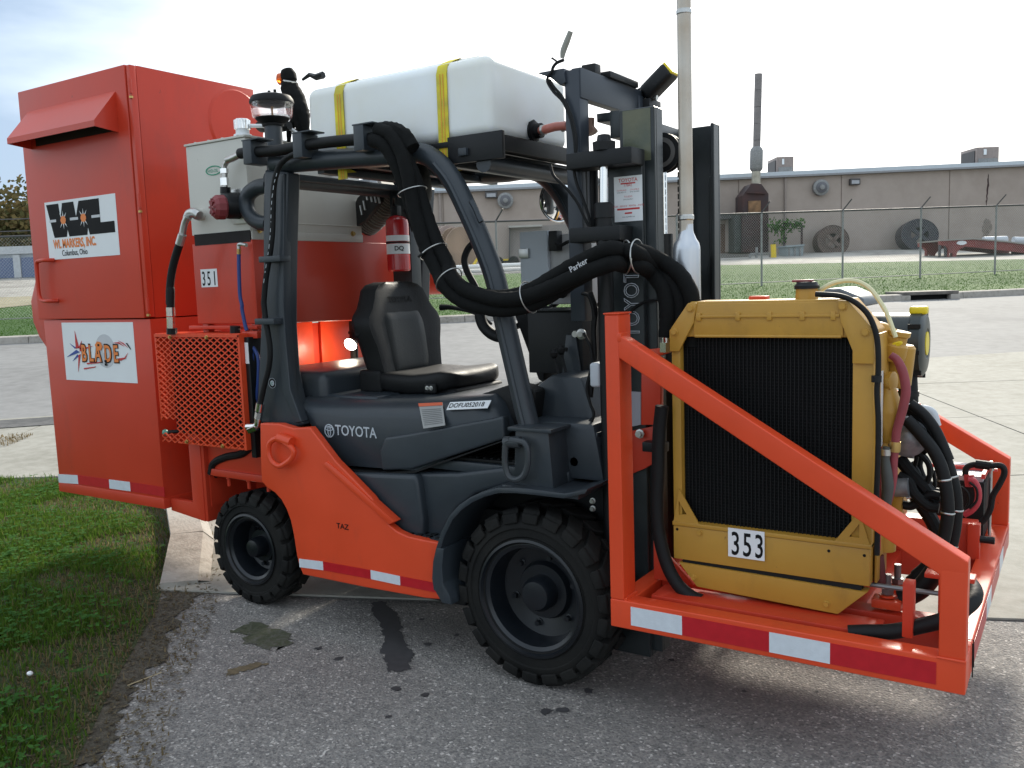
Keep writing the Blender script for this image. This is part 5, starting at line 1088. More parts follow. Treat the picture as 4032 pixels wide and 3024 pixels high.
# antenna and loose cables
part('antenna', MB().tube([(1.806, -0.36, 2.477), (1.789, -0.36, 2.444), (1.773, -0.36, 2.413), (1.767, -0.36, 2.387)], [0.010, 0.012, 0.012, 0.008], 8), mat('pale_antenna', (0.30, 0.30, 0.26), 0.5), fk)
part('tower_cable', MB().tube([(1.807, -0.42, 2.363), (1.777, -0.42, 2.357), (1.761, -0.42, 2.344), (1.754, -0.42, 2.328), (1.738, -0.42, 2.314), (1.737, -0.42, 2.292), (1.761, -0.42, 2.255), (1.793, -0.42, 2.223), (1.811, -0.42, 2.193), (1.829, -0.42, 2.147), (1.841, -0.42, 2.09), (1.845, -0.42, 2.023), (1.838, -0.42, 1.968), (1.848, -0.42, 1.912), (1.872, -0.42, 1.854), (1.896, -0.42, 1.785), (1.904, -0.42, 1.74)], 0.006, 6), BLR, fk)
part('tower_cable', MB().tube([(1.756, -0.42, 2.378), (1.771, -0.42, 2.367), (1.781, -0.42, 2.358)], 0.004, 6), BLR, fk)
part('tower_cable', MB().tube([(1.743, -0.42, 2.302), (1.762, -0.42, 2.272), (1.79, -0.42, 2.24), (1.815, -0.42, 2.198), (1.839, -0.42, 2.135), (1.85, -0.42, 2.067), (1.844, -0.42, 1.99)], 0.006, 6), BLR, fk)
part('tower_cable', MB().tube([(1.742, -0.43, 1.991), (1.757, -0.43, 1.947), (1.808, -0.43, 1.898), (1.852, -0.43, 1.844), (1.882, -0.43, 1.786), (1.906, -0.43, 1.739)], 0.006, 6), BLR, fk)
# label and big lettering on the mast
lb = [(1.972, -0.361, 1.927), (2.083, -0.361, 1.929), (2.088, -0.361, 1.766), (1.973, -0.361, 1.763)]
y_ = -0.3612; x0 = (lb[0][0]+lb[3][0])/2; x1 = (lb[1][0]+lb[2][0])/2; z1 = (lb[0][2]+lb[1][2])/2; z0 = (lb[2][2]+lb[3][2])/2
plate('dealer_placard', rectY(x0, z0, x1, z1, y_), WHD, fk)
w_ = x1-x0; h_ = z1-z0; cxm = (x0+x1)/2; yp = y_-0.0012
def ptx(s, fz, hh, m=RDD, fx=0.5, al='CENTER', sx=1.0, bold=0.0): text('placard_text', s, (x0+w_*fx, yp, z0+h_*fz), XD, (0, 0, 1), hh, m, fk, sx=sx, align=al, bold=bold, lift=0.0003)
ptx('TOYOTA', 0.875, 0.013, bold=0.01); plate('placard_bar', rectY(x0+w_*0.24, z0+h_*0.825, x0+w_*0.76, z0+h_*0.855, yp), RDD, fk, 0.0005)
ptx('17842', 0.77, 0.009); ptx('CLEVELAND', 0.68, 0.005, fx=0.27); ptx('COLUMBUS', 0.68, 0.005, fx=0.73); ptx('(216) 642-7171', 0.635, 0.0042, BKD, 0.27); ptx('(614) 755-9500', 0.635, 0.0042, BKD, 0.73)
ptx('TOLEDO', 0.53, 0.006); ptx('(419) 244-9611', 0.475, 0.0045, BKD)
ptx('SALES - SERVICE - RENTAL - PARTS', 0.325, 0.006, sx=0.95); plate('placard_bar', rectY(x0+w_*0.10, z0+h_*0.255, x0+w_*0.90, z0+h_*0.295, yp), RDD, fk, 0.0005)
plate('placard_bar', rectY(x0+w_*0.37, z0+h_*0.165, x0+w_*0.63, z0+h_*0.20, yp), RDD, fk, 0.0005); ptx('www.toyotalift.com', 0.09, 0.0045, BKD)
tl = [(2.064, -0.361, 1.335), (2.066, -0.361, 1.586)]
text('mast_lettering', 'TOYOTA', (tl[0][0], -0.3612, tl[0][2]), (0, 0, 1), (-1, 0, 0), 0.060, SVD, fk, sx=0.84, outline=True, lift=0.001)
part('mast_cable', MB().tube([(2.149, -0.37, 1.474), (2.116, -0.37, 1.474), (2.082, -0.37, 1.465), (2.048, -0.37, 1.447), (2.034, -0.37, 1.429)], 0.005, 6), BLR, fk)
part('mast_hose', MB().tube([(1.883, -0.4, 1.508), (1.902, -0.4, 1.444), (1.894, -0.4, 1.368), (1.895, -0.4, 1.266), (1.882, -0.4, 1.176), (1.873, -0.4, 1.111)], 0.011, 8), BLR, fk)
part('mast_hose', MB().tube([(1.858, -0.42, 1.506), (1.886, -0.42, 1.496), (1.903, -0.42, 1.451), (1.906, -0.42, 1.42)], 0.007, 8), BLR, fk)
part('mast_hose', MB().tube([(1.861, -0.42, 1.357), (1.888, -0.42, 1.306), (1.894, -0.42, 1.242), (1.87, -0.42, 1.152), (1.883, -0.42, 1.088), (1.896, -0.42, 1.043), (1.85, -0.42, 0.963), (1.775, -0.42, 0.918), (1.668, -0.42, 0.904)], 0.006, 8), BLR, fk)
part('mast_hose', MB().tube([(1.885, -0.4, 1.033), (1.855, -0.4, 1.006), (1.833, -0.4, 0.985), (1.81, -0.4, 0.97)], 0.006, 8), BLR, fk)
part('side_switch_box', MB().rbox(tuple(sorted(((1.901, -0.44, 1.181)[0], (1.946, -0.44, 1.182)[0]))), (-0.46, -0.38), ((1.923, -0.44, 1.156)[2], (1.926, -0.44, 1.248)[2]), 0.012), LGY, fk)
# convex mirrors
def mirror(c, d, r):
    d = Vector(d).normalized()
    m_ = part('mirror_housing', MB().lathe([(0.02, -0.05), (r*0.6, -0.04), (r, -0.008), (r*1.03, 0.0), (r*0.98, 0.006)], c, d, seg=40), BLR, fk)
    part('mirror_glass', MB().lathe([(r*0.97, 0.004), (r*0.7, 0.014), (r*0.4, 0.020), (0.001, 0.022)], c, d, seg=40), MIR, m_)
    part('mirror_rim', MB().lathe([(r*1.0, 0.0), (r*1.04, 0.004), (r*1.0, 0.010), (r*0.96, 0.006)], c, d, seg=40, closed=True), CHR, m_)
mirror((1.26, 0.48, 1.949), (0.85, -0.50, -0.1), 0.105)
mirror((1.011, -0.3, 1.996), (-0.9, -0.45, -0.1), 0.125)
# round decal on the pillar
rd = (0.281, -0.536, 1.128)
pc = part('round_sticker', MB().lathe([(0.024, 0), (0.024, 0.001)], (rd[0], -0.5355, rd[2]), (0, -1, 0), seg=28), BKD, fk)
part('sticker_centre', MB().lathe([(0.013, 0.001), (0.013, 0.0018)], (rd[0], -0.5355, rd[2]), (0, -1, 0), seg=24), LGY, pc)
part('sticker_ring', MB().lathe([(0.024, 0.0012), (0.024, 0.0018), (0.0225, 0.0018), (0.0225, 0.0012)], (rd[0], -0.5355, rd[2]), (0, -1, 0), seg=28, closed=True), LGY, pc)
text('sticker_letters', 'JC', (rd[0]-0.008, -0.5378, rd[2]-0.006), XD, (0, 0, 1), 0.011, GRD, pc, bold=0.01)

# =================================================================== REAR CABINET
CY, CX0, CX1, CZ0, CZ1 = -0.50, -1.655, -0.645, 0.42, 2.715
cab = thing('dust_collector_cabinet', 'tall orange red steel cabinet with hooded vent and white signs at the forklift rear', 'cabinet', (-1.15, -0.1, 0.42))
part('lower_body', MB().add([(CX0+0.03, CY, CZ0), (CX1, CY, CZ0), (CX1, 0.30, CZ0), (CX0+0.03, 0.30, CZ0), (CX0+0.02, CY, 1.43), (CX1, CY, 1.43), (CX1, 0.30, 1.43), (CX0+0.02, 0.30, 1.43)], [(0,3,2,1),(4,5,6,7),(0,1,5,4),(1,2,6,5),(2,3,7,6),(3,0,4,7)]), ORC, cab, bev=0.006)
dn = part('upper_door', MB().box((CX0-0.008, CX1-0.03), (CY-0.012, CY+0.03), (1.435, CZ1)), ORC, cab, bev=0.006, seg=3)
part('upper_body', MB().box((CX0, CX1), (CY+0.034, 0.30), (1.435, CZ1)), ORC, cab, bev=0.006)
part('corner_trim', MB().box((CX1-0.026, CX1+0.004), (CY-0.006, CY+0.03), (1.44, CZ1-0.004)), ORC, cab, bev=0.004)
for z in (2.60, 2.03, 1.50):
    hg = part('door_hinge', MB().tube([(CX1+0.002, CY-0.008, z-0.03), (CX1+0.002, CY-0.008, z+0.04)], 0.008, 10, smooth=False), ORC, cab)
    part('hinge_pin', MB().lathe([(0.010, 0), (0.010, 0.01), (0.004, 0.014)], (CX1+0.002, CY-0.008, z-0.055), (0, 0, 1), seg=10), BRS, hg)
part('bottom_flange', MB().box((CX0+0.025, CX1+0.004), (CY-0.004, 0.304), (CZ0-0.002, CZ0+0.055)), ORC, cab, bev=0.004)
# side sheet pressing: a shallow raised dome at the far end of the front-facing side
part('side_dome', MB().lathe([(0.20, 0), (0.185, 0.012), (0.06, 0.02), (0.001, 0.02)], (CX1-0.002, 0.16, 2.50), (1, 0, 0), seg=36), ORC, cab)
x0, x1 = -1.575, -0.762
hoodp = MB().add([(x0, CY-0.012, 2.595), (x1, CY-0.012, 2.595), (x1, CY-0.145, 2.435), (x0, CY-0.145, 2.435), (x0, CY-0.145, 2.405), (x1, CY-0.145, 2.405), (x1, CY-0.012, 2.39), (x0, CY-0.012, 2.39)],
    [(0,3,2,1),(3,4,5,2),(1,2,5,6),(0,7,4,3)])
# solid sheet-metal hood, open underneath, with inner faces
t_ = 0.006
hoodp.add([(x0+t_, CY-0.013, 2.588), (x1-t_, CY-0.013, 2.588), (x1-t_, CY-0.139, 2.432), (x0+t_, CY-0.139, 2.432), (x0+t_, CY-0.139, 2.406), (x1-t_, CY-0.139, 2.406), (x1-t_, CY-0.013, 2.391), (x0+t_, CY-0.013, 2.391)],
    [(0,1,2,3),(3,2,5,4),(1,6,5,2),(0,3,4,7)])
hoodp.add([(x0, CY-0.145, 2.405), (x1, CY-0.145, 2.405), (x1-t_, CY-0.139, 2.406), (x0+t_, CY-0.139, 2.406)], [(0,1,2,3)])
part('vent_hood', hoodp, ORC, cab, fixn=False, ang=25)
part('vent_opening', MB().box((x0+0.05, x1-0.05), (CY-0.0135, CY-0.0125), (2.40, 2.56)), mat('vent_dark', (0.01, 0.008, 0.008), 0.8), cab)
# grab bar at the left
gb = [(-1.467, -0.55, 1.767), (-1.525, -0.55, 1.766), (-1.562, -0.55, 1.752)]+[(-1.569, -0.55, 1.663), (-1.568, -0.55, 1.577), (-1.542, -0.55, 1.543), (-1.466, -0.55, 1.539)]
part('grab_bar', MB().tube([(gb[0][0]+0.02, CY-0.012, gb[0][2])]+gb+[(gb[-1][0]+0.02, CY-0.012, gb[-1][2])], 0.011, 10), ORC, cab)
rc = [(-2.391, -0.1, 1.672), (-2.468, -0.1, 1.537), (-2.462, -0.1, 1.4), (-2.408, -0.1, 1.303), (-2.336, -0.1, 1.235), (-2.32, -0.1, 1.125), (-2.326, -0.1, 1.029), (-2.11, -0.1, 1.035), (-2.013, -0.1, 1.661)]
part('rear_chute', MB().prism(rc, 'y', -0.10, 0.28), ORC, cab, bev=0.01)
# signs
def sign(a, b, parent, nm='sign_plate'):
    x0, z1 = a; x1, z0 = b
    return plate(nm, rectY(x0, z0, x1, z1, CY-0.0125), WHD, parent)
sa = [(-1.495, -0.512, 2.089), (-0.838, -0.512, 2.087), (-0.832, -0.512, 1.769), (-1.491, -0.512, 1.769)]
X0 = sum((sa[0][0], sa[3][0]))/2; X1 = sum((sa[1][0], sa[2][0]))/2; Z1 = (sa[0][2]+sa[1][2])/2; Z0 = (sa[2][2]+sa[3][2])/2
plate('company_sign', rectY(X0, Z0, X1, Z1, CY-0.0125), WHD, cab)
W_, H_ = X1-X0, Z1-Z0; ys = CY-0.0142
def sq(pts, m, nm='sign_print', dy=0.0): part(nm, MB().prism([(X0+W_*a, 0, Z0+H_*b) for a, b in pts], 'y', ys-dy, ys-dy-0.0006), m, cab)
# the W shape and the L shape (black, with broken centre line)
sq([(0.025, 0.955), (0.205, 0.955), (0.222, 0.70), (0.262, 0.955), (0.425, 0.955), (0.447, 0.70), (0.50, 0.955), (0.78, 0.955), (0.78, 0.56), (0.965, 0.56), (0.965, 0.375), (0.62, 0.375), (0.602, 0.50), (0.585, 0.375), (0.33, 0.375), (0.31, 0.50), (0.292, 0.375), (0.11, 0.375)], BKD)
for a, b in ((0.055, 0.155), (0.36, 0.475), (0.665, 0.78)): sq([(a, 0.645), (b, 0.645), (b, 0.69), (a, 0.69)], GPD, dy=0.0008)
for cx_ in (0.262, 0.552):
    star = []
    for k in range(20):
        a = k*PI/10+PI/2; r = 0.155 if k % 2 == 0 and k in (0, 2, 18, 8, 10, 12) else (0.075 if k % 2 == 0 else 0.045)
        star.append((cx_+math.cos(a)*r*0.55, 0.665+math.sin(a)*r))
    sq(star, WHD, dy=0.0012)
    sq([(cx_-0.024, 0.60), (cx_+0.024, 0.60), (cx_+0.040, 0.665), (cx_+0.024, 0.73), (cx_-0.024, 0.73), (cx_-0.040, 0.665)], ORD, dy=0.0018)
text('sign_text', 'WL MARKERS, INC.', (X0+W_*0.085, ys, Z0+H_*0.195), XD, (0, 0, 1), H_*0.145, ORD, cab, sx=0.715, bold=0.035, lift=0.0008)
text('sign_text', 'Columbus, Ohio', (X0+W_*0.20, ys, Z0+H_*0.055), XD, (0, 0, 1), H_*0.10, BKD, cab, sx=0.79, bold=0.004, lift=0.0008)
sb = [(-1.453, -0.502, 1.415), (-0.795, -0.502, 1.414), (-0.786, -0.502, 1.09), (-1.451, -0.502, 1.086)]
X0 = (sb[0][0]+sb[3][0])/2; X1 = (sb[1][0]+sb[2][0])/2; Z1 = (sb[0][2]+sb[1][2])/2; Z0 = (sb[2][2]+sb[3][2])/2
X0 += 0.0; W_, H_ = X1-X0, Z1-Z0
plate('logo_sign', rectY(X0, Z0, X1, min(Z1, 1.425), CY-0.0005), WHD, cab); ys = CY-0.0022
disc = MB().lathe([(0.092, 0), (0.092, 0.0005)], (0, 0, 0), (0, -1, 0), seg=36).xf(Matrix.Translation((X0+W_*0.60, ys, Z0+H_*0.52)))
part('logo_blade_disc', disc, GPD, cab); MATS['disc_grey'] = None
part('logo_disc_hub', MB().lathe([(0.018, 0.0006), (0.018, 0.001)], (X0+W_*0.60, ys, Z0+H_*0.52), (0, -1, 0), seg=20), WHD, cab)
def sq2(pts, m, dy=0.0): part('logo_print', MB().prism([(X0+W_*a, 0, Z0+H_*b) for a, b in pts], 'y', ys-dy-0.001, ys-dy-0.0018), m, cab)
for p, m in (([(0.04, 0.40), (0.19, 0.53), (0.24, 0.49), (0.18, 0.46)], BLD), ([(0.19, 0.86), (0.185, 0.55), (0.235, 0.56)], RDD), ([(0.19, 0.14), (0.215, 0.44), (0.25, 0.46)], RDD), ([(0.10, 0.64), (0.17, 0.55), (0.20, 0.56)], BLD), ([(0.12, 0.33), (0.20, 0.45), (0.22, 0.42)], BLD), ([(0.28, 0.69), (0.22, 0.56), (0.26, 0.54)], RDD), ([(0.24, 0.50), (0.44, 0.60), (0.24, 0.56)], RDD)): sq2(p, m)
for i, (c, bx) in enumerate((('B', 0.265), ('L', 0.37), ('A', 0.455), ('D', 0.59), ('E', 0.715))):
    text('logo_letter', c, (X0+W_*bx-0.002, ys, Z0+H_*0.345-0.002), XD, (0.10, 0, 1), H_*0.29, BKD, cab, sx=0.70, bold=0.05, lift=0.0026)
    text('logo_letter', c, (X0+W_*bx, ys, Z0+H_*0.345), XD, (0.10, 0, 1), H_*0.275, ORD, cab, sx=0.68, bold=0.02, lift=0.0036)
sq2([(0.47, 0.62), (0.505, 0.68), (0.55, 0.67), (0.575, 0.60), (0.55, 0.53), (0.50, 0.53)], ORD, 0.003)
sq2([(0.51, 0.60), (0.535, 0.60), (0.535, 0.635), (0.51, 0.635)], BKD, 0.004)
for p in ([(0.33, 0.285), (0.52, 0.315), (0.52, 0.335), (0.33, 0.31)], [(0.28, 0.22), (0.46, 0.255), (0.44, 0.235), (0.28, 0.195)], [(0.72, 0.66), (0.80, 0.675), (0.87, 0.60), (0.80, 0.645)], [(0.79, 0.70), (0.86, 0.66), (0.92, 0.58), (0.85, 0.645)], [(0.76, 0.40), (0.86, 0.42), (0.91, 0.50), (0.87, 0.40), (0.80, 0.365)], [(0.89, 0.66), (0.95, 0.55), (0.955, 0.56), (0.91, 0.66)]):
    sq2(p, RDD if p[0][0] != 0.89 else BKD, 0.001)
for dz in (0.0, 0.055): sq2([(0.59, 0.33-dz), (0.62, 0.33-dz), (0.62, 0.37-dz), (0.59, 0.37-dz)], BKD, 0.004)
# tape along the bottom
q = [(-1.625, -0.502, 0.47), (-1.424, -0.502, 0.481), (-1.122, -0.502, 0.484), (-0.929, -0.502, 0.487), (-0.633, -0.502, 0.486)]
tape([(p[0], p[2]+0.0) for p in q], CY-0.0025, cab, 0, 0.052, [REF, REDT, REF, REDT])
# support frame between cabinet and truck
sf = thing('cabinet_mount_frame', 'orange welded mount frame between the cabinet and the rear wheel', 'mount frame', (-0.4, 0, 0.38))
P = [(-0.656, -0.46, 0.424), (-0.409, -0.46, 0.492), (-0.342, -0.46, 0.771), (-0.276, -0.46, 0.776), (-0.315, -0.46, 0.417)]
part('side_plate', MB().prism([(-0.632, 0, 0.405), (-0.36, 0, 0.375), (-0.36, 0, 0.88), (-0.45, 0, 0.88), (-0.45, 0, 0.47), (-0.632, 0, 0.47)], 'y', -0.47, -0.44), ORC, sf, bev=0.004)
part('gusset_plate', MB().prism([(-0.62, 0, 0.39), (-0.375, 0, 0.37), (-0.375, 0, 0.86), (-0.62, 0, 0.86)], 'y', -0.10, -0.07), ORC, sf, bev=0.004)
part('side_plate', MB().box((-0.64, -0.36), (0.38, 0.41), (0.40, 0.88)), ORC, sf, bev=0.004)
part('post', MB().box((-0.40, -0.34), (-0.465, -0.30), (0.375, 1.36)), ORC, sf, bev=0.004)
part('rear_plate', MB().box((-0.36, -0.335), (-0.44, 0.40), (0.45, 0.86)), ORC, sf, bev=0.004)
tb = [(-0.214, -0.42, 0.659), (0.025, -0.42, 0.659)]
part('hitch_bar', MB().beam((-0.33, -0.42, 0.64), (0.16, -0.42, 0.635), 0.07, 0.035), ORC, sf, bev=0.003)
part('hitch_bar', MB().beam((-0.33, -0.10, 0.64), (0.16, -0.10, 0.635), 0.07, 0.035), ORC, sf, bev=0.003)
for x_ in (-0.20, -0.05, 0.09):
    bolt('hitch_bolt', (x_, -0.43, 0.622), (0, 0, -1), 0.010, 0.05, ORC, sf)
# =================================================================== COOLER CAGE
cg = thing('oil_cooler', 'square oil cooler guarded by orange expanded metal mesh', 'oil cooler', (-0.22, -0.4, 0.80))
x0, x1, z0, z1, yc = -0.545, 0.095, 0.81, 1.352, -0.55
part('cooler_core', MB().box((x0+0.06, x1-0.03), (-0.50, -0.43), (z0+0.03, z1-0.03)), FIN, cg)
for i in range(34): part('core_fin', MB().box((x0+0.07+i*0.0165, x0+0.072+i*0.0165), (-0.512, -0.50), (z0+0.04, z1-0.04)), mat('fin_dark', (0.02, 0.02, 0.022), 0.4) if 'fin_dark' not in MATS else MATS['fin_dark'], cg)
part('right_side', MB().box((x1-0.008, x1+0.004), (yc, -0.40), (z0-0.01, z1)), ORA, cg, bev=0.002)
part('top_side', MB().box((x0, x1), (yc, -0.40), (z1-0.004, z1+0.006)), ORA, cg, bev=0.002)
part('left_side', MB().box((x0-0.004, x0+0.006), (yc, -0.44), (z0+0.10, z1)), ORA, cg, bev=0.002)
part('bottom_side', MB().box((x0+0.12, x1), (yc, -0.42), (z0-0.012, z0-0.004)), ORA, cg, bev=0.002)
ms_ = MB(); px_, pz_ = 0.0505, 0.0300
def seg_clip(a, b):
    # clip to the guard outline with the notch at lower left
    out = []; n = 10; last = None
    for i in range(n):
        p, q = a.lerp(b, i/n), a.lerp(b, (i+1)/n); m = (p+q)/2
        if x0 <= m.x <= x1 and z0-0.01 <= m.z <= z1 and not (m.x < x0+0.125 and z0+0.045 < m.z < z0+0.112) : out.append((p, q))
    return out
nx = int((x1-x0)/px_)+1; nz_ = int((z1-z0)/pz_)+2
for i in range(-1, nx+1):
    for j in range(-1, nz_+1):
        cx_ = x0+i*px_; cz_ = z0-0.01+j*pz_
        for sx_, sz_ in ((1, 1), (1, -1)):
            a = Vector((cx_, yc, cz_)); b = Vector((cx_+px_/2*sx_, yc, cz_+pz_/2*sz_))
            m = (a+b)/2
            for (aa, bb) in ((a, b), (Vector((cx_, yc, cz_)), Vector((cx_-px_/2, yc, cz_+pz_/2*sz_)))):
                m = (aa+bb)/2
                if x0 <= m.x <= x1 and z0-0.012 <= m.z <= z1+0.002 and not (m.x < x0+0.125 and z0+0.04 < m.z < z0+0.105):
                    ms_.beam(aa, bb, 0.0055, 0.0065, up=(0, 1, 0), off=(0, random.uniform(-.0004, .0004)))
part('expanded_mesh', ms_, ORA, cg, ang=60)
part('mesh_border', MB().beam((x0, yc-0.002, z1-0.004), (x1, yc-0.002, z1-0.004), 0.014, 0.008, up=(0, 1, 0)), ORA, cg); part('mesh_border', MB().beam((x1-0.004, yc-0.002, z0-0.01), (x1-0.004, yc-0.002, z1), 0.014, 0.008, up=(0, 1, 0)), ORA, cg)
for x_, z in ((x0+0.13, z1-0.012), (x0+0.41, z1-0.012), (x0+0.20, z0+0.002), (x0+0.47, z0-0.002)): bolt('mesh_bolt', (x_, yc-0.004, z), (0, -1, 0), 0.007, 0.010, BRS, cg)
kb_ = (-0.533, -0.53, 0.845)
part('drain_knob', MB().lathe([(0.014, 0), (0.018, 0.008), (0.014, 0.02), (0.006, 0.024)], kb_, (-0.3, -1, 0), seg=12), TEAL, cg)
part('drain_stem', MB().tube([kb_, (kb_[0]+0.04, -0.48, kb_[2])], 0.010, 8, smooth=False), BLK, cg)
part('side_header', MB().box((x1+0.004, x1+0.035), (-0.53, -0.42), (0.76, 1.34)), BLK, cg, bev=0.004)
sp = [(0.07, -0.535, 1.311), (0.12, -0.535, 1.316), (0.117, -0.535, 1.21), (0.073, -0.535, 1.206)]
plate('spec_label', rectY(x1+0.008, 1.215, x1+0.032, 1.315, -0.5305), WHD, cg)
# =================================================================== HYDRAULIC TANK
ht = thing('hydraulic_oil_tank', 'cream hydraulic oil tank with chrome filler cap above the orange hopper', 'oil tank', (-0.1, -0.1, 1.82))
tx0, tx1 = -0.325, 0.105
part('tank_body', MB().box((tx0, tx1), (-0.45, 0.33), (1.84, 2.275)), CRM, ht, bev=0.006, seg=3)
part('tank_lid', MB().box((tx0-0.006, tx1+0.006), (-0.456, 0.336), (2.276, 2.287)), CRM, ht, bev=0.003)
part('mount_skirt', MB().box((tx1-0.012, tx1+0.004), (-0.445, 0.33), (1.80, 1.842)), CRM, ht, bev=0.002)
part('mount_skirt', MB().box((tx0, tx1), (-0.20, 0.30), (1.80, 1.84)), CRM, ht, bev=0.002)
for y_ in (-0.40, 0.25): bolt('mount_bolt', (tx1+0.003, y_, 1.845), (1, 0, 0), 0.010, 0.014, BRS, ht)
part('weld_seam', MB().tube([(tx1+0.001, -0.42, 1.885), (tx1+0.001, 0.30, 1.885)], 0.0025, 6, smooth=False), CRM, ht)
fc = [(0.01, -0.38, 2.296), (0.017, -0.38, 2.36)]
fc0 = ((0.014, -0.38, 2.339)[0], -0.38)
part('filler_neck', MB().lathe([(0.045, 0), (0.042, 0.018), (0.032, 0.022), (0.032, 0.05)], (fc0[0], fc0[1], 2.286), (0, 0, 1), seg=24), WHD, ht)
cp = MB()
for k in range(24):
    pass
cpv = part('filler_cap', MB().lathe([(0.030, 0), (0.036, 0.004), (0.036, 0.045), (0.030, 0.052), (0.001, 0.053)], (fc0[0], fc0[1], 2.325), (0, 0, 1), seg=24), CHR, ht)
for k in range(14):
    a = k*2*PI/14; part('cap_flute', MB().tube([(fc0[0]+0.036*math.cos(a), fc0[1]+0.036*math.sin(a), 2.33), (fc0[0]+0.036*math.cos(a), fc0[1]+0.036*math.sin(a), 2.372)], 0.0035, 6, smooth=False), CHR, cpv)
part('overflow_tube', MB().tube([(fc0[0]+0.02, -0.37, 2.345), (fc0[0]+0.12, -0.34, 2.335), (fc0[0]+0.20, -0.28, 2.325), (fc0[0]+0.24, -0.24, 2.29)], 0.009, 8), WHD, ht)
for dx in (0.05, 0.15, 0.25, 0.36): bolt('lid_bolt', (tx0+dx, -0.43, 2.287), (0, 0, 1), 0.006, 0.008, ZNC, ht)
oc = (-0.127, -0.452, 2.143)
gr = MB()
for k in range(30):
    a, b = 2*PI*k/30, 2*PI*(k+1)/30
    q = [(oc[0]+rx*math.cos(t), -0.4515, oc[2]+rz*math.sin(t)) for t, rx, rz in ((a, .058, .023), (b, .058, .023), (b, .052, .018), (a, .052, .018))]
    gr.add(q+[(p[0], -0.4525, p[2]) for p in q], [(0,1,2,3),(7,6,5,4),(0,4,5,1),(2,6,7,3)])
part('oil_label_oval', gr, GRD, ht); text('oil_label_text', 'HYD-OIL', (oc[0]-0.045, -0.4512, oc[2]-0.009), XD, (0, 0, 1), 0.016, GRD, ht, sx=0.86)
# suction filter head (dark) with maroon cap on the near face
fh = (0.049, -0.5, 1.961)
part('filter_flange', MB().box((fh[0]-0.05, fh[0]+0.055), (-0.462, -0.45), (fh[2]-0.085, fh[2]+0.08)), ZNC, ht, bev=0.004)
part('filter_housing', MB().lathe([(0.062, 0), (0.062, 0.05), (0.058, 0.075), (0.05, 0.085)], (fh[0]-0.004, -0.46, fh[2]), (-0.45, -1, 0), seg=28), BLK, ht)
mc = (0.038, -0.57, 1.949)
part('maroon_cap', MB().lathe([(0.050, -0.03), (0.058, -0.02), (0.058, 0.012), (0.045, 0.028), (0.02, 0.034), (0.001, 0.034)], mc, (-0.45, -1, 0.0), seg=12), MAR, ht, ang=20)
for k in range(4):
    a = k*PI/4; d = Vector((-0.45, -1, 0)).normalized(); u_ = d.orthogonal().normalized(); v_ = d.cross(u_); e = u_*math.cos(a)+v_*math.sin(a)
    part('cap_ridge', MB().beam(Vector(mc)+d*0.032-e*0.040, Vector(mc)+d*0.032+e*0.040, 0.010, 0.012, up=d), MAR, ht)
part('filter_neck', MB().tube([(0.004, -0.5, 2.018), (0.007, -0.5, 2.049)], 0.024, 14, smooth=False), BLK, ht)
# elbow pipe from filter up to the guard-mounted pipe
part('elbow_pipe', MB().tube([(0.005, -0.5, 2.05), (0.006, -0.5, 2.078), (0.009, -0.5, 2.113)], 0.014, 10, smooth=False), ZNC, ht)
part('elbow_pipe', MB().tube([(0.007, -0.5, 2.113), (0.009, -0.5, 2.138), (0.021, -0.5, 2.158), (0.055, -0.5, 2.176), (0.115, -0.5, 2.187), (0.157, -0.5, 2.193)], 0.013, 12), ZNC, ht)
part('hex_nut', MB().lathe([(0.020, 0), (0.020, 0.035)], (0.005, -0.5, 2.057), (0, 0, 1), seg=6), CHR, ht, ang=20); part('hex_nut', MB().lathe([(0.019, 0), (0.019, 0.022)], (0.008, -0.5, 2.113), (0, 0, 1), seg=6), CHR, ht, ang=20)
part('cream_return_boss', MB().lathe([(0.030, 0), (0.026, 0.02), (0.026, 0.04)], (-0.239, -0.45, 1.94), (0, -1, 0), seg=20), CRM, ht)
# =================================================================== HOPPER (orange housing) below the tank
hp = thing('vacuum_hopper', 'orange red hopper box marked 351 under the cream oil tank', 'hopper', (-0.1, 0, 1.36))
part('hopper_body', MB().prism([(0, -0.45, 1.80), (0, 0.66, 1.80), (0, 0.70, 1.42), (0, 0.60, 1.36), (0, 0.2, 1.38), (0, -0.45, 1.40)], 'x', tx0-0.005, tx1+0.005), ORC, hp, bev=0.006, seg=3)
part('tank_recess', MB().box((tx0+0.02, tx1-0.005), (-0.452, -0.25), (1.79, 1.845)), MATS['vent_dark'], hp)
part('rounded_shroud', MB().tube([(-0.30, 0.50, 1.72), (0.09, 0.50, 1.72)], 0.19, 40, smooth=False), ORC, hp, ang=30)
part('far_duct', MB().tube([(-0.25, 0.62, 1.66), (0.25, 0.85, 1.66)], 0.16, 28, smooth=False), ORC, hp, ang=30)
nl_ = [(-0.276, -0.455, 1.672), (-0.152, -0.455, 1.671), (-0.158, -0.455, 1.58), (-0.279, -0.455, 1.583)]
X0_, X1_, Z1_, Z0_ = (nl_[0][0]+nl_[3][0])/2, (nl_[1][0]+nl_[2][0])/2, nl_[0][2], nl_[3][2]
plate('number_plate', rectY(X0_, Z0_, X1_, Z1_, -0.4505), WHD, hp)
for i, c in enumerate('351'): text('number', c, (X0_+(X1_-X0_)*(0.06+0.32*i), -0.4517, Z0_+(Z1_-Z0_)*0.10), XD, (0, 0, 1), (Z1_-Z0_)*0.78, BKD, hp, sx=0.58 if c != '1' else 0.7, bold=0.006, lift=0.0004)
part('hopper_leg', MB().box((tx0+0.02, tx0+0.06), (-0.44, -0.40), (0.86, 1.40)), ORC, hp, bev=0.003)
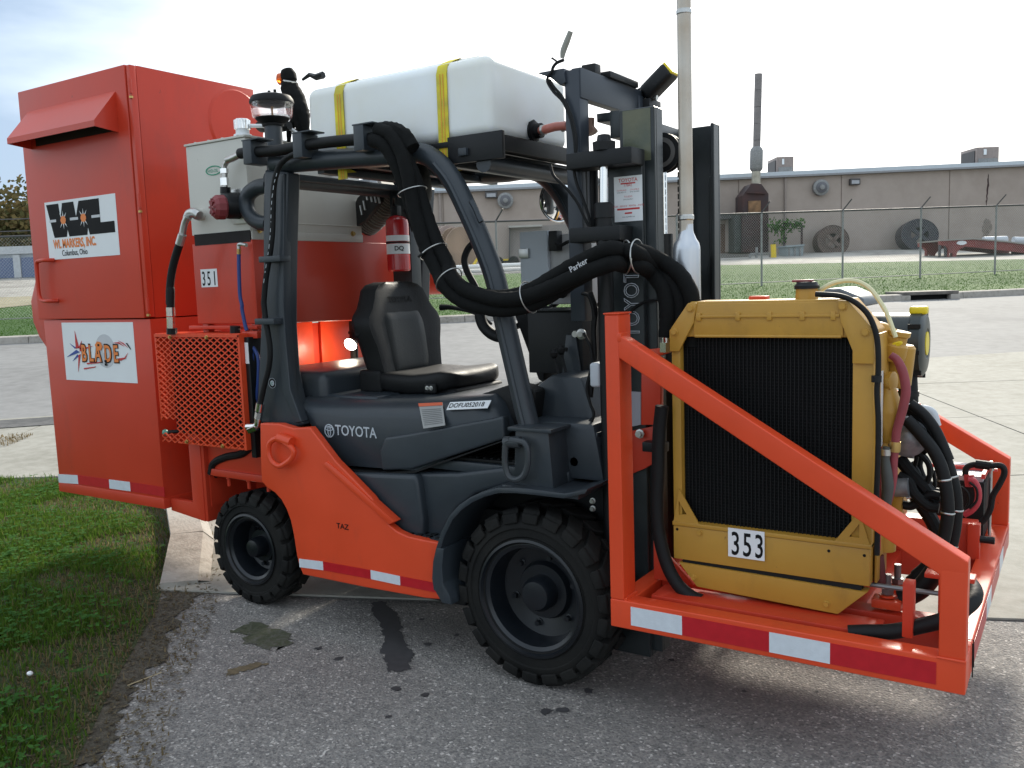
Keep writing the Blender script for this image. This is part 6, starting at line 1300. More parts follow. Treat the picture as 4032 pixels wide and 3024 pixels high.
part('hopper_leg', MB().box((tx1-0.05, tx1), (-0.44, -0.38), (0.86, 1.40)), ORC, hp, bev=0.003)
part('bottom_angle', MB().box((tx0-0.05, tx1+0.02), (-0.47, -0.44), (1.375, 1.392)), ORC, hp, bev=0.002)
for a, b in ((-0.16, 0.12), (0.18, 0.50)): part('rear_panel', MB().box((-0.118, -0.10), (a, b), (0.90, 1.38)), ORA, hp, bev=0.003)
part('rear_panel', MB().box((-0.14, -0.12), (-0.30, 0.62), (0.90, 1.37)), ORC, hp)
part('corrugated_breather', MB().tube([(0.0, 0.33, 1.37), (0.0, 0.33, 0.95)], 0.022, 10, smooth=False), BLR, hp)
for z in (1.30, 1.15, 1.02): part('breather_ring', MB().lathe([(0.028, 0), (0.028, 0.014)], (0.0, 0.33, z), (0, 0, 1), seg=14), BLR, hp)
# added lamp under the hopper, imitates sun reflected off the orange panels
wl_ = thing('added_glow_lamp', 'small added lamp behind the seat standing in for reflected sunlight', 'lamp', (0.06, 0.238, 1.247))
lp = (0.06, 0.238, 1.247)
part('glow_lamp_housing', MB().lathe([(0.015, -0.04), (0.035, -0.02), (0.040, 0.0)], lp, (0.15, -0.8, -0.45), seg=20), BLK, wl_)
part('glow_lens', MB().lathe([(0.036, 0.0), (0.033, 0.006), (0.001, 0.009)], lp, (0.15, -0.8, -0.45), seg=20), LMP, wl_)
ll = bpy.data.lights.new('added_glow_light', 'POINT'); ll.energy = 1.3; ll.color = (1.0, 0.85, 0.62); ll.shadow_soft_size = 0.04  # added fill that brightens the orange panels like sunlight
lo_ = bpy.data.objects.new('glow_fill_light', ll); COL.objects.link(lo_); lo_.parent = wl_; lo_.location = Vector(lp)+Vector((0.02, -0.06, -0.02))-Vector(wl_.location)

# =================================================================== WATER TANK AND STRAPS
wt = thing('water_tank', 'translucent white plastic tank lying on top of the overhead guard', 'tank', (1.0, -0.1, 2.12))
TX0, TX1, TY0, TY1, TZ0, TZ1 = 0.515, 1.50, -0.455, 0.16, 2.125, 2.435
part('tank_shell', MB().rbox((TX0, TX1), (TY0, TY1), (TZ0, TZ1), 0.045, 6), POL, wt, ang=60)
part('tank_lip', MB().rbox((TX0+0.10, TX1-0.10), (TY0+0.08, TY1-0.08), (TZ1-0.01, TZ1+0.02), 0.012, 3), POL, wt, ang=60)
vf = (1.5, -0.15, 2.173)
part('outlet_flange', MB().lathe([(0.042, 0), (0.042, 0.014), (0.030, 0.018), (0.030, 0.045)], (1.50, vf[1], vf[2]), (1, 0, 0), seg=20), BLR, wt)
part('outlet_ring', MB().lathe([(0.048, 0.004), (0.048, 0.010)], (1.50, vf[1], vf[2]), (1, 0, 0), seg=8), BLK, wt)
th_ = part('outlet_hose', MB().tube([(1.54, vf[1], vf[2])]+[(1.627, -0.26, 2.154), (1.673, -0.26, 2.159), (1.724, -0.26, 2.156)], 0.017, 12), mat('clear_red_hose', (0.50, 0.16, 0.12), 0.35), wt)
for p in [(1.612, -0.25, 2.154), (1.703, -0.25, 2.158)]: part('hose_clamp', MB().lathe([(0.021, -0.007), (0.021, 0.007)], p, (1, 0, 0.1), seg=16), ZNC, th_)
part('tank_tray', MB().box((0.45, 1.545), (-0.47, 0.30), (2.098, 2.12)), BLK, wt, bev=0.003)
part('tray_lip', MB().box((1.30, 1.56), (-0.475, -0.455), (2.03, 2.135)), BLK, wt, bev=0.003)
part('tray_lip', MB().box((1.54, 1.56), (-0.455, 0.30), (2.06, 2.12)), BLK, wt, bev=0.003)
for i in range(4): part('tray_crossbar', MB().box((0.55+i*0.28, 0.60+i*0.28), (-0.46, 0.46), (2.09, 2.1)), BLK, wt)
tl_ = [(0.472, -0.42, 2.487), (0.516, -0.42, 2.502), (0.553, -0.42, 2.486), (0.6, -0.42, 2.489)]
part('strap_ratchet', MB().tube(tl_, [0.006, 0.010, 0.014, 0.016], 6, smooth=False), BLK, wt)
for (pa, lb) in (((0.721, -0.46, 2.309), 'left yellow webbing strap round the white tank'), ((1.274, -0.46, 2.239), 'right dirty yellow webbing strap round the white tank')):
    t = thing('tie_down_strap', lb, 'strap', (pa[0], -0.4, TZ1), 'yellow straps round the tank'); xs = pa[0]; hw = 0.026
    prof = [(TY0-0.004, TZ0-0.10), (TY0-0.004, TZ0+0.05), (TY0-0.004, TZ1-0.05), (TY0+0.010, TZ1-0.015), (TY0+0.045, TZ1+0.003), (TY0+0.09, TZ1+0.022), (TY1-0.09, TZ1+0.022), (TY1-0.045, TZ1+0.003), (TY1+0.004, TZ1-0.05), (TY1+0.004, TZ0)]
    mb = MB(); n = len(prof)
    for x_ in (xs-hw, xs+hw): mb.v += [(x_, y, z) for y, z in prof]
    mb.f = [(i, i+1, n+i+1, n+i) for i in range(n-1)]
    mb.v += [(x_, y-0.003 if i < 4 else y, z+(0.003 if i >= 4 else 0)) for x_ in (xs-hw, xs+hw) for i, (y, z) in enumerate(prof)]
    mb.f += [(2*n+i, 2*n+i+1, 3*n+i+1, 3*n+i) for i in range(n-1)]
    part('webbing', mb, STR, t, ang=60)
    for dx in (-0.008, 0.006):
        m2 = MB(); m2.v = [(xs+dx+k, y-0.0045, z) for k in (0, 0.004) for y, z in prof[:3]]; m2.f = [(0, 1, 4, 3), (1, 2, 5, 4)]
        part('woven_stripe', m2, STS, t)
# loose yellow ends hanging below the tray
lo = [(0.605, -0.35, 2.096), (0.651, -0.35, 2.09), (0.7, -0.35, 2.067), (0.645, -0.35, 2.068)]
t = thing('strap_tail', 'loose yellow strap end hanging below the guard at left', 'strap', lo[0])
part('webbing_end', MB().prism(lo, 'y', -0.352, -0.348), STR, t)
lo = [(0.684, -0.2, 2.113), (0.739, -0.2, 2.11), (0.796, -0.2, 2.089), (0.773, -0.2, 2.074), (0.71, -0.2, 2.09)]
t = thing('strap_tail', 'loose yellow strap end tucked behind the hoses under the guard', 'strap', lo[0])
part('webbing_end', MB().prism(lo, 'y', -0.202, -0.198), STR, t)
lo = [(0.926, 0.05, 2.095), (1.023, 0.05, 2.089), (1.109, 0.05, 2.098), (1.299, 0.05, 2.066), (1.258, 0.05, 2.06), (1.057, 0.05, 2.089), (0.97, 0.05, 2.08)]
t = thing('strap_tail', 'long yellow strap lying under the tank tray at right', 'strap', lo[0])
part('webbing_end', MB().prism(lo, 'y', 0.048, 0.052), STR, t)

# =================================================================== HARD HYDRAULIC LINE ON THE GUARD
hl = thing('hydraulic_return_line', 'dark hydraulic pipe clamped along the top of the overhead guard', 'pipe', (0.6, -0.52, 2.15))
pp = [(0.193, -0.56, 2.179), (0.249, -0.56, 2.178), (0.445, -0.56, 2.167), (0.623, -0.56, 2.171), (0.801, -0.56, 2.167), (0.953, -0.56, 2.159), (1.035, -0.56, 2.153)]
part('pipe', MB().tube(pp, 0.024, 14), BLR, hl)
part('pipe_ferrule', MB().tube([(0.102, -0.56, 2.158), (0.145, -0.56, 2.164), (0.196, -0.56, 2.176)], 0.015, 12), ZNC, hl)
for x_ in [(0.291, -0.56, 2.18), (0.605, -0.56, 2.176), (0.954, -0.56, 2.168)]:
    z = x_[2]; c0 = x_[0]
    part('clamp_block', MB().box((c0-0.035, c0+0.02), (-0.60, -0.50), (z-0.060, z+0.042)), GRY, hl, bev=0.004)
    part('clamp_plate', MB().box((c0-0.04, c0+0.07), (-0.60, -0.51), (z+0.042, z+0.048)), GRY, hl, bev=0.001)
    bolt('clamp_bolt', (c0-0.01, -0.57, z+0.045), (0, 0, 1), 0.008, 0.008, GRY, hl)
# hose running from the guard down the rear pillar
dh = thing('pressure_hose', 'black printed hydraulic hose running down the rear pillar', 'hose', (0.15, -0.58, 1.0))
part('hose_body', MB().tube([(0.604, -0.58, 2.142), (0.529, -0.58, 2.13), (0.47, -0.58, 2.103), (0.438, -0.58, 2.06), (0.418, -0.58, 2.003), (0.404, -0.58, 1.904), (0.39, -0.58, 1.804), (0.367, -0.58, 1.717), (0.333, -0.58, 1.616), (0.311, -0.58, 1.52)]+[(0.308, -0.58, 1.483), (0.314, -0.58, 1.413), (0.325, -0.58, 1.343), (0.328, -0.58, 1.274), (0.312, -0.58, 1.203), (0.283, -0.58, 1.139), (0.255, -0.58, 1.073), (0.238, -0.58, 1.03)], 0.0128, 12), BLR, dh)
part('crimp_sleeve', MB().tube([(0.241, -0.58, 1.038), (0.229, -0.58, 1)], 0.0195, 14, smooth=False), CHR, dh)
part('swivel_nut', MB().tube([(0.228, -0.58, 0.995), (0.219, -0.58, 0.964)], 0.018, 6, smooth=False), CHR, dh, ang=20)
part('elbow_fitting', MB().tube([(0.219, -0.58, 0.964), (0.213, -0.58, 0.938), (0.191, -0.58, 0.925), (0.143, -0.58, 0.92)], 0.017, 12), CHR, dh)
part('elbow_nut', MB().tube([(0.212, -0.58, 0.924), (0.158, -0.58, 0.906)], 0.021, 6, smooth=False), CHR, dh, ang=20)
for i in range(16):
    pa = [Vector(p) for p in [(0.461, -0.596, 2.064), (0.438, -0.596, 2.02), (0.421, -0.596, 1.961), (0.41, -0.596, 1.909), (0.404, -0.596, 1.856), (0.395, -0.596, 1.803), (0.379, -0.596, 1.736), (0.363, -0.596, 1.69), (0.346, -0.596, 1.636), (0.328, -0.596, 1.575)]]
    f = i/16*9; k = int(f); a = pa[k].lerp(pa[k+1], f-k); b = pa[k].lerp(pa[k+1], min(1, f-k+0.30))
    part('hose_print', MB().beam(a, b, 0.002, 0.002), SVD, dh)
part('clamp_bracket', MB().box(((0.313, -0.59, 1.705)[0], (0.45, -0.59, 1.7)[0]), (-0.60, -0.535), ((0.31, -0.59, 1.682)[2], (0.313, -0.59, 1.709)[2])), GRY, dh, bev=0.004)
part('clamp_bracket', MB().box(((0.26, -0.59, 1.421)[0], (0.386, -0.59, 1.42)[0]), (-0.60, -0.535), ((0.259, -0.59, 1.403)[2], (0.261, -0.59, 1.431)[2])), GRY, dh, bev=0.004)
# hose from the tank down to the cooler
ch = thing('cooler_hose', 'thick black hose from the cream tank down to the cooler', 'hose', (-0.45, -0.55, 1.4))
part('hose_body', MB().tube([(-0.252, -0.58, 1.8), (-0.295, -0.58, 1.732), (-0.331, -0.58, 1.659), (-0.355, -0.58, 1.577), (-0.364, -0.58, 1.503)]+[(-0.348, -0.58, 1.582), (-0.361, -0.58, 1.488)], 0.0195, 14), BLR, ch)
part('crimp_sleeve', MB().tube([(-0.256, -0.58, 1.793), (-0.228, -0.58, 1.839)], 0.0205, 14, smooth=False), ZNC, ch)
part('bent_tube', MB().tube([(-0.244, -0.57, 1.836), (-0.22, -0.57, 1.89), (-0.194, -0.57, 1.921)], 0.016, 12), ZNC, ch)
part('elbow_fitting', MB().tube([(-0.224, -0.55, 1.916), (-0.203, -0.55, 1.939), (-0.166, -0.55, 1.941), (-0.129, -0.55, 1.924)], 0.021, 14), ZNC, ch)
part('hex_nut', MB().tube([(-0.201, -0.53, 1.945), (-0.16, -0.53, 1.925)], 0.026, 6, smooth=False), ZNC, ch, ang=20)
part('crimp_sleeve', MB().tube([(-0.361, -0.58, 1.49), (-0.363, -0.58, 1.447)], 0.0215, 14, smooth=False), CHR, ch)
part('swivel_nut', MB().tube([(-0.364, -0.58, 1.443), (-0.368, -0.58, 1.387)], 0.020, 6, smooth=False), CHR, ch, ang=20)
part('lower_nut', MB().tube([(-0.39, -0.56, 1.386), (-0.393, -0.56, 1.356)], 0.026, 8, smooth=False), BLK, ch)
part('port_nut', MB().tube([(0.008, -0.5, 1.392), (0.004, -0.5, 1.353)], 0.024, 8, smooth=False), BLK, ch)
# blue hoses
bh = thing('blue_hoses', 'thin blue hoses looping beside the cooler', 'hose', (0.1, -0.48, 1.2))
part('blue_hose', MB().tube([(0.069, -0.5, 1.734), (0.062, -0.5, 1.645), (0.058, -0.5, 1.536), (0.067, -0.5, 1.493)]+[(0.066, -0.5, 1.468), (0.079, -0.5, 1.403), (0.089, -0.5, 1.37)], 0.009, 10), BLU, bh)
part('blue_hose', MB().tube([(0.104, -0.5, 1.333), (0.122, -0.5, 1.293), (0.15, -0.5, 1.257), (0.156, -0.5, 1.213), (0.143, -0.5, 1.118), (0.118, -0.5, 1.013)], 0.009, 10), BLU, bh)
part('blue_hose', MB().tube([(0.101, -0.505, 1.326), (0.118, -0.505, 1.286), (0.122, -0.505, 1.235), (0.108, -0.505, 1.147), (0.094, -0.505, 1.058), (0.096, -0.505, 0.969)], 0.009, 10), BLU, bh)
part('angle_bracket', MB().box(((0.044, -0.5, 1.351)[0], (0.159, -0.5, 1.352)[0]), (-0.50, -0.46), ((0.072, -0.5, 1.333)[2], (0.076, -0.5, 1.366)[2])), ORC, bh, bev=0.002)
part('brass_end', MB().tube([(0.073, -0.5, 1.756), (0.069, -0.5, 1.732)], 0.010, 8, smooth=False), BRS, bh)
part('elbow_fitting', MB().tube([(0.06, -0.49, 1.754), (0.062, -0.49, 1.776), (0.083, -0.49, 1.778), (0.115, -0.49, 1.772)], 0.009, 8), ZNC, bh)
part('teal_plug', MB().lathe([(0.014, 0), (0.016, 0.01), (0.008, 0.022)], (0.069, -0.5, 1.108), (-0.2, -1, 0), seg=12), TEAL, bh)
# black hoses around the mount frame
for i, pts in enumerate(([(-0.323, -0.44, 0.626), (-0.293, -0.44, 0.685), (-0.194, -0.44, 0.724), (-0.078, -0.44, 0.749), (-0.006, -0.44, 0.793), (-0.003, -0.44, 0.824)], [(-0.35, -0.4, 0.607), (-0.273, -0.4, 0.663), (-0.152, -0.4, 0.704), (-0.034, -0.4, 0.745), (-0.003, -0.4, 0.724)], [(-0.433, -0.36, 0.642), (-0.355, -0.36, 0.681), (-0.221, -0.36, 0.716), (-0.102, -0.36, 0.749)])):
    o = part('axle_hose', MB().tube(pts, 0.020, 10), BLR); solo(o, ['front', 'lower', 'rear'][i]+' black hose bunched over the orange hitch bars behind the side panel', 'hose', 'hoses above the hitch bars')
# =================================================================== AIR INTAKE (snorkel) ON THE REAR PILLAR
ai = thing('air_precleaner', 'clear bowl air pre-cleaner on a grey intake pipe above the rear pillar', 'pre-cleaner', (0.19, -0.42, 2.1))
pc0 = Vector((0.262, -0.42, 2.235)); pc1 = Vector((0.267, -0.42, 2.311))
ax_ = (pc1-pc0).normalized(); ax_ = Vector((0, 0, 1))
def at(z): return (pc1.x, pc1.y, z)
zb = (0.267, -0.42, 2.318)[2]; zt2 = (0.275, -0.42, 2.454)[2]; H2 = zt2-zb; RR = 0.098
part('intake_pipe', MB().tube([at(1.72), at(zb+0.01)], 0.040, 20, smooth=False), GRY, ai)
part('base_cup', MB().lathe([(0.048, -0.01), (0.050, 0.0), (0.070, H2*0.10), (0.078, H2*0.17), (0.078, H2*0.20), (0.06, H2*0.21)], at(zb), (0, 0, 1), seg=32), BLR, ai)
part('clear_bowl', MB().lathe([(0.076, H2*0.18), (0.090, H2*0.23), (0.098, H2*0.69), (0.095, H2*0.69), (0.087, H2*0.25), (0.072, H2*0.20)], at(zb), (0, 0, 1), seg=36, closed=True), CLR, ai)
part('top_cap', MB().lathe([(0.07, H2*0.66), (0.100, H2*0.67), (0.101, H2*0.72), (0.099, H2*0.76), (0.098, H2*0.81), (0.088, H2*0.91), (0.060, H2*0.97), (0.001, H2*1.0)], at(zb), (0, 0, 1), seg=36), BLR, ai)
part('centre_stem', MB().tube([at(zb+H2*0.2), at(zb+H2*0.78)], 0.005, 8, smooth=False), mat('amber_stem', (0.55, 0.28, 0.12), 0.4), ai)
part('inner_cone', MB().lathe([(0.066, H2*0.68), (0.060, H2*0.60), (0.05, H2*0.58)], at(zb), (0, 0, 1), seg=24), BLK, ai)
for dx in (-0.012, 0.026): part('cap_stud', MB().lathe([(0.007, 0), (0.007, 0.02)], (pc1.x+dx, pc1.y, zt2-0.004), (0, 0, 1), seg=8), BLR, ai)
part('u_bend', MB().tube([(0.271, -0.47, 2.036), (0.194, -0.47, 2.034), (0.128, -0.47, 2.006), (0.111, -0.47, 1.958), (0.135, -0.47, 1.906), (0.189, -0.47, 1.874), (0.252, -0.47, 1.863)], 0.036, 18), GRY, ai)
# =================================================================== FIRE EXTINGUISHER ON ITS POST
fe2 = thing('fire_extinguisher', 'red fire extinguisher strapped to a black post behind the seat', 'fire extinguisher', (0.419, 0.25, 1.636))
ec0 = Vector((0.421, 0.25, 1.633)); ec1 = Vector((0.436, 0.25, 1.921)); r_ = 0.060; Hx = ec1.z-ec0.z
part('cylinder', MB().lathe([(r_*0.9, 0), (r_, 0.008), (r_, Hx*0.84), (r_*0.92, Hx*0.92), (r_*0.6, Hx*0.98), (r_*0.3, Hx*1.0)], (ec0.x, ec0.y, ec0.z), (0, 0, 1), seg=32), REDX, fe2)
part('label_band', MB().lathe([(r_+0.0008, Hx*0.54), (r_+0.0008, Hx*0.64)], (ec0.x, ec0.y, ec0.z), (0, 0, 1), seg=32), WHD, fe2)
part('label_band', MB().lathe([(r_+0.0008, Hx*0.31), (r_+0.0008, Hx*0.49)], (ec0.x, ec0.y, ec0.z), (0, 0, 1), seg=32), WHD, fe2)
part('strap', MB().lathe([(r_+0.002, Hx*0.50), (r_+0.003, Hx*0.505), (r_+0.003, Hx*0.525), (r_+0.002, Hx*0.53)], (ec0.x, ec0.y, ec0.z), (0, 0, 1), seg=32), BLR, fe2)
part('valve', MB().box((ec0.x-0.018, ec0.x+0.018), (ec0.y-0.018, ec0.y+0.018), (ec0.z+Hx, ec0.z+Hx+0.05)), BLK, fe2, bev=0.004)
part('handle', MB().tube([(ec0.x-0.02, ec0.y, ec0.z+Hx+0.05), (ec0.x+0.03, ec0.y-0.05, ec0.z+Hx+0.09)], 0.008, 8, smooth=False), BLK, fe2)
part('hose', MB().tube([(0.525, 0.19, 1.939), (0.552, 0.19, 1.899), (0.573, 0.19, 1.829)], 0.009, 8), BLR, fe2)
text('label_print', 'DQ', (ec0.x+0.64*(r_+0.002)-0.77*0.02, ec0.y-0.77*(r_+0.002)-0.64*0.02, ec0.z+Hx*0.37), (0.77, 0.64, 0), (0, 0, 1), 0.022, BKD, fe2, bold=0.02)
p0 = [(0.314, 0.32, 1.457), (0.453, 0.32, 1.455), (0.472, 0.32, 1.981), (0.364, 0.32, 2.163)]
xl, xr = p0[0][0], p0[1][0]
o = part('guard_post', MB().box((xl+0.005, xr-0.005), (0.32, 0.40), (1.10, 2.08)), MG, fk, bev=0.004)
# corrugated suction duct with cluster of bolts (behind the pillar, under the guard)
cdx = thing('suction_duct', 'ribbed grey suction duct bending down below the guard beside the cream tank', 'duct', (0.3, 0.30, 1.8))
pts = [(0.184, 0.42, 2.134), (0.238, 0.42, 2.052), (0.211, 0.42, 1.976), (0.141, 0.42, 1.936), (0.065, 0.42, 1.918)]
pts = [(0.281, 0.4, 2.081), (0.229, 0.4, 2.036), (0.177, 0.4, 1.99), (0.113, 0.4, 1.945), (0.055, 0.4, 1.915)]
part('duct_tube', MB().tube(pts, 0.085, 22), mat('dark_taupe_duct', (0.075, 0.065, 0.055), 0.6), cdx)
P_ = [Vector(p) for p in pts]
for i in range(17):
    f = i/17*4; k = int(f); c_ = P_[k].lerp(P_[k+1], f-k); d_ = (P_[k+1]-P_[k])
    part('duct_rib', MB().lathe([(0.083, -0.006), (0.091, 0), (0.083, 0.006)], c_, d_, seg=24), mat('pale_duct_rib', (0.22, 0.20, 0.175), 0.6) if 'pale_duct_rib' not in MATS else MATS['pale_duct_rib'], cdx)
part('duct_flange', MB().prism([(0.035, 0.3, 1.859), (0.046, 0.3, 1.937), (0.12, 0.3, 2.038), (0.234, 0.3, 2.102), (0.285, 0.3, 2.073), (0.281, 0.3, 2.006), (0.167, 0.3, 1.913)], 'y', 0.29, 0.32), mat('flange_black', (0.02, 0.02, 0.02), 0.5), cdx, bev=0.004)
part('steel_pipe', MB().tube([(-0.081, 0.42, 2.04), (0.067, 0.42, 2.029)], 0.075, 24, smooth=False), mat('pinkish_zinc', (0.42, 0.34, 0.33), 0.35, metal=0.6), cdx)
for p in [(0.199, 0.27, 2.067), (0.23, 0.27, 2.056), (0.257, 0.27, 2.05), (0.283, 0.27, 2.044), (0.179, 0.27, 2.016), (0.155, 0.27, 1.993)]: part('valve_stud', MB().tube([p, (p[0]+0.01, p[1], p[2]-0.05)], 0.006, 8, smooth=False), ZNC, cdx)
part('valve_block', MB().box(((0.175, 0.26, 2.12)[0], (0.259, 0.26, 2.113)[0]), (0.24, 0.30), ((0.174, 0.26, 2.092)[2], (0.176, 0.26, 2.124)[2])), LGY, cdx, bev=0.003)
for p in [(0.203, 0.26, 2.078), (0.24, 0.26, 2.074)]: part('gland', MB().tube([p, (p[0], p[1], p[2]-0.04)], 0.010, 10, smooth=False), BLK, cdx)
part('perforated_tray', MB().prism([(-0.145, 0.1, 2.191), (0.55, 0.1, 2.158), (0.472, 0.1, 2.084), (0.216, 0.1, 2.123)], 'y', 0.10, 0.12), BLK, cdx)
for c_ in [(0.019, 0.095, 2.173), (0.092, 0.095, 2.17)]: part('tray_slot', MB().rbox((c_[0]-0.013, c_[0]+0.013), (0.09, 0.098), (c_[2]-0.02, c_[2]+0.02), 0.008), LGY, cdx)
# sleeved bundle rising behind the tank at left
rb = thing('sleeved_cable_loom', 'black sleeved cable loom with orange marker standing left of the white tank', 'cable loom', (0.3, -0.2, 2.15))
part('sleeve', MB().tube([(0.148, -0.2, 2.599), (0.162, -0.2, 2.538), (0.189, -0.2, 2.473), (0.216, -0.2, 2.404), (0.231, -0.2, 2.36), (0.242, -0.2, 2.297)], [0.020, 0.044, 0.052, 0.052, 0.040, 0.026], 14, wob=0.06), SLV, rb)
part('sleeve', MB().tube([(0.231, -0.22, 2.387), (0.196, -0.22, 2.359), (0.165, -0.22, 2.33), (0.155, -0.22, 2.272)], [0.024, 0.022, 0.015, 0.010], 10, wob=0.05), SLV, rb)
part('sleeve', MB().tube([(0.231, -0.2, 2.36), (0.238, -0.2, 2.33), (0.217, -0.2, 2.303), (0.21, -0.2, 2.271)], [0.016, 0.014, 0.010, 0.008], 8), SLV, rb)
part('sleeve_top', MB().lathe([(0.014, -0.04), (0.036, -0.02), (0.040, 0.01), (0.030, 0.035), (0.001, 0.045)], (0.161, -0.2, 2.581), (-0.3, 0, 1), seg=12), SLV, rb)
part('marker_light', MB().lathe([(0.030, -0.01), (0.028, 0.015), (0.012, 0.026)], (0.124, -0.21, 2.576), (-1, -0.3, 0), seg=16), AMB, rb)
part('cable_tie', MB().lathe([(0.037, -0.004), (0.038, 0), (0.037, 0.004)], (0.169, -0.2, 2.557), (0.25, 0, 1), seg=20), ZNC, rb)
part('black_elbow', MB().tube([(0.039, -0.3, 2.361), (0.061, -0.3, 2.339), (0.147, -0.3, 2.332), (0.203, -0.3, 2.325), (0.249, -0.3, 2.329)], 0.020, 10), BLR, rb)
part('copper_stub', MB().tube([(0.203, -0.22, 2.329), (0.207, -0.22, 2.27)], [0.012, 0.010], 8), MATS['bronze_fitting'], rb)

# =================================================================== SLEEVED HOSE BUNDLE
sb_ = thing('sleeved_hose_bundle', 'thick black sleeved hoses sagging from the guard and arching to the front platform', 'hose bundle', (1.4, -0.6, 1.5))
A1 = [(1.037, -0.6, 2.142), (1.091, -0.6, 2.118), (1.143, -0.6, 2.06), (1.178, -0.6, 1.997), (1.198, -0.6, 1.936)]
def path(off, dy):
    base = [(1.042, -0.6, 2.154), (1.108, -0.6, 2.128), (1.159, -0.6, 2.064), (1.19, -0.6, 1.996), (1.212, -0.6, 1.923), (1.238, -0.6, 1.838), (1.271, -0.6, 1.753), (1.305, -0.6, 1.686), (1.354, -0.6, 1.613)]+[(1.388, -0.62, 1.573), (1.461, -0.62, 1.519), (1.566, -0.62, 1.491), (1.658, -0.62, 1.485), (1.748, -0.62, 1.5), (1.841, -0.62, 1.535), (1.936, -0.62, 1.577), (2.032, -0.62, 1.613), (2.094, -0.62, 1.634)]+[(2.108, -0.56, 1.629), (2.153, -0.56, 1.63)]
    tails = ([(2.19, -0.46, 1.617), (2.253, -0.46, 1.574), (2.296, -0.46, 1.518), (2.312, -0.46, 1.459), (2.312, -0.46, 1.395), (2.308, -0.46, 1.313)], [(2.173, -0.45, 1.594), (2.223, -0.45, 1.546), (2.257, -0.45, 1.489), (2.265, -0.45, 1.43), (2.263, -0.45, 1.36), (2.26, -0.45, 1.3)], [(2.162, -0.47, 1.574), (2.203, -0.47, 1.526), (2.219, -0.47, 1.473), (2.223, -0.47, 1.414), (2.217, -0.47, 1.346)])
    out = []
    n = len(base)
    for i, p in enumerate(base):
        t = i/(n-1); a = t*5.2+off; r = 0.027
        q = Vector(p); d = (Vector(base[min(i+1, n-1)])-Vector(base[max(i-1, 0)])).normalized(); u = Vector((0, -1, 0)); v = d.cross(u).normalized()
        out.append(q+u*math.cos(a)*r*0.9+v*math.sin(a)*r*1.05)
    # order the tails by height of the last common point so that the hoses do not cross
    return out, tails
outs = [path(o, 0)[0] for o in (0.6, 2.7, 4.8)]; tails = path(0, 0)[1]
order = sorted(range(3), key=lambda k: -outs[k][-1].z)
for rank, k in enumerate(order):
    part('sleeved_hose', MB().tube(outs[k]+[Vector(p) for p in tails[rank]], 0.0285, 14, wob=0.05, sub=7), SLV, sb_, ang=70)
def bandat(pt, d, r=0.058):
    part('wire_tie', MB().tube([Vector(pt)+Vector((0, 0, 0))+a for a in [ (Vector(d).normalized().orthogonal().normalized()*math.cos(t*PI/8)+Vector(d).normalized().cross(Vector(d).normalized().orthogonal().normalized())*math.sin(t*PI/8))*r for t in range(17)]], 0.0025, 6, cap=False), ZNC, sb_)
base_mid = [sum((o[i] for o in outs), Vector())/3 for i in range(len(outs[0]))]
for i in (4, 7, 9, 13, 18, 19): bandat(base_mid[i], base_mid[min(i+1, len(base_mid)-1)]-base_mid[i-1])
part('tie_tail', MB().tube([base_mid[7]+Vector((0, -0.05, 0)), base_mid[7]+Vector((-0.03, -0.06, -0.02))], 0.006, 6, smooth=False), BLK, sb_)
pk_ = (1.957, -0.655, 1.582)
text('hose_lettering', 'Parker', (pk_[0], -0.682, pk_[2]), (1, 0, 0.47), (-0.47, 0, 1), 0.020, GPD, sb_, bold=0.01, lift=0.001)

hf = (2.209, -0.45, 1.347)
part('end_fitting', MB().tube([(hf[0], -0.45, hf[2]+0.05), (hf[0], -0.45, hf[2]-0.045)], 0.021, 12, smooth=False), CHR, sb_); part('end_nut', MB().tube([(hf[0], -0.45, hf[2]-0.02), (hf[0], -0.45, hf[2]-0.055)], 0.026, 6, smooth=False), CHR, sb_, ang=20)
part('top_shroud', MB().tube([(1.043, -0.58, 2.192), (1.102, -0.58, 2.176), (1.163, -0.58, 2.142), (1.206, -0.58, 2.09)], [0.02, 0.034, 0.036, 0.034], 12, wob=0.10), SLV, sb_)
# =================================================================== CONTROL BOX AND BLACK CONSOLE
cb = thing('control_box', 'pale grey hinged control box mounted on the far side of the dash', 'control box', (1.45, 0.25, 1.45))
P = [(1.221, 0.2, 1.789), (1.486, 0.2, 1.768), (1.568, 0.2, 1.739), (1.56, 0.2, 1.423), (1.331, 0.2, 1.426), (1.208, 0.2, 1.533)]
bx0 = (1.219, 0.2, 1.779)[0]; bx1 = (1.37, 0.2, 1.771)[0]; bz1 = (1.221, 0.2, 1.787)[2]; bz0 = (1.209, 0.2, 1.468)[2]
bx2 = (1.57, 0.2, 1.759)[0]
part('box_door', MB().box((bx0, bx1), (0.17, 0.20), (bz0, bz1)), LGY, cb, bev=0.006, seg=3)
part('box_body', MB().box((bx1+0.001, bx2), (0.19, 0.42), (bz0-0.02, bz1-0.02)), mat('warm_grey_box', (0.44, 0.435, 0.43), 0.5), cb, bev=0.006, seg=3)
hg = (1.255, 0.17, 1.688)
part('box_hinge', MB().box((hg[0]-0.035, hg[0]+0.018), (0.155, 0.172), (hg[2]-0.022, hg[2]+0.022)), ZNC, cb, bev=0.003)
sk = (1.415, 0.17, 1.736)
part('socket', MB().box((sk[0]-0.022, sk[0]+0.022), (0.14, 0.19), (sk[2]-0.045, sk[2]+0.045)), BLK, cb, bev=0.004)
part('socket_cable', MB().tube([(1.433, 0.14, 1.725), (1.454, 0.14, 1.713), (1.489, 0.14, 1.726), (1.522, 0.14, 1.733)], 0.008, 8), BLR, cb)
lk_ = (1.56, 0.18, 1.692)
